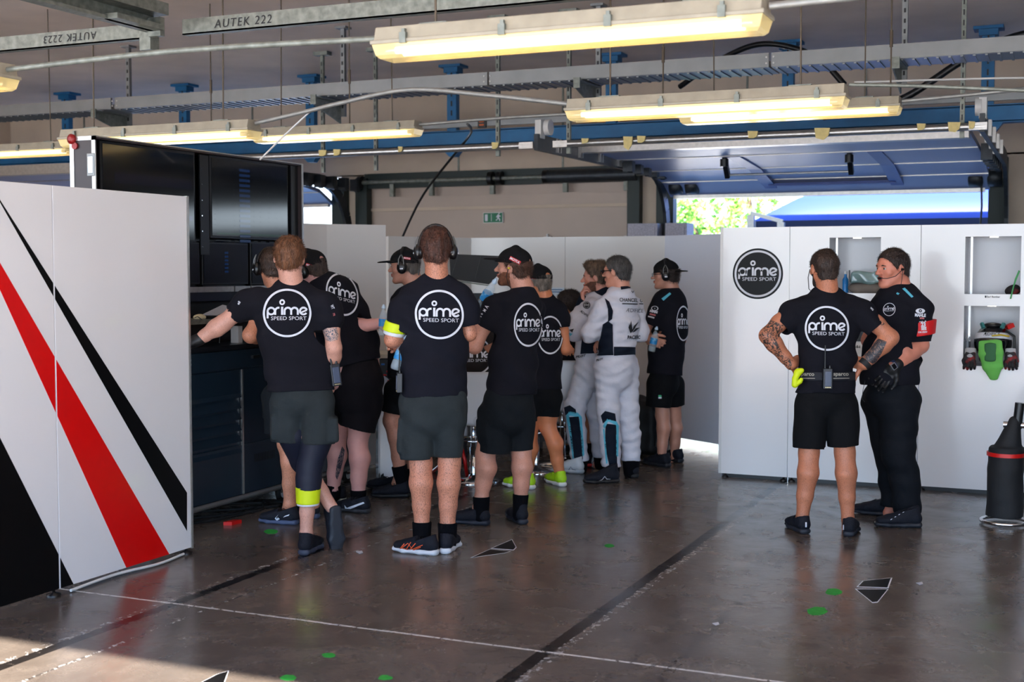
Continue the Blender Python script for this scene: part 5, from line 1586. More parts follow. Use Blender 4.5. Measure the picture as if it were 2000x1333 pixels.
    def leg(s, hip, knee, ankle, heel, fdir, r=(.085, .058, .060, .037), bulge=.018, foot=True):
        a, b, c = s.P(hip), s.P(knee), s.P(ankle)
        f = unit(fdir)
        m1 = b + (c - b) * .30 - f * bulge; m2 = b + (c - b) * .66 - f * bulge * .3
        s.b.chain([a, (a + b) / 2, b], [r[0] * .8, (r[0] + r[1]) / 2 * .92, r[1]], .03)
        s.b.chain([b, m1, m2, c], [r[1] * .97, r[2], r[2] * .76, r[3]], .02)
        s.b.ell(b + f * r[1] * .35, V3(.8, .8, 1) * r[1] * .72, None, .02)
        if foot: s.b.cone(c, c + V3(0, 0, -.06) + f * .03, r[3], r[3] * .9, .02)
        return a, b, c
    def torso(s, chest, waist, hip, r=(.12, .11, .115), yaw=0, d=.6):
        side = basis(yaw)[:, 0]
        s.b.loft([(s.P(chest), r[0], r[0] * d), (s.P(waist), r[1], r[1] * d), (s.P(hip), r[2], r[2] * d)], side, .04)
        return s
    def finish(s, name='body'):
        def assign(cen):
            mi = np.zeros(len(cen), int)
            for fn, i in s.regions: mi[fn(cen)] = i
            for c, r in s.excl: mi[np.linalg.norm(cen - c, axis=1) < r] = 0
            return mi
        s.body = s.b.build(name, s.mats, s.root, assign)
        return s
    # ---- clothes
    def tee(s, st, yaw, sleeves, m=M_tee, name='t_shirt', seed=1, amp=.006, h=None, long=False, collar=True, dirn=(.4, .2, 1), extra=None):
        """st: (u, v, ddepth, halfwidth px, halfdepth m) from the neck down; sleeves: list of (point list, radii)"""
        side = basis(yaw)[:, 0]
        S = SDF(h or s.h)
        pts = [(s.P(q[:3]), s.px(q[3]), q[4]) for q in st]
        S.loft(pts, side, .03, flat1=True)
        for P_, r_ in sleeves:
            P_ = [s.P(q) for q in P_]
            for i in range(len(P_) - 1):
                S.cone(P_[i], P_[i + 1], r_[i], r_[i + 1], .035)
        if extra: extra(S)
        S.fold(amp, seed, .9, dirn)
        e0, e1 = pts[-2][0], pts[-1][0]
        S.cut(e1, unit(e1 - e0), pts[-1][1] * 1.35)
        if not long:
            for P_, r_ in sleeves:
                a, b = s.P(P_[-2]), s.P(P_[-1])
                d = unit(b - a)
                S.cut(b, d, r_[-1] * 1.7)
                S.cone(b - d * .03, b + d * .05, r_[-1] - .012, r_[-1] - .012, .0, 's')
        o = S.build(name, m, s.root)
        return o
    def shorts(s, st, yaw, legs, m=M_short, name='shorts', seed=2, amp=.006, pockets=(), pull=True):
        """st: pelvis stations like tee; legs: (hip, hem, r_hip, r_hem[, depth factor])"""
        side = basis(yaw)[:, 0]
        S = SDF(s.h)
        S.loft([(s.P(q[:3]), s.px(q[3]) * (.94 if i == 0 else 1), q[4] - (.022 if i == 0 else 0)) for i, q in enumerate(st)], side, .03, flat0=True)
        for g in legs:
            a, b = s.P(g[0]), s.P(g[1])
            S.loft([(a, g[2], g[2] * 1.05), (b, g[3], g[3] * 1.05)], side, .02, flat1=True)
        for p, hx in pockets: S.rbox(s.P(p), hx, basis(yaw), .015, .012)
        S.fold(amp, seed, .8, (.7, .2, .6))
        for g in legs:
            a, b = s.P(g[0]), s.P(g[1]); d = unit(b - a)
            S.cut(b, d, g[3] * 1.5)
            S.loft([(b - d * .05, g[3] - .014, g[3] * 1.05 - .014), (b + d * .04, g[3] - .014, g[3] * 1.05 - .014)], side, .0, op='s')
        return S.build(name, m, s.root)
    def sock(s, ankle, top, r=.043, m=M_sock):
        a, b = s.P(ankle), s.P(top)
        t = b + unit(b - a) * .03
        S = SDF(.005).cone(a + V3(0, 0, -.03), t, r * 1.0, r * 1.2, .01)
        S.cut(b, b - a)
        return S.build('sock', m, s.root)
    def shoe(s, heel, fdir, up=(0, 0, 1), m=None, sole=(30, 34, 44), L=.285, k=1.0, name='shoe', low=True, solem=None, hi=0.0, ground=True, upc=(16, 17, 22)):
        """heel: world point at the back of the sole"""
        f = unit(fdir); u = unit(up); f = unit(f - u * (f @ u)) if ground else f
        u = unit(u - f * (u @ f)); x = np.cross(f, u)
        R = np.stack([x, f, u], 1)
        h = np.asarray(heel, float)
        W = lambda a, b_, c_: h + R @ (V3(a, b_ * L / .285, c_) * k)
        m = m or mat('black_knit_shoe', upc, .75, bump=.4, bscale=160, spec=.3)
        S = SDF(.005)
        S.loft([(W(0, .035, .055), .036, .036), (W(0, .11, .055), .038, .038), (W(0, .19, .046), .044, .030), (W(0, .245, .040), .038, .024)], x, .02)
        S.cone(W(0, .045, .06), W(0, .055, .105 + hi), .036, .040, .02).cone(W(0, .08, .085 + hi * .5), W(0, .15, .055), .034, .034, .02)
        S.cut(W(0, 0, .018), -u)
        S.cone(W(0, .055, .075), W(0, .05, .16 + hi), .026, .034, .004, 's')
        S.cut(W(0, .055, .105 + hi), R @ unit(V3(0, .35, 1)), .08)
        o = S.build(name, m, s.root)
        Q = SDF(.005)
        Q.loft([(W(0, .02, .018), .036, .022), (W(0, .10, .016), .038, .019), (W(.004, .20, .016), .048, .018), (W(0, .262, .020), .034, .016)], x, .02)
        Q.cut(W(0, 0, 0), -u); Q.cut(W(0, 0, .034), u)
        sm = solem or mat('sole_%d_%d' % (sole[0], sole[2]), sole, .6)
        so = Q.build('sole', sm, o)
        lc = MB()
        for i in range(4):
            y = .105 + i * .025; z = .094 - i * .012
            lc.tube([W(-.022, y, z - .005), W(0, y + .004, z + .004), W(.022, y, z - .005)], .003, 6)
        lc.build('laces', M_black, o)
        return o
def gdir(p, q):
    d = FL(*q) - FL(*p); d[2] = 0
    return unit(d)
def logo_on(o, c, rx, ry, shear=0.0, rot=0.0, name='printed_logo', parent=None):
    a = math.radians(rot)
    M = np.array([[rx * math.cos(a), -ry * shear + rx * math.sin(a) * 0], [rx * math.sin(a), -ry]])
    return wrap_print(name, logo_mesh(), c, M, o, M_white, .004, .12, parent)
def text_on(o, s, c, h, wsc=1.0, rot=0.0, m=M_white, bold=.02, shear=0.0, name='printed_text', vert=1.0, parent=None):
    v, f = text_mesh(s, h, shear, bold)
    a = math.radians(rot)
    M = np.array([[math.cos(a) * wsc, math.sin(a)], [math.sin(a) * wsc, -math.cos(a) * vert]])
    return wrap_print(name, (v, f), c, M, o, m, .004, None, parent)
def walkie(c, up, fw, label, k=1.0):
    """two-way radio: c centre, up axis, fw outward axis"""
    up, fw = unit(up), unit(fw); fw = unit(fw - up * (fw @ up)); x = np.cross(up, fw)
    t = empty('walkie_talkie', c, label, 'radio', 'two-way radios on belts')
    R = np.stack([x, fw, up], 1)
    c = V3(*c)
    MB().obox(c, x * .028 * k, fw * .017 * k, up * .062 * k).build('body', mat('radio_grey_black', (26, 28, 34), .4), t, bevel=.004)
    MB().obox(c + fw * .018 * k, x * .019 * k, fw * .003 * k, up * .045 * k).build('clip', mat('radio_clip_slate', (64, 74, 96), .35), t, bevel=.002)
    MB().tube([c + up * .06 * k - x * .015, c + up * .20 * k - x * .015], [.006 * k, .004 * k], 8).build('antenna', M_black, t)
    MB().lathe(c + up * .06 * k + x * .014, [(.008 * k, 0), (.007 * k, .018 * k)], up, 10).build('knob', M_black, t)
    o = MB()
    for i in range(4): o.obox(c + fw * .0175 * k - up * .052 * k + x * (i - 1.5) * .009 * k, x * .0025, fw * .001, up * .003)
    o.build('contacts', mat('brass', (206, 190, 140), .3, .6), t)
    return t
M_pet = gmat('clear_bottle_plastic', (206, 224, 236), .05, .32)
M_label = mat('blue_bottle_label', (40, 140, 206), .45, rgb2=(150, 206, 236), scale=24, th=.58)
def bottle(base, axis, label, k=1.0, upside=False):
    a = unit(axis); b = V3(*base)
    t = empty('water_bottle', b, label, 'water bottle', 'small water bottles')
    pr = [(.012, .004), (.026, 0), (.031, .012), (.031, .05), (.028, .056), (.031, .062), (.031, .118), (.029, .13), (.024, .15), (.014, .172), (.012, .176), (.012, .188)]
    MB().lathe(b, [(r * k, h * k) for r, h in pr], a, 18).build('bottle_body', M_pet, t)
    MB().lathe(b, [(.0318 * k, .065 * k), (.0318 * k, .116 * k)], a, 18).build('label_band', M_label, t)
    MB().lathe(b, [(.0145 * k, .188 * k), (.0145 * k, .200 * k), (.009 * k, .206 * k), (.008 * k, .216 * k)], a, 14).build('cap', mat('pale_blue_cap', (190, 214, 236), .4), t)
    return t
SIDE = unit(RGT)
def leftish(deg): return basis(deg)[:, 1]
M_motul = mat('red_cap_label', (200, 24, 36), .6)
def motul(s, cap, uv, w, rot, txt='MOTUL'):
    """red maker label on the side of the cap"""
    h = w * .30
    a = math.radians(rot)
    c, n = math.cos(a), math.sin(a)
    q = [(-w / 2, -h / 2), (w / 2, -h / 2), (w / 2, h / 2), (-w / 2, h / 2)]
    patch('red_label', [(uv[0] + x * c - y * n, uv[1] + x * n + y * c) for x, y in q], cap, M_motul, .003, 4)
    text_on(cap, txt, uv, h * .62, 1.05, rot, M_white, .03, .1, 'label_text')

# ------------------------------------------------ P1: leaning on the cabinet, front left
p = Person(7.25, 'man leaning on the cabinet with outstretched left arm, yellow band below his knee', (600, 1083), (214, 158, 138), (112, 72, 46), hairy=.25)
p.head((565, 505, 0), 8, -6, 3, neck=(570, 556, .0))
p.hair(.011, -.062, .62, seed=3)
p.torso((568, 600, 0), (582, 690, 0), (590, 760, 0), yaw=10)
sh, el, wr = (487, 590, .02), (436, 632, .03), (388, 664, .02)
p.arm(sh, el, wr, (.052, .048, .046, .031))
a = p.arm((642, 600, .0), (652, 680, -.03), (648, 735, .08), (.05, .044, .042, .03))
p.hand((648, 735, .08), -V3(0, 0, 1) + FH * .4, -SIDE, 25, thumb=-1)
p.leg((622, 790, 0), (604, 915, .0), (598, 1045, .0), None, FH, (.088, .056, .052, .036))
p.leg((563, 790, .02), (590, 900, .16), (648, 992, .10), None, FH, (.088, .056, .052, .036), foot=False)
p.finish()
tee = p.tee([(568, 566, 0, 34, .075), (566, 590, .0, 66, .105), (570, 628, .0, 71, .115), (580, 680, 0, 68, .11), (586, 725, 0, 66, .105), (587, 764, 0, 66, .11)], 8,
            [([(505, 588, 0), (484, 594, .01), (456, 616, .03)], (.085, .078, .066)), ([(632, 598, 0), (642, 612, 0), (646, 645, -.01)], (.085, .078, .062))], seed=11, amp=.011)
logo_on(tee, (561, 612), 45, 45, 0, 0)
text_on(tee, 'ell', (467, 592), 5, 1, -52); text_on(tee, 'WT', (649, 600), 6, .6, 70); text_on(tee, 'FYR', (652, 615), 4, .6, 75, m=mat('pink_print', (220, 120, 120), .6))
p.shorts([(588, 745, 0, 62, .115), (590, 780, 0, 61, .12)], 8, [((561, 790, .01), (560, 862, .03), .098, .093), ((620, 790, 0), (621, 868, 0), .098, .092)],
         pockets=[((540, 835, .0), V3(.03, .07, .07)), ((650, 838, .0), V3(.03, .07, .07))], seed=4)
M_comp = mat('navy_compression_fabric', (24, 28, 44), .6, spec=.3)
S = SDF(.006).chain([p.P((620, 855, 0)), p.P((605, 910, 0)), p.P((603, 935, -.012)), p.P((602, 958, -.016))], [.09, .070, .070, .070], .02)
S.cut(p.P((602, 956, 0)), (0, 0, -1)); S.build('compression_sleeve', M_comp, p.root)
S = SDF(.006).chain([p.P((572, 850, .03)), p.P((592, 900, .15)), p.P((604, 920, .15))], [.088, .072, .064], .02)
S.build('compression_sleeve', M_comp, p.root)
S = SDF(.005).chain([p.P((602, 944, -.014)), p.P((601, 992, -.012))], [.073, .064], .01); S.cut(p.P((602, 950, 0)), (0, 0, 1)); S.cut(p.P((601, 983, 0)), (0, 0, -1))
S.build('yellow_band', M_hi, p.root)
S = SDF(.005).chain([p.P((602, 944, -.014)), p.P((601, 992, -.012))], [.070, .061], .01); S.cut(p.P((602, 978, 0)), (0, 0, 1)); S.cut(p.P((601, 986.5, 0)), (0, 0, -1))
S.build('band_lining', M_white, p.root)
p.shoe(FL(591, 1087), FH * .9 + SIDE * .18, upc=(18, 20, 30), sole=(52, 58, 76), hi=.012)
# toe-down foot: the sole faces the camera
hl = p.P((657, 990, .06))
p.shoe(hl, unit(p.P((660, 1076, .10)) - hl), up=FH * .95 - SIDE * .55 + V3(0, 0, .2), ground=False, upc=(18, 20, 30), sole=(40, 45, 54), hi=.0)
gl = SDF(.005); p.hand((384, 665, .03), unit(p.P((372, 672, .02)) - p.P(wr)) - SIDE * .2 - V3(0, 0, .2), -V3(0, 0, 1), 22, into=gl, thumb=1)
gl.cone(p.P((391, 663, .02)), p.P((380, 667, .02)), .036, .034); gl.build('glove', M_glove, p.root)
tb = tattoo_mat('tattoo_arm_light', (196, 160, 146), (84, 88, 100), 60, .5)
patch('tattoo', [(629, 641), (657, 641), (661, 655), (659, 664), (646, 668), (630, 662)], p.body, tb, .0015, 3)
walkie(PD(655, 733, 7.22), V3(0, 0, 1) - SIDE * .12, -FH + SIDE * .5, 'two-way radio with antenna clipped to the leaning man, right hip')

# ------------------------------------------------ P2: beyond him, elbow on the cabinet
p = Person(8.1, 'man in headset leaning his bare elbow on the cabinet, mostly hidden behind the leaning man', (560, 1025), (206, 138, 108), (60, 42, 32), hairy=.5)
p.head((532, 524, 0), 25, -10, 0, neck=(545, 568, 0)); p.hair(.010, -.06, .65, seed=5)
p.headset()
p.torso((555, 600, 0), (570, 680, .05), (575, 745, .05), yaw=30)
p.arm((520, 600, -.05), (490, 655, -.15), (525, 660, .12), (.056, .05, .045, .03))
p.hand((525, 660, .12), FH, -V3(0, 0, 1), 30, thumb=-1)
p.leg((565, 780, .0), (560, 868, .0), (566, 985, .05), None, leftish(75), (.09, .058, .058, .037))
p.leg((595, 780, .1), (600, 870, .1), (612, 985, .15), None, leftish(75), (.09, .058, .058, .037))
p.finish()
p.tee([(545, 580, 0, 28, .07), (552, 605, .0, 52, .11), (558, 660, .03, 50, .12), (566, 740, .05, 50, .12)], 30, [([(528, 600, 0), (516, 608, -.05), (506, 622, -.09)], (.085, .08, .072)), ([(580, 600, .1), (590, 640, .15)], (.08, .07))], seed=12)
p.shorts([(568, 735, .05, 48, .12), (570, 770, .05, 49, .125)], 40, [((545, 775, 0), (548, 846, 0), .10, .098), ((590, 780, .1), (594, 848, .1), .1, .095)], m=M_short2, pockets=[((528, 795, -.03), V3(.03, .07, .08))], seed=7)
o = p.shoe(FL(583, 1026), gdir((583, 1026), (526, 1022)), upc=(10, 12, 22), sole=(70, 80, 108))
patch('swoosh', [(537, 1013), (541, 1017), (547, 1014), (543, 1011), (541, 1014), (540, 1011), (545, 1005)], o, M_white, .003, 3)
patch('swoosh', [(553, 1011), (564, 1008), (566, 1005), (557, 1008)], o, M_white, .003, 3)
p.shoe(FL(622, 1014), gdir((622, 1014), (575, 1008)), upc=(10, 12, 22), sole=(70, 80, 108))

# ------------------------------------------------ P3: heavier man with cap, tattooed calf
p = Person(8.55, 'heavy man in black cap bending over the cabinet, pale legs with a calf tattoo', (700, 1000), (216, 158, 150), (60, 44, 36))
p.head((608, 528, 0), 62, -16, -6, neck=(632, 560, .0), scale=1.04); p.hair(.006, -.06, .7, capped=.05)
cp = p.cap(logo=False); p.headset(arc=.128)
motul(p, cp, (606, 519), 17, 18, 'MOTUL')
p.torso((655, 610, 0), (680, 670, 0), (695, 740, 0), (.19, .19, .19), yaw=35)
p.arm((694, 596, .1), (690, 640, -.05), (742, 632, -.12), (.055, .05, .047, .032))
p.hand((744, 632, -.12), SIDE + V3(0, 0, -.12), -SIDE * .1 + FH, 55, thumb=-1, tout=60)
p.arm((612, 600, .1), (575, 655, .3), (560, 660, .5))
p.leg((712, 790, 0), (698, 865, 0), (700, 968, .0), None, leftish(60), (.11, .066, .070, .043))
p.leg((672, 790, .1), (656, 860, .15), (651, 958, .2), None, leftish(60), (.11, .066, .066, .043))
p.finish()
tee = p.tee([(634, 558, .0, 34, .09), (646, 580, 0, 58, .14), (660, 620, 0, 63, .165), (680, 670, 0, 62, .175), (690, 712, 0, 54, .18)], 32,
            [([(625, 590, .0), (600, 612, .1), (585, 640, .2)], (.09, .085, .08)), ([(676, 590, .05), (690, 612, .05), (690, 632, .0)], (.09, .085, .07))], seed=13, amp=.008)
logo_on(tee, (668, 576), 31, 39, -.0, 14)
p.shorts([(693, 705, 0, 47, .18), (696, 745, 0, 48, .19), (694, 775, 0, 44, .18)], 40, [((712, 780, 0), (697, 838, .0), .125, .122), ((672, 780, .12), (664, 826, .14), .12, .11)], m=mat('black_plum_cotton', (18, 15, 20), .9, bump=.3, bscale=40, spec=.2), seed=9)
tc_ = tattoo_mat('tattoo_calf', (150, 120, 118), (40, 44, 58), 60, .47)
patch('tattoo', [(668, 872), (673, 880), (670, 900), (664, 922), (658, 938), (655, 930), (657, 912), (660, 896), (664, 884)], p.body, tc_, .002, 3)
p.sock((700, 972, 0), (700, 958, 0), .048); p.sock((651, 960, .2), (651, 948, .2), .046)
o = p.shoe(FL(722, 1004), gdir((722, 1004), (668, 998)), upc=(18, 20, 30), sole=(36, 38, 44), L=.29)
patch('swoosh', [(673, 987), (678, 992), (710, 981), (712, 984), (680, 996), (674, 993)], o, M_white, .003, 3)
patch('sole_patch', [(714, 997), (727, 994), (728, 1004), (718, 1007)], o, mat('cream_rubber', (206, 204, 184), .6), .012, 3)
p.shoe(FL(672, 984), gdir((672, 984), (640, 975)), upc=(14, 15, 22), sole=(206, 204, 184), L=.29)
bottle(PD(748, 656, 8.40), V3(0, 0, 1) + SIDE * .03, 'upright water bottle held beside the yellow-banded arm', .95)

# ------------------------------------------------ P4: capped man with headset, in profile
p = Person(9.0, 'man in profile with black cap and headset behind the central man', (780, 968), (196, 138, 116), (92, 84, 78), hairy=.3)
p.head((790, 522, 0), 82, -3, 0, neck=(812, 566, 0), scale=1.0); p.hair(.006, -.07, .5, capped=.05)
cp = p.cap(lift=-.0); p.headset(arc=.125)
motul(p, cp, (795, 505), 14, 8)
p.torso((805, 620, 0), (803, 700, 0), (800, 760, 0), yaw=70)
p.leg((775, 770, 0), (766, 822, 0), (782, 930, .05), None, leftish(70), (.085, .064, .062, .042))
p.leg((805, 770, .2), (800, 835, .2), (805, 935, .25), None, leftish(70), (.085, .058, .058, .038))
p.arm((790, 610, -.05), (783, 680, -.1), (795, 700, .2)); p.hand((795, 700, .2), FH, -V3(0, 0, 1), 40)
p.finish()
p.tee([(812, 565, 0, 20, .07), (806, 590, 0, 36, .15), (802, 650, 0, 38, .16), (800, 740, 0, 37, .16)], 75, [([(795, 600, -.05), (786, 650, -.08)], (.08, .07))], m=M_tee, seed=14)
p.shorts([(798, 730, 0, 40, .13), (795, 765, 0, 42, .13)], 70, [((778, 765, 0), (770, 808, 0), .10, .088), ((805, 770, .2), (803, 812, .2), .1, .09)], m=M_bshort, seed=3)
for q, t_ in (((786, 940, .05), (780, 910, .04)), ((806, 940, .25), (805, 915, .25))): p.sock(q, t_, .048)
p.shoe(FL(800, 972), gdir((800, 972), (745, 972)), upc=(10, 11, 16), sole=(10, 11, 16))
p.shoe(FL(780, 960), gdir((780, 960), (728, 955)), upc=(10, 11, 16), sole=(10, 11, 16))


# ------------------------------------------------ P5: central man with the big headset
p = Person(7.3, 'central man with large headset, yellow arm band, charcoal shorts and running shoes', (845, 1082), (208, 140, 112), (74, 42, 30), hairy=.75)
p.head((851, 491, 0), 6, -4, 0, neck=(853, 545, 0), scale=1.0); p.hair(.011, -.062, .6, seed=8, tuft=.6)
o = p.headset(arc=.136, tilt=-.022)
MB().tube([p.H(-.10, -.02, -.045), p.H(-.095, -.05, -.08), p.H(-.10, -.04, -.14)], .003, 6).build('headset_lead', M_black, o)
p.torso((850, 600, 0), (848, 690, 0), (846, 760, 0), yaw=4)
p.arm((790, 592, 0), (766, 664, -.02), (830, 668, .16), (.05, .043, .042, .03))
p.arm((906, 592, 0), (916, 652, .02), (815, 664, .20), (.05, .043, .042, .03))
p.hand((800, 664, .12), -SIDE + V3(0, 0, -.55), -FH, 45, thumb=1, tout=40)
p.leg((815, 800, 0), (822, 905, 0), (824, 1030, 0), None, FH, (.09, .064, .066, .042))
p.leg((880, 800, 0), (878, 905, .02), (874, 1030, .02), None, FH, (.09, .064, .066, .042))
p.finish()
tee = p.tee([(852, 556, 0, 36, .08), (851, 580, 0, 66, .11), (849, 625, 0, 73, .125), (848, 680, 0, 66, .12), (847, 735, 0, 63, .12), (847, 776, 0, 65, .125)], 4,
            [([(802, 588, 0), (786, 606, 0), (772, 646, -.01)], (.085, .075, .062)), ([(898, 588, 0), (913, 606, 0), (918, 635, .01)], (.085, .07, .056))], m=M_tee2, seed=21, amp=.010)
logo_on(tee, (858, 615), 45.5, 46, 0, 1)
S = SDF(.005).cone(p.P((777, 628, -.005)), p.P((768, 652, -.01)), .068, .066); S.cut(p.P((777, 630, 0)), (.25, 0, 1)); S.cut(p.P((769, 648, -.01)), (-.25, 0, -1)); S.build('yellow_arm_band', M_hi, p.root)
S = SDF(.005).cone(p.P((777, 628, -.005)), p.P((767, 660, -.01)), .064, .061); S.cut(p.P((769, 643, 0)), (.25, 0, 1)); S.cut(p.P((768, 655, -.01)), (-.25, 0, -1)); S.build('band_edge', M_white, p.root)
p.shorts([(846, 758, 0, 63, .125), (846, 790, 0, 65, .13), (846, 815, 0, 64, .13)], 4, [((813, 805, 0), (815, 897, 0), .10, .097), ((878, 805, 0), (877, 893, 0), .097, .078)],
         pockets=[((789, 850, -.0), V3(.035, .06, .10))], seed=23, amp=.010)
M_seam = mat('grey_stitching', (92, 98, 100), .8)
for q in p.root.children:
    if q.name.startswith('shorts'): sh5 = q
for pl in ([(835, 781), (875, 783)], [(876, 783), (876, 806)], [(853, 783), (852, 828)], [(866, 783), (866, 815)], [(893, 783), (893, 800)], [(798, 816), (813, 815)], [(812, 816), (811, 850), (802, 872)]):
    P_ = [np.array(q, float) for q in pl]
    v, f = stroke([P_[0] + (P_[-1] - P_[0]) * 0 + q - P_[0] for q in P_], .9)
    wrap_print('stitching', (v, f), (P_[0][0], P_[0][1]), np.eye(2), sh5, M_seam, .003, 6)
p.sock((824, 1058, 0), (824, 1020, 0), .048); p.sock((874, 1058, .02), (874, 1022, .02), .049)
M_or = mat('orange_print', (214, 84, 40), .6)
o = p.shoe(FL(856, 1086), gdir((856, 1086), (762, 1076)), upc=(26, 28, 38), sole=(206, 208, 214), L=.30)
for pl in ([(783, 1072), (797, 1062), (806, 1073), (826, 1065)], [(790, 1078), (803, 1060)], [(797, 1078), (812, 1062)], [(784, 1070), (804, 1076), (822, 1069)], [(779, 1075), (790, 1063)]):
    P_ = [np.array(q, float) for q in pl]
    wrap_print('orange_marking', stroke([q - P_[0] for q in P_], 1.6), tuple(P_[0]), np.eye(2), o, M_or, .003, 5)
o = p.shoe(FL(868, 1084), gdir((868, 1084), (893, 1060)), upc=(26, 28, 38), sole=(206, 208, 214), L=.30)
bottle(PD(771, 722, 7.30) + V3(0, 0, .0), V3(0, 0, 1) + SIDE * .36, 'water bottle with blue label held low under the yellow-banded arm', .95)
walkie(PD(780, 748, 7.22), V3(0, 0, 1) + SIDE * .02, -SIDE * 1 - FH * .2, 'two-way radio with antenna on the left hip of the central man', .9)

# ------------------------------------------------ P6: drinking, red label on his cap
p = Person(8.05, 'bearded man in black cap drinking from a water bottle, black shorts and shoes', (980, 1022), (206, 146, 124), (78, 50, 36), hairy=.25, v=.006)
p.head((1002, 524, 0), 72, 4, 0, neck=(1022, 572, 0), beard=(112, 68, 46), scale=1.02); p.hair(.012, -.07, .45, seed=4, capped=.05)
cp = p.cap(lift=.004); motul(p, cp, (1006, 509), 23, 27)
e = MB().lathe(p.H(-.088, -.004, .0), [(.007, 0), (.006, .012)], -p.hR[:, 0], 10).build('earplug', mat('yellow_foam', (222, 196, 30), .6), p.root)
MB().tube([p.H(-.098, -.004, .0), p.H(-.095, .01, -.05), p.H(-.075, .0, -.10), p.H(-.06, -.04, -.15)], .0022, 6).build('earplug_lead', M_black, e)
p.torso((1010, 620, 0), (1003, 690, 0), (1000, 760, 0), yaw=42)
el = (927, 676, -.05)
p.arm((962, 596, -.05), el, (941, 622, .10), (.056, .05, .046, .032))
p.arm((1045, 600, .18), (1035, 660, .25), (1010, 680, .35))
p.hand((1010, 680, .35), -SIDE, FH, 30)
p.leg((965, 800, 0), (948, 888, 0), (940, 975, .0), None, leftish(45), (.092, .062, .066, .041))
p.leg((1022, 800, .05), (1018, 885, .05), (1017, 978, .05), None, leftish(20), (.092, .062, .066, .041))
p.finish()
tee = p.tee([(1023, 578, 0, 28, .085), (1014, 600, 0, 50, .115), (1008, 640, 0, 54, .13), (1002, 700, 0, 51, .13), (1001, 745, 0, 52, .13), (1001, 771, 0, 53, .13)], 42,
            [([(982, 600, -.03), (965, 606, -.05), (947, 642, -.05)], (.09, .08, .066)), ([(1040, 605, .15), (1042, 640, .2)], (.08, .07))], seed=31, amp=.010)
logo_on(tee, (1031, 635), 26.5, 41, .0, 0)
for k, (t_, c_, h_) in enumerate((('A', (951, 600), 7), ('M', (947, 607), 6), ('o', (942, 614), 5), ('s', (940, 619), 4))): text_on(tee, t_, c_, h_, .8, -60)
sh6 = p.shorts([(998, 755, 0, 54, .13), (994, 790, 0, 56, .135), (992, 815, 0, 54, .13)], 42, [((968, 805, 0), (964, 885, 0), .105, .108), ((1016, 805, .05), (1018, 880, .05), .10, .078)], m=M_short2, seed=33, amp=.010, pockets=[((948, 845, -.05), V3(.03, .06, .08))])
p.sock((940, 1000, 0), (940, 971, 0), .047); p.sock((1015, 998, .05), (1017, 966, .05), .044)
for c_ in ((940, 979), (1015, 974)): pass
p.shoe(FL(957, 1027), gdir((957, 1027), (890, 1022)), upc=(18, 19, 26), sole=(32, 36, 48), L=.30, hi=.01)
p.shoe(FL(1024, 1026), gdir((1024, 1026), (982, 1003)), upc=(18, 19, 26), sole=(32, 36, 48), L=.30, hi=.01)
bb_, bt_ = PD(937, 603, 8.13), PD(969, 545, 8.02)
bottle(bb_, bt_ - bb_, 'water bottle tipped to the lips of the bearded man', np.linalg.norm(bt_ - bb_) / .215)
gl = SDF(.005); wpt = p.P((940, 624, .10))
p.hand(wpt + V3(0, 0, .0), p.P((948, 588, .10)) - wpt, -FH * 1 + SIDE * .2, 50, into=gl, thumb=-1)
gl.cone(p.P((939, 634, .10)), p.P((941, 618, .10)), .036, .034); gl.build('glove', M_glove, p.root)

# ------------------------------------------------ P7: lime shoes
p = Person(9.5, 'man in black cap and bright lime running shoes standing behind the bearded man', (1060, 952), (206, 128, 88), (120, 110, 100), hairy=.0)
p.head((1051, 553, 0), 45, -6, 0, neck=(1064, 592, 0), scale=1.02); p.hair(.006, -.075, .5, seed=6, capped=.05)
cp = p.cap(); motul(p, cp, (1039, 546), 16, 8)
p.torso((1062, 620, 0), (1060, 690, 0), (1060, 750, 0), yaw=38)
p.arm((1094, 610, .05), (1104, 682, .0), (1112, 684, .35), (.046, .042, .04, .029)); p.hand((1112, 684, .35), FH, -V3(0, 0, 1), 25)
p.arm((1040, 610, .1), (1030, 680, .2), (1025, 690, .5)); p.hand((1025, 690, .5), FH, -V3(0, 0, 1), 25, thumb=-1)
p.leg((1040, 780, 0), (1034, 850, 0), (1028, 938, .1), None, leftish(50), (.085, .058, .060, .037))
p.leg((1072, 780, 0), (1071, 838, 0), (1094, 930, .02), None, leftish(40), (.085, .058, .060, .037), bulge=.035)
p.finish()
tee = p.tee([(1064, 590, 0, 22, .08), (1066, 606, 0, 36, .105), (1067, 645, 0, 37, .115), (1064, 700, 0, 35, .115), (1063, 760, 0, 35, .12)], 38, [([(1090, 606, .02), (1096, 622, .02), (1098, 640, .02)], (.07, .062, .054)), ([(1044, 612, .1), (1038, 640, .15)], (.075, .065))], seed=41)
logo_on(tee, (1074, 655), 23.5, 36, 0, 0)
p.shorts([(1063, 745, 0, 33, .12), (1062, 775, 0, 34, .12)], 38, [((1045, 780, .0), (1042, 822, 0), .095, .083), ((1074, 780, 0), (1072, 814, 0), .09, .08)], m=M_bshort, seed=43)
M_lime = mat('lime_knit_shoe', (170, 222, 20), .55, var=.08, scale=30, bump=.3, bscale=150)
for hq, tq, k_ in (((1044, 957), (978, 948), 1), ((1101, 952), (1062, 938), 1)):
    o = p.shoe(FL(*hq), gdir(hq, tq), m=M_lime, sole=(222, 224, 224), L=.30)
    if hq[0] < 1050: wrap_print('dark_marking', stroke([(0, 0), (8, -6), (16, -3), (24, -7)], 1.2), (1000, 948), np.eye(2), o, M_ink, .003, 5)

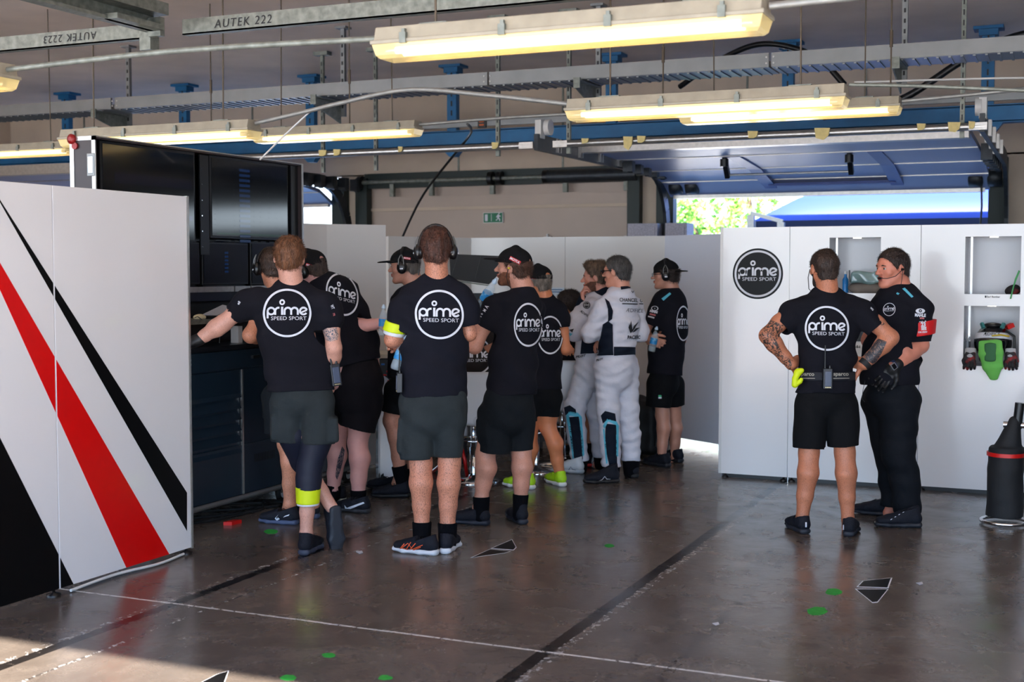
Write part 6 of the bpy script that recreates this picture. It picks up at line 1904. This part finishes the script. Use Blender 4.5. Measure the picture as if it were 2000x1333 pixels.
# ------------------------------------------------ P8: seated person between the capped man and the driver
p = Person(10.55, 'dark-haired person seated at the counter, partly hidden between capped man and driver', (1118, 900), (196, 130, 96), (40, 30, 26))
p.head((1110, 597, 0), 60, -8, 0, neck=(1122, 622, 0)); p.hair(.014, -.07, .5, seed=9)
p.torso((1125, 650, 0), (1128, 690, 0), (1130, 730, 0), yaw=30)
p.arm((1110, 640, 0), (1105, 680, .1), (1100, 690, .3)); p.arm((1145, 640, 0), (1150, 685, .1), (1140, 690, .3))
p.hand((1100, 690, .3), FH, -V3(0, 0, 1), 30); p.hand((1140, 690, .3), FH, -V3(0, 0, 1), 30)
p.leg((1120, 745, .0), (1100, 755, .35), (1105, 850, .3), None, FH, (.085, .06, .06, .04))
p.leg((1145, 745, .0), (1150, 800, -.1), (1152, 885, -.1), None, -SIDE, (.085, .06, .05, .036))
p.finish()
tee = p.tee([(1122, 625, 0, 18, .07), (1124, 645, 0, 28, .10), (1126, 690, 0, 28, .115), (1130, 735, 0, 30, .12)], 30, [([(1108, 635, 0), (1106, 665, .03)], (.075, .065)), ([(1142, 635, 0), (1147, 665, .03)], (.075, .065))], seed=51)
logo_on(tee, (1122, 632), 22, 22, .3, -10)
p.shorts([(1132, 728, 0, 28, .12), (1132, 750, 0, 30, .12)], 30, [((1122, 745, 0), (1104, 756, .28), .09, .08), ((1144, 745, 0), (1149, 785, -.06), .09, .075)], m=M_bshort)
p.sock((1152, 895, -.1), (1152, 866, -.1), .042)
o = p.shoe(PD(1165, 912, 10.4), -SIDE, upc=(18, 18, 24), sole=(206, 30, 30), L=.29, ground=True)
p.shoe(PD(1112, 868, 10.8), -SIDE * .5 + FH, upc=(18, 18, 24), sole=(180, 186, 196), L=.29)

# ------------------------------------------------ P9, P10: the drivers
def driver(D, label, uv, skin, hair, hd, st, arms, legs, yaw, beard=None, seed=60, v=.007, hscale=1.0, tuft=0.0, hyaw=0):
    p = Person(D, label, uv, skin, hair, v=v)
    p.head(*hd[0], neck=hd[1], beard=beard, scale=hscale); p.hair(.016 if tuft else .011, -.07, .45, seed=seed, tuft=tuft)
    p.torso(st[1][:3], st[2][:3], st[3][:3], yaw=yaw)
    for a in arms: p.arm(*a[0])
    for l in legs: p.leg(l[0], l[1], l[2], None, l[3], (.07, .048, .048, .036), bulge=.006)
    return p
def suit(p, st, yaw, arms, legs, seed):
    side = basis(yaw)[:, 0]
    S = SDF(p.h)
    S.loft([(p.P(q[:3]), p.px(q[3]), q[4]) for q in st], side, .03)
    for pts, rr in arms: S.chain([p.P(q) for q in pts], rr, .03)
    for pts, rr in legs: S.chain([p.P(q) for q in pts], rr, .035)
    S.fold(.0075, seed, 2.0, (.15, .15, 1))
    for pts, rr in legs: S.cut(p.P(pts[-1]), (0, 0, -1), rr[-1] * 1.6)
    return S.build('race_suit', M_suit, p.root)
# P9
p = driver(10.15, 'driver in white race suit resting his chin on his hand', (1135, 920), (204, 140, 120), (96, 76, 60),
           (((1163, 543, 0), 82, -4, 0), (1180, 580, 0)), [0, (1165, 610, 0), (1160, 660, 0), (1165, 720, 0)],
           [[((1150, 610, -.1), (1123, 650, -.15), (1139, 592, -.02), (.05, .045, .042, .03))]],
           [((1145, 740, 0), (1122, 805, 0), (1130, 900, 0), leftish(60)), ((1180, 740, .1), (1162, 815, .1), (1172, 895, .15), leftish(60))], 70, beard=(92, 58, 42), seed=61, tuft=.8)
p.hand((1139, 592, -.02), V3(0, 0, 1) - SIDE * .1, SIDE, 50, thumb=1); p.excl.append((p.P((1139, 574, -.02)), .066)); p.finish()
st9 = suit(p, [(1178, 580, 0, 16, .10), (1170, 598, 0, 27, .15), (1163, 640, 0, 28, .165), (1160, 690, 0, 27, .15), (1160, 730, 0, 32, .15)], 70,
     [([(1160, 602, -.08), (1150, 612, -.1), (1124, 650, -.15), (1128, 620, -.08), (1136, 602, -.04)], [.085, .078, .066, .058, .046]), ([(1170, 605, .15), (1150, 655, .12), (1185, 665, .0)], [.08, .065, .05])],
     [([(1148, 725, 0), (1122, 800, 0), (1126, 850, 0), (1133, 900, 0)], [.100, .084, .074, .070]), ([(1178, 725, .1), (1165, 800, .1), (1172, 850, .12), (1174, 893, .15)], [.100, .084, .076, .072])], 62)
SDF(.005).cone(p.P((1134, 598, -.035)), p.P((1138, 585, -.02)), .042, .036).build('cuff', M_navy, p.root)
SDF(.005).cone(p.P((1179, 572, 0)), p.P((1176, 582, 0)), .075, .09).build('collar', M_navy, p.root)
for poly, m_ in (([(1137, 663), (1165, 661), (1167, 690), (1134, 692)], M_navy), ([(1102, 797), (1113, 792), (1124, 800), (1126, 808), (1112, 806), (1105, 812)], M_navy),
                 ([(1112, 815), (1130, 814), (1137, 860), (1138, 898), (1122, 898), (1114, 850)], M_navy), ([(1106, 812), (1112, 804), (1128, 806), (1136, 815), (1141, 890), (1137, 892), (1131, 816), (1112, 812), (1118, 860), (1122, 897), (1119, 897), (1113, 850)], M_cyan),
                 ([(1112, 645), (1121, 643), (1118, 650)], M_ink), ([(1111, 650), (1119, 652), (1114, 657)], M_cyan)):
    patch('suit_panel', poly, st9, m_, .004, 3)
wrap_print('round_badge', (arc(0, 0, 7, 0, 360, 20)[:-1], [tuple(range(20))]), (1146, 597), np.eye(2), st9, M_ink, .004, 3)
wrap_print('badge_logo', logo_mesh(), (1146, 597), np.diag([5, -5]), st9, M_white, .006)
text_on(st9, 'ÆDIFICE', (1143, 614), 4.2, 1, 35, M_ink, .01); text_on(st9, 'PILOT', (1135, 696), 4.2, 1.2, -9, M_ink, .04, .3)
M_wshoe = mat('white_racing_boot', (204, 208, 212), .5, bump=.1)
for hq, tq in (((1140, 926), (1092, 922)), ((1180, 918), (1142, 908))):
    o = p.shoe(FL(*hq), gdir(hq, tq), m=M_wshoe, sole=(190, 196, 202), L=.29, hi=.02)
    c_ = ((hq[0] + tq[0]) / 2 - 5, (hq[1] + tq[1]) / 2 - 8)
    wrap_print('star_marking', stroke([(-12, 8), (0, 2), (4, -4), (7, 1), (14, 2), (9, 5), (10, 9), (2, 6), (-12, 9)], 1.0), c_, np.eye(2), o, M_ink, .003, 4)
for q, t_ in (((1133, 908, 0), (1133, 898, 0)), ((1174, 900, .15), (1174, 890, .15))): p.sock(q, t_, .055)
# P10
p = driver(9.8, 'driver in white race suit with arms crossed and dark glasses, black boots', (1210, 938), (206, 142, 118), (70, 66, 64),
           (((1204, 532, 0), 62, -3, 0), (1213, 572, 0)), [0, (1210, 620, 0), (1208, 665, 0), (1210, 700, 0)],
           [[((1180, 598, -.08), (1150, 655, -.05), (1190, 652, .12), (.05, .045, .042, .03))], [((1240, 605, .1), (1235, 655, .25), (1185, 655, .15), (.05, .045, .042, .03))]],
           [((1180, 720, 0), (1190, 805, 0), (1194, 905, 0), leftish(60)), ((1228, 720, .1), (1228, 805, .1), (1232, 900, .1), leftish(50))], 48, seed=63)
p.hand((1182, 652, .10), -SIDE * .6 - V3(0, 0, .6), SIDE, 25, thumb=-1); p.finish()
st10 = suit(p, [(1212, 574, 0, 20, .095), (1211, 592, 0, 36, .13), (1210, 632, 0, 42, .14), (1205, 685, 0, 36, .13), (1203, 715, 0, 37, .13), (1204, 735, 0, 34, .12)], 48,
     [([(1190, 594, -.05), (1178, 606, -.08), (1152, 652, -.06), (1176, 648, .04)], [.085, .078, .066, .055]), ([(1236, 600, .1), (1250, 650, .1), (1200, 660, .2)], [.085, .068, .055])],
     [([(1184, 715, 0), (1188, 800, 0), (1192, 860, 0), (1194, 912, 0)], [.098, .086, .078, .074]), ([(1224, 715, .08), (1226, 800, .1), (1231, 850, .1), (1233, 900, .1)], [.096, .084, .076, .072])], 64)
SDF(.005).cone(p.P((1213, 564, 0)), p.P((1212, 576, 0)), .07, .085).build('collar', M_suit, p.root)
for poly, m_ in (([(1181, 583), (1190, 590), (1197, 608), (1196, 624), (1188, 630), (1187, 604)], M_navy), ([(1177, 634), (1188, 628), (1197, 634), (1198, 694), (1167, 695), (1172, 660)], M_navy),
                 ([(1199, 678), (1243, 678), (1243, 693), (1199, 695)], M_navy), ([(1174, 812), (1182, 803), (1201, 808), (1203, 824), (1188, 820), (1178, 828)], M_navy),
                 ([(1183, 828), (1203, 830), (1205, 908), (1190, 910), (1182, 870)], M_navy), ([(1178, 832), (1186, 818), (1204, 824), (1208, 832), (1207, 892), (1203, 892), (1203, 831), (1188, 824), (1181, 838)], M_cyan),
                 ([(1178, 838), (1181, 838), (1187, 905), (1184, 906)], M_cyan), ([(1129, 633), (1135, 630), (1131, 640)], M_ink), ([(1127, 640), (1133, 641), (1129, 648)], M_cyan), ([(1212, 560), (1232, 558), (1234, 563), (1213, 567)], M_navy)):
    patch('suit_panel', poly, st10, m_, .004, 3)
text_on(st10, 'CHANCELLOR', (1235, 587), 6.5, .85, 2, M_ink, .02, vert=1.1); patch('underline', [(1215, 592.5), (1258, 593.5), (1258, 595.5), (1215, 594.5)], st10, M_ink, .004, 4)
text_on(st10, 'ÆDIFICE', (1239, 607), 7.5, .85, 2, M_ink, -.005)
for pl in ([(1231, 652), (1229, 640), (1232, 627), (1235, 645)], [(1233, 650), (1237, 637), (1247, 628), (1239, 642)], [(1234, 650), (1241, 641), (1249, 640), (1239, 648)], [(1230, 650), (1227, 640), (1229, 632), (1232, 645)]):
    patch('leaf_emblem', pl, st10, M_ink, .004, 4)
text_on(st10, 'PACIFIC', (1238, 659), 6.5, .8, -2, M_ink, .03, .1); text_on(st10, 'PILOT', (1172, 703), 4, .9, -18, M_ink, .04, .3); text_on(st10, 'V', (1235, 571), 4, 1.6, 0, M_ink)
g_ = MB().tube([p.H(-.088, -.0, .012), p.H(-.084, .05, .014), p.H(-.072, .098, .012)], .0035, 6).tube([p.H(.088, -.0, .012), p.H(.084, .05, .014), p.H(.072, .098, .012)], .0035, 6)
for x in (-1, 1): g_.obox(p.H(x * .036, .108, .006), p.hR @ V3(.030, -.006 * x, 0), p.hR @ V3(0, .002, 0), p.hR @ V3(0, 0, .017))
g_.build('sunglasses', mat('dark_sunglasses', (12, 12, 14), .12), p.root)
for hq, tq, hi in (((1210, 943), (1142, 945), 1), ((1240, 935), (1222, 918), 0)):
    o = p.shoe(FL(*hq), gdir(hq, tq), upc=(14, 14, 18), sole=(16, 16, 20), L=.29, hi=.03)
    if hi: wrap_print('star_marking', stroke([(-16, 9), (-2, 3), (3, -3), (7, 2), (14, 2), (9, 6), (11, 10), (2, 7), (-16, 9)], 1.3), (1178, 934), np.eye(2), o, M_white, .003, 4)
for q, t_ in (((1194, 925, 0), (1194, 908, 0)), ((1233, 915, .1), (1233, 898, .1))): p.sock(q, t_, .06)

# ------------------------------------------------ P11: young man, cap backwards
p = Person(10.5, 'young man in profile with headset and backwards cap holding a water bottle', (1300, 905), (196, 140, 118), (46, 34, 30), v=.007)
p.head((1299, 538, 0), 84, -2, 0, neck=(1312, 574, 0), scale=.98); p.hair(.016, -.085, .4, seed=7, capped=.05)
cp = p.cap(back=True, logo=False, lift=-.014); p.headset(arc=.122)
wrap_print('cap_badge', stroke(arc(0, 0, 5, 0, 360, 16)[:-1], 1.4, True), (1326, 529), np.diag([.5, -1]), cp, M_white, .004)
g_ = MB().tube([p.H(-.088, .0, .012), p.H(-.072, .098, .012)], .003, 6)
for x in (-1, 1): g_.obox(p.H(x * .034, .104, .006), p.hR @ V3(.027, -.004 * x, 0), p.hR @ V3(0, .002, 0), p.hR @ V3(0, 0, .015))
g_.build('glasses', mat('dark_sunglasses', (12, 12, 14), .12), p.root)
p.torso((1305, 620, 0), (1302, 680, 0), (1298, 730, 0), yaw=72)
p.arm((1283, 600, -.05), (1258, 652, -.08), (1272, 668, -.18), (.046, .042, .042, .028))
p.hand((1268, 664, -.18), SIDE * .6 + V3(0, 0, -.2) - FH * .3, FH, 55, thumb=1)
p.arm((1325, 610, .15), (1330, 665, .3), (1300, 670, .35)); p.hand((1300, 670, .35), -SIDE, FH, 30)
p.leg((1292, 750, 0), (1294, 812, 0), (1292, 898, 0), None, leftish(75), (.085, .056, .056, .036), bulge=.012)
p.leg((1315, 750, .1), (1317, 812, .15), (1318, 892, .2), None, leftish(60), (.085, .056, .056, .036), bulge=.012)
p.finish()
tee = p.tee([(1312, 574, 0, 18, .085), (1308, 592, 0, 30, .14), (1306, 640, 0, 33, .155), (1301, 690, 0, 32, .145), (1298, 732, 0, 33, .145)], 72, [([(1294, 594, -.04), (1284, 608, -.05), (1270, 638, -.07)], (.085, .076, .064)), ([(1322, 600, .12), (1328, 640, .2)], (.07, .06))], seed=71)
logo_on(tee, (1334, 632), 12.5, 33, 0, 0)
patch('shoulder_stripe', [(1292, 584), (1308, 572), (1311, 575), (1296, 588)], tee, M_cyan, .004, 4)
wrap_print('eye_emblem', stroke(arc(0, 0, 6, 0, 360, 18)[:-1], 1.6, True), (1279, 603), np.diag([1, -.7]), tee, M_white, .004)
text_on(tee, 'o', (1279, 603), 3); text_on(tee, 'MMM', (1277, 609), 4.5, 1, 12, bold=.06); text_on(tee, 'xxxxx', (1275, 615), 4, .8, 14, m=mat('pink_print', (220, 120, 120), .6), bold=.05); text_on(tee, 'ewone', (1272, 620), 4, .8, 14, bold=.05)
sh11 = p.shorts([(1297, 722, 0, 30, .13), (1296, 750, 0, 31, .13)], 70, [((1290, 752, 0), (1286, 796, 0), .105, .098), ((1312, 752, .1), (1316, 793, .13), .10, .085)], m=M_bshort, seed=73)
patch('green_tag', [(1286, 772), (1292, 772), (1292, 776), (1286, 776)], sh11, mat('green_tag_print', (60, 180, 120), .6), .004, 4)
patch('pale_tag', [(1286, 776), (1292, 776), (1292, 779), (1286, 779)], sh11, M_white, .004, 4)
for hq, tq in (((1308, 914), (1250, 905)), ((1332, 905), (1296, 898))): o = p.shoe(FL(*hq), gdir(hq, tq), upc=(16, 17, 24), sole=(24, 26, 34), L=.29)
bottle(PD(1272, 687, 10.24), V3(0, 0, 1) + SIDE * .22, 'water bottle with blue label held by the young man in the backwards cap', .95)

# ------------------------------------------------ P12: tattooed arms, hands on hips
p = Person(7.85, 'man seen from behind with tattooed arms and hands on his hips', (1608, 1045), (196, 124, 92), (50, 34, 26), hairy=.35, v=.006)
p.head((1609, 526, 0), 14, -2, 0, neck=(1616, 580, 0), beard=(40, 28, 24), scale=1.0); p.hair(.006, -.068, .55, seed=2)
e = MB().tube([p.H(-.088, .01, -.0), p.H(-.090, .03, -.05), p.H(-.075, .05, -.12), p.H(-.06, .0, -.16)], .0025, 6).build('earpiece_lead', M_black, p.root)
p.torso((1614, 620, 0), (1616, 690, 0), (1614, 750, 0), yaw=4)
A1 = ((1545, 606, 0), (1499, 656, -.06), (1545, 712, -.04)); A2 = ((1685, 606, 0), (1739, 660, -.06), (1688, 712, -.04))
p.arm(*A1, r=(.054, .050, .047, .033)); p.arm(*A2, r=(.054, .050, .047, .033))
p.hand((1546, 712, -.04), FH * 1.0 + SIDE * .75 + V3(0, 0, .2), SIDE * .7 - FH * .4, 22, thumb=1, tout=75, tcurl=-5)
p.hand((1687, 712, -.04), FH * 1.0 - SIDE * .75 + V3(0, 0, .2), -SIDE * .7 - FH * .4, 22, thumb=-1, tout=75, tcurl=-5)
p.leg((1585, 800, 0), (1580, 885, 0), (1567, 1012, 0), None, FH - SIDE * .15, (.09, .062, .064, .036))
p.leg((1645, 800, 0), (1650, 885, 0), (1656, 1015, 0), None, FH + SIDE * .1, (.09, .062, .064, .036))
p.finish()
tee = p.tee([(1616, 582, 0, 34, .08), (1616, 604, 0, 62, .11), (1615, 645, 0, 61, .12), (1616, 700, 0, 54, .115), (1613, 745, 0, 53, .12), (1613, 768, 0, 58, .125)], 3,
            [([(1570, 604, 0), (1550, 612, 0), (1525, 640, -.03)], (.085, .078, .067)), ([(1662, 604, 0), (1683, 611, 0), (1712, 642, -.03)], (.085, .078, .067))], seed=81, amp=.009)
logo_on(tee, (1615, 642), 41, 42, 0, 1)
text_on(tee, 'wV', (1519, 604), 6, .9, -55); text_on(tee, 'wu', (1702, 604), 5, .9, 45)
sh12 = p.shorts([(1613, 752, 0, 56, .12), (1613, 780, 0, 58, .125)], 3, [((1584, 795, 0), (1580, 876, 0), .103, .098), ((1643, 795, 0), (1647, 872, 0), .103, .096)], m=M_bshort, seed=83)
tk1 = tattoo_mat('tattoo_brown_skin', (188, 120, 90), (52, 46, 44), 34, .5); tk2 = tattoo_mat('tattoo_dense_ink', (120, 92, 80), (44, 46, 54), 46, .44)
patch('tattoo', [(1498, 622), (1530, 636), (1526, 652), (1516, 666), (1528, 690), (1548, 705), (1544, 722), (1526, 718), (1500, 690), (1484, 656), (1486, 638)], p.body, tk1, .0015, 4)
patch('tattoo', [(1716, 662), (1732, 668), (1722, 690), (1708, 712), (1694, 706), (1686, 696), (1700, 678)], p.body, tk2, .0015, 4)
patch('tattoo', [(1718, 624), (1729, 634), (1722, 636), (1716, 630)], p.body, tk1, .0015, 4)
S = SDF(.004).loft([(p.P((1690, 709, -.04)), .040, .036), (p.P((1684, 717, -.04)), .039, .035)], SIDE, flat0=True, flat1=True); S = SDF(.004).cone(p.P((1694, 706, -.04)), p.P((1684, 716, -.04)), .042, .038); S.cut(p.P((1693, 707, -.04)), p.P((1694, 706, -.04)) - p.P((1684, 716, -.04))); S.cut(p.P((1685, 715, -.04)), p.P((1684, 716, -.04)) - p.P((1694, 706, -.04))); S.build('wrist_band', M_rubber, p.root)
# belt
S = SDF(.005).loft([(p.P((1613, 726, 0)), p.px(57), .133), (p.P((1613, 743, 0)), p.px(57), .136)], basis(3)[:, 0], .0, True, True)
bt = S.build('belt', mat('black_webbing', (16, 18, 28), .75, bump=.2, bscale=200), p.root)
M_beltp = mat('tan_grey_print', (172, 166, 152), .6)
text_on(bt, 'sparco', (1576, 733), 7.5, 1.05, 2, M_beltp, .02); text_on(bt, 'sparco', (1642, 733), 7.5, 1.05, 0, M_beltp, .02)
patch('belt_line', [(1564, 738.6), (1592, 739), (1592, 740.2), (1564, 740)], bt, M_beltp, .004, 5); patch('belt_line', [(1627, 739), (1658, 738.6), (1658, 739.8), (1627, 740.4)], bt, M_beltp, .004, 5)
S = SDF(.004).chain([p.P((1559, 727, -.10)), p.P((1553, 740, -.11)), p.P((1552, 752, -.11))], [.020, .018, .018], .005)
S.chain([p.P((1566, 724, -.115)), p.P((1558, 728, -.11))], [.014, .018]).chain([p.P((1553, 752, -.11)), p.P((1563, 746, -.115)), p.P((1565, 742, -.12))], [.018, .012, .012], .005)
S.build('yellow_band', M_hi, p.root)
walkie(PD(1616, 740, 7.70), (0, 0, 1), -FH, 'two-way radio in the middle of the branded black belt'.replace('branded ', ''), 1.0)
for hq, tq in (((1575, 1045), (1528, 1022)), ((1657, 1050), (1672, 1020))):
    o = p.shoe(FL(*hq), gdir(hq, tq), upc=(14, 15, 20), sole=(30, 34, 44), L=.28, hi=-.005)
    patch('heel_tab', [(hq[0] - (2.5 if hq[0] < 1600 else 10), hq[1] - 24), (hq[0] + (.5 if hq[0] < 1600 else -8), hq[1] - 24), (hq[0] + (.5 if hq[0] < 1600 else -8), hq[1] - 15), (hq[0] - (2.5 if hq[0] < 1600 else 10), hq[1] - 15)], o, M_white, .003, 3)

# ------------------------------------------------ P13: stocky man with the red arm band
p = Person(8.15, 'stocky man in black polo with headset microphone, red arm band and black gloves', (1750, 1018), (214, 136, 112), (44, 32, 28), v=.0055)
p.head((1742, 526, -.02), 112, -3, 0, neck=(1762, 580, 0), scale=1.05); p.hair(.009, -.05, .62, seed=15, front=.004)
e = MB().lathe(p.H(-.086, -.006, -.002), [(.009, 0), (.008, .012)], -p.hR[:, 0], 10).build('earpiece', M_black, p.root)
MB().tube([p.H(-.097, .0, -.004), p.H(-.088, .045, -.040), p.H(-.062, .085, -.052), p.H(-.02, .112, -.050)], .0022, 6).lathe(p.H(-.022, .110, -.050), [(.007, -.01), (.008, .0), (.006, .012)], p.hR[:, 0], 10).build('microphone_boom', M_black, e)
MB().tube([p.H(-.094, -.004, -.01), p.H(-.09, .0, -.06), p.H(-.075, -.0, -.11), p.H(-.08, -.02, -.16)], .002, 6).build('earpiece_lead', M_black, e)
p.torso((1752, 620, 0), (1745, 690, 0), (1740, 750, 0), (.15, .16, .15), yaw=105)
p.arm((1793, 600, -.06), (1797, 674, -.06), (1745, 716, -.16), (.058, .054, .05, .036))
p.arm((1715, 612, .08), (1698, 665, .05), (1722, 715, -.02), (.055, .05, .046, .034))
p.leg((1755, 790, 0), (1756, 880, -.02), (1772, 995, 0), None, leftish(80), (.09, .06, .06, .04)); p.leg((1722, 790, .1), (1736, 880, .1), (1745, 985, .15), None, leftish(80), (.09, .06, .06, .04))
p.finish()
tee = p.tee([(1764, 576, 0, 26, .12), (1757, 598, 0, 43, .17), (1750, 640, 0, 49, .185), (1742, 690, 0, 50, .185), (1737, 735, 0, 50, .18), (1737, 752, 0, 49, .175)], 100,
            [([(1785, 598, -.05), (1795, 612, -.06), (1797, 668, -.06)], (.088, .086, .070)), ([(1722, 605, .05), (1712, 625, .08), (1704, 650, .07)], (.085, .075, .066))], seed=91, amp=.009)
logo_on(tee, (1737, 605), 11.5, 12.5, 0, -4)
patch('shoulder_stripe', [(1762, 565), (1767, 563), (1784, 580), (1780, 582)], tee, M_cyan, .004, 4); patch('shoulder_stripe', [(1752, 572), (1757, 574), (1754, 577), (1750, 575)], tee, M_cyan, .004, 4)
# sleeve prints and red band
S = SDF(.005).cone(p.P((1797, 622, -.06)), p.P((1797, 662, -.06)), .101, .090); S.cut(p.P((1797, 627, -.06)), V3(0, 0, 1) - SIDE * .12); S.cut(p.P((1797, 655, -.06)), V3(0, 0, -1) + SIDE * .15)
rb = S.build('red_arm_band', M_strapred, p.root)
wrap_print('eye_emblem', (arc(0, 0, 9.5, 0, 360, 20)[:-1], [tuple(range(20))]), (1797, 608), np.diag([.95, -.5]), tee, M_white, .004, 4)
wrap_print('eye_ring', stroke(arc(0, 0, 2.2, 0, 360, 14)[:-1], 1.6, True), (1797, 608), np.diag([1, -1]), tee, M_ink, .007)
text_on(tee, 'MAHLE', (1797, 616), 6, .8, 3, bold=.05); text_on(tee, 'xrm', (1800, 622), 4, .9, 3, m=mat('pink_print', (220, 120, 120), .6), bold=.05)
for s_, c_, h_ in (('Stone', (1802, 627), 5), ('23', (1803, 634), 8), ('SEE', (1804, 642), 6), ('CAR CREW', (1802, 649), 3)): text_on(rb, s_, c_, h_, .8, -2, bold=.05)
sl = tee
# trousers
S = SDF(.007)
S.loft([(p.P((1738, 745, 0)), p.px(46), .135), (p.P((1738, 775, 0)), p.px(47), .15)], basis(100)[:, 0], .03, flat0=True)
S.chain([p.P((1756, 785, -.04)), p.P((1755, 880, -.04)), p.P((1768, 940, -.02)), p.P((1772, 1006, 0))], [.135, .10, .088, .086], .04)
S.chain([p.P((1722, 785, .1)), p.P((1735, 875, .1)), p.P((1744, 935, .12)), p.P((1744, 992, .15))], [.13, .095, .084, .080], .03)
S.fold(.010, 95, 1.0, (.2, .2, 1)); S.cut(p.P((1772, 1002, 0)), (0, 0, -1), .16); S.cut(p.P((1744, 988, .15)), (0, 0, -1), .12)
S.build('trousers', mat('black_work_trousers', (15, 18, 24), .85, bump=.4, bscale=24, spec=.2), p.root)
gl = SDF(.005); g0 = p.P((1746, 718, -.16))
p.hand(g0, p.P((1722, 748, -.14)) - g0, -SIDE * .3 - FH, 25, into=gl, thumb=-1, k=1.08); gl.cone(p.P((1752, 712, -.155)), g0, .042, .038)
gl.build('glove', M_glove, p.root)
gl = SDF(.005); g1 = p.P((1720, 718, -.02)); p.hand(g1, p.P((1712, 750, -.05)) - g1, -FH, 30, into=gl, thumb=1); gl.cone(p.P((1716, 706, .0)), g1, .040, .036); gl.build('glove', M_glove, p.root)
text_on(p.root.children[-1] if False else tee, '', (0, 0), 1) if False else None
wc = p.P((1746, 716, -.205))
wa = unit(p.P((1746, 716, -.16)) - p.P((1797, 674, -.06)))
wt = MB().obox(wc, unit(np.cross(wa, FH)) * .021, wa * .018, unit(np.cross(wa, np.cross(wa, FH))) * .006).build('smart_watch', mat('watch_steel', (176, 178, 184), .3, .7), p.root, bevel=.004)
MB().obox(wc - FH * .006, unit(np.cross(wa, FH)) * .016, wa * .014, unit(np.cross(wa, np.cross(wa, FH))) * .003).build('watch_face', M_screen, wt, bevel=.002)
S = SDF(.004).cone(p.P((1751, 712, -.15)), p.P((1743, 719, -.165)), .0435, .041); S.cut(p.P((1750, 713, -.15)), -wa); S.cut(p.P((1744, 718, -.16)), wa); S.build('watch_strap', mat('navy_watch_strap', (24, 40, 76), .6), p.root)
o = p.shoe(FL(1801, 1031), gdir((1801, 1031), (1718, 1029)), upc=(13, 14, 18), sole=(24, 28, 38), L=.30, hi=.02)
for i in range(4): wrap_print('lace_dash', stroke([(0, 0), (3, -1.6)], .9), (1739 + i * 8, 1016 - i * 4.5), np.eye(2), o, M_white, .005)
p.shoe(FL(1752, 1010), gdir((1752, 1010), (1684, 1004)), upc=(13, 14, 18), sole=(24, 28, 38), L=.30, hi=.02)
MB().tube([p.P((1690, 742, -.05)), p.P((1685, 765, -.05)), p.P((1684, 780, -.05)), p.P((1689, 786, -.05))], .002, 6).build('hanging_lead', M_black, p.root)

# ------------------------------------------------ P14: seated on the bar stool, mostly hidden
p = Person(9.95, 'person seated on the front bar stool, mostly hidden behind the two men', (918, 935), (186, 120, 90), (40, 30, 26))
p.head((900, 590, 0), 10, -10, 0, neck=(908, 620, 0)); p.hair(.010, -.065, .5, seed=19)
p.torso((920, 650, 0), (922, 700, 0), (922, 770, 0), yaw=5)
p.arm((885, 650, 0), (880, 700, .05), (890, 700, .25)); p.arm((950, 650, 0), (958, 700, .05), (950, 700, .25))
p.hand((890, 700, .25), FH, -V3(0, 0, 1), 30, thumb=-1); p.hand((950, 700, .25), FH, -V3(0, 0, 1), 30)
p.leg((905, 790, .0), (895, 792, .38), (903, 842, .05), None, FH, (.085, .06, .055, .036), foot=False)
p.leg((940, 790, .0), (950, 792, .38), (950, 860, .4), None, FH, (.085, .06, .055, .036))
p.finish()
tee = p.tee([(915, 622, 0, 20, .08), (919, 645, 0, 40, .10), (922, 700, 0, 39, .115), (922, 775, 0, 38, .12)], 5, [([(892, 640, 0), (885, 670, .02)], (.075, .065)), ([(946, 640, 0), (955, 670, .02)], (.075, .065))], m=mat('brown_black_cotton', (26, 18, 16), .9, bump=.2), seed=101)
logo_on(tee, (926, 696), 34, 36, 0, 0)
p.shorts([(922, 765, 0, 36, .12), (922, 790, 0, 37, .12)], 5, [((907, 790, 0), (897, 792, .30), .09, .08), ((938, 790, 0), (948, 792, .30), .09, .08)], m=M_bshort)
S = SDF(.005).cone(p.P((903, 838, .05)), p.P((903, 848, .05)), .042, .042); S.build('white_sock', M_white, p.root)
hl = p.P((900, 848, .02))
o = p.shoe(hl, unit(V3(0, 0, -1) + FH * .35), up=FH * .6 - V3(0, 0, .0) + V3(0, 0, .2), ground=False, upc=(18, 19, 24), sole=(30, 34, 42), L=.28)
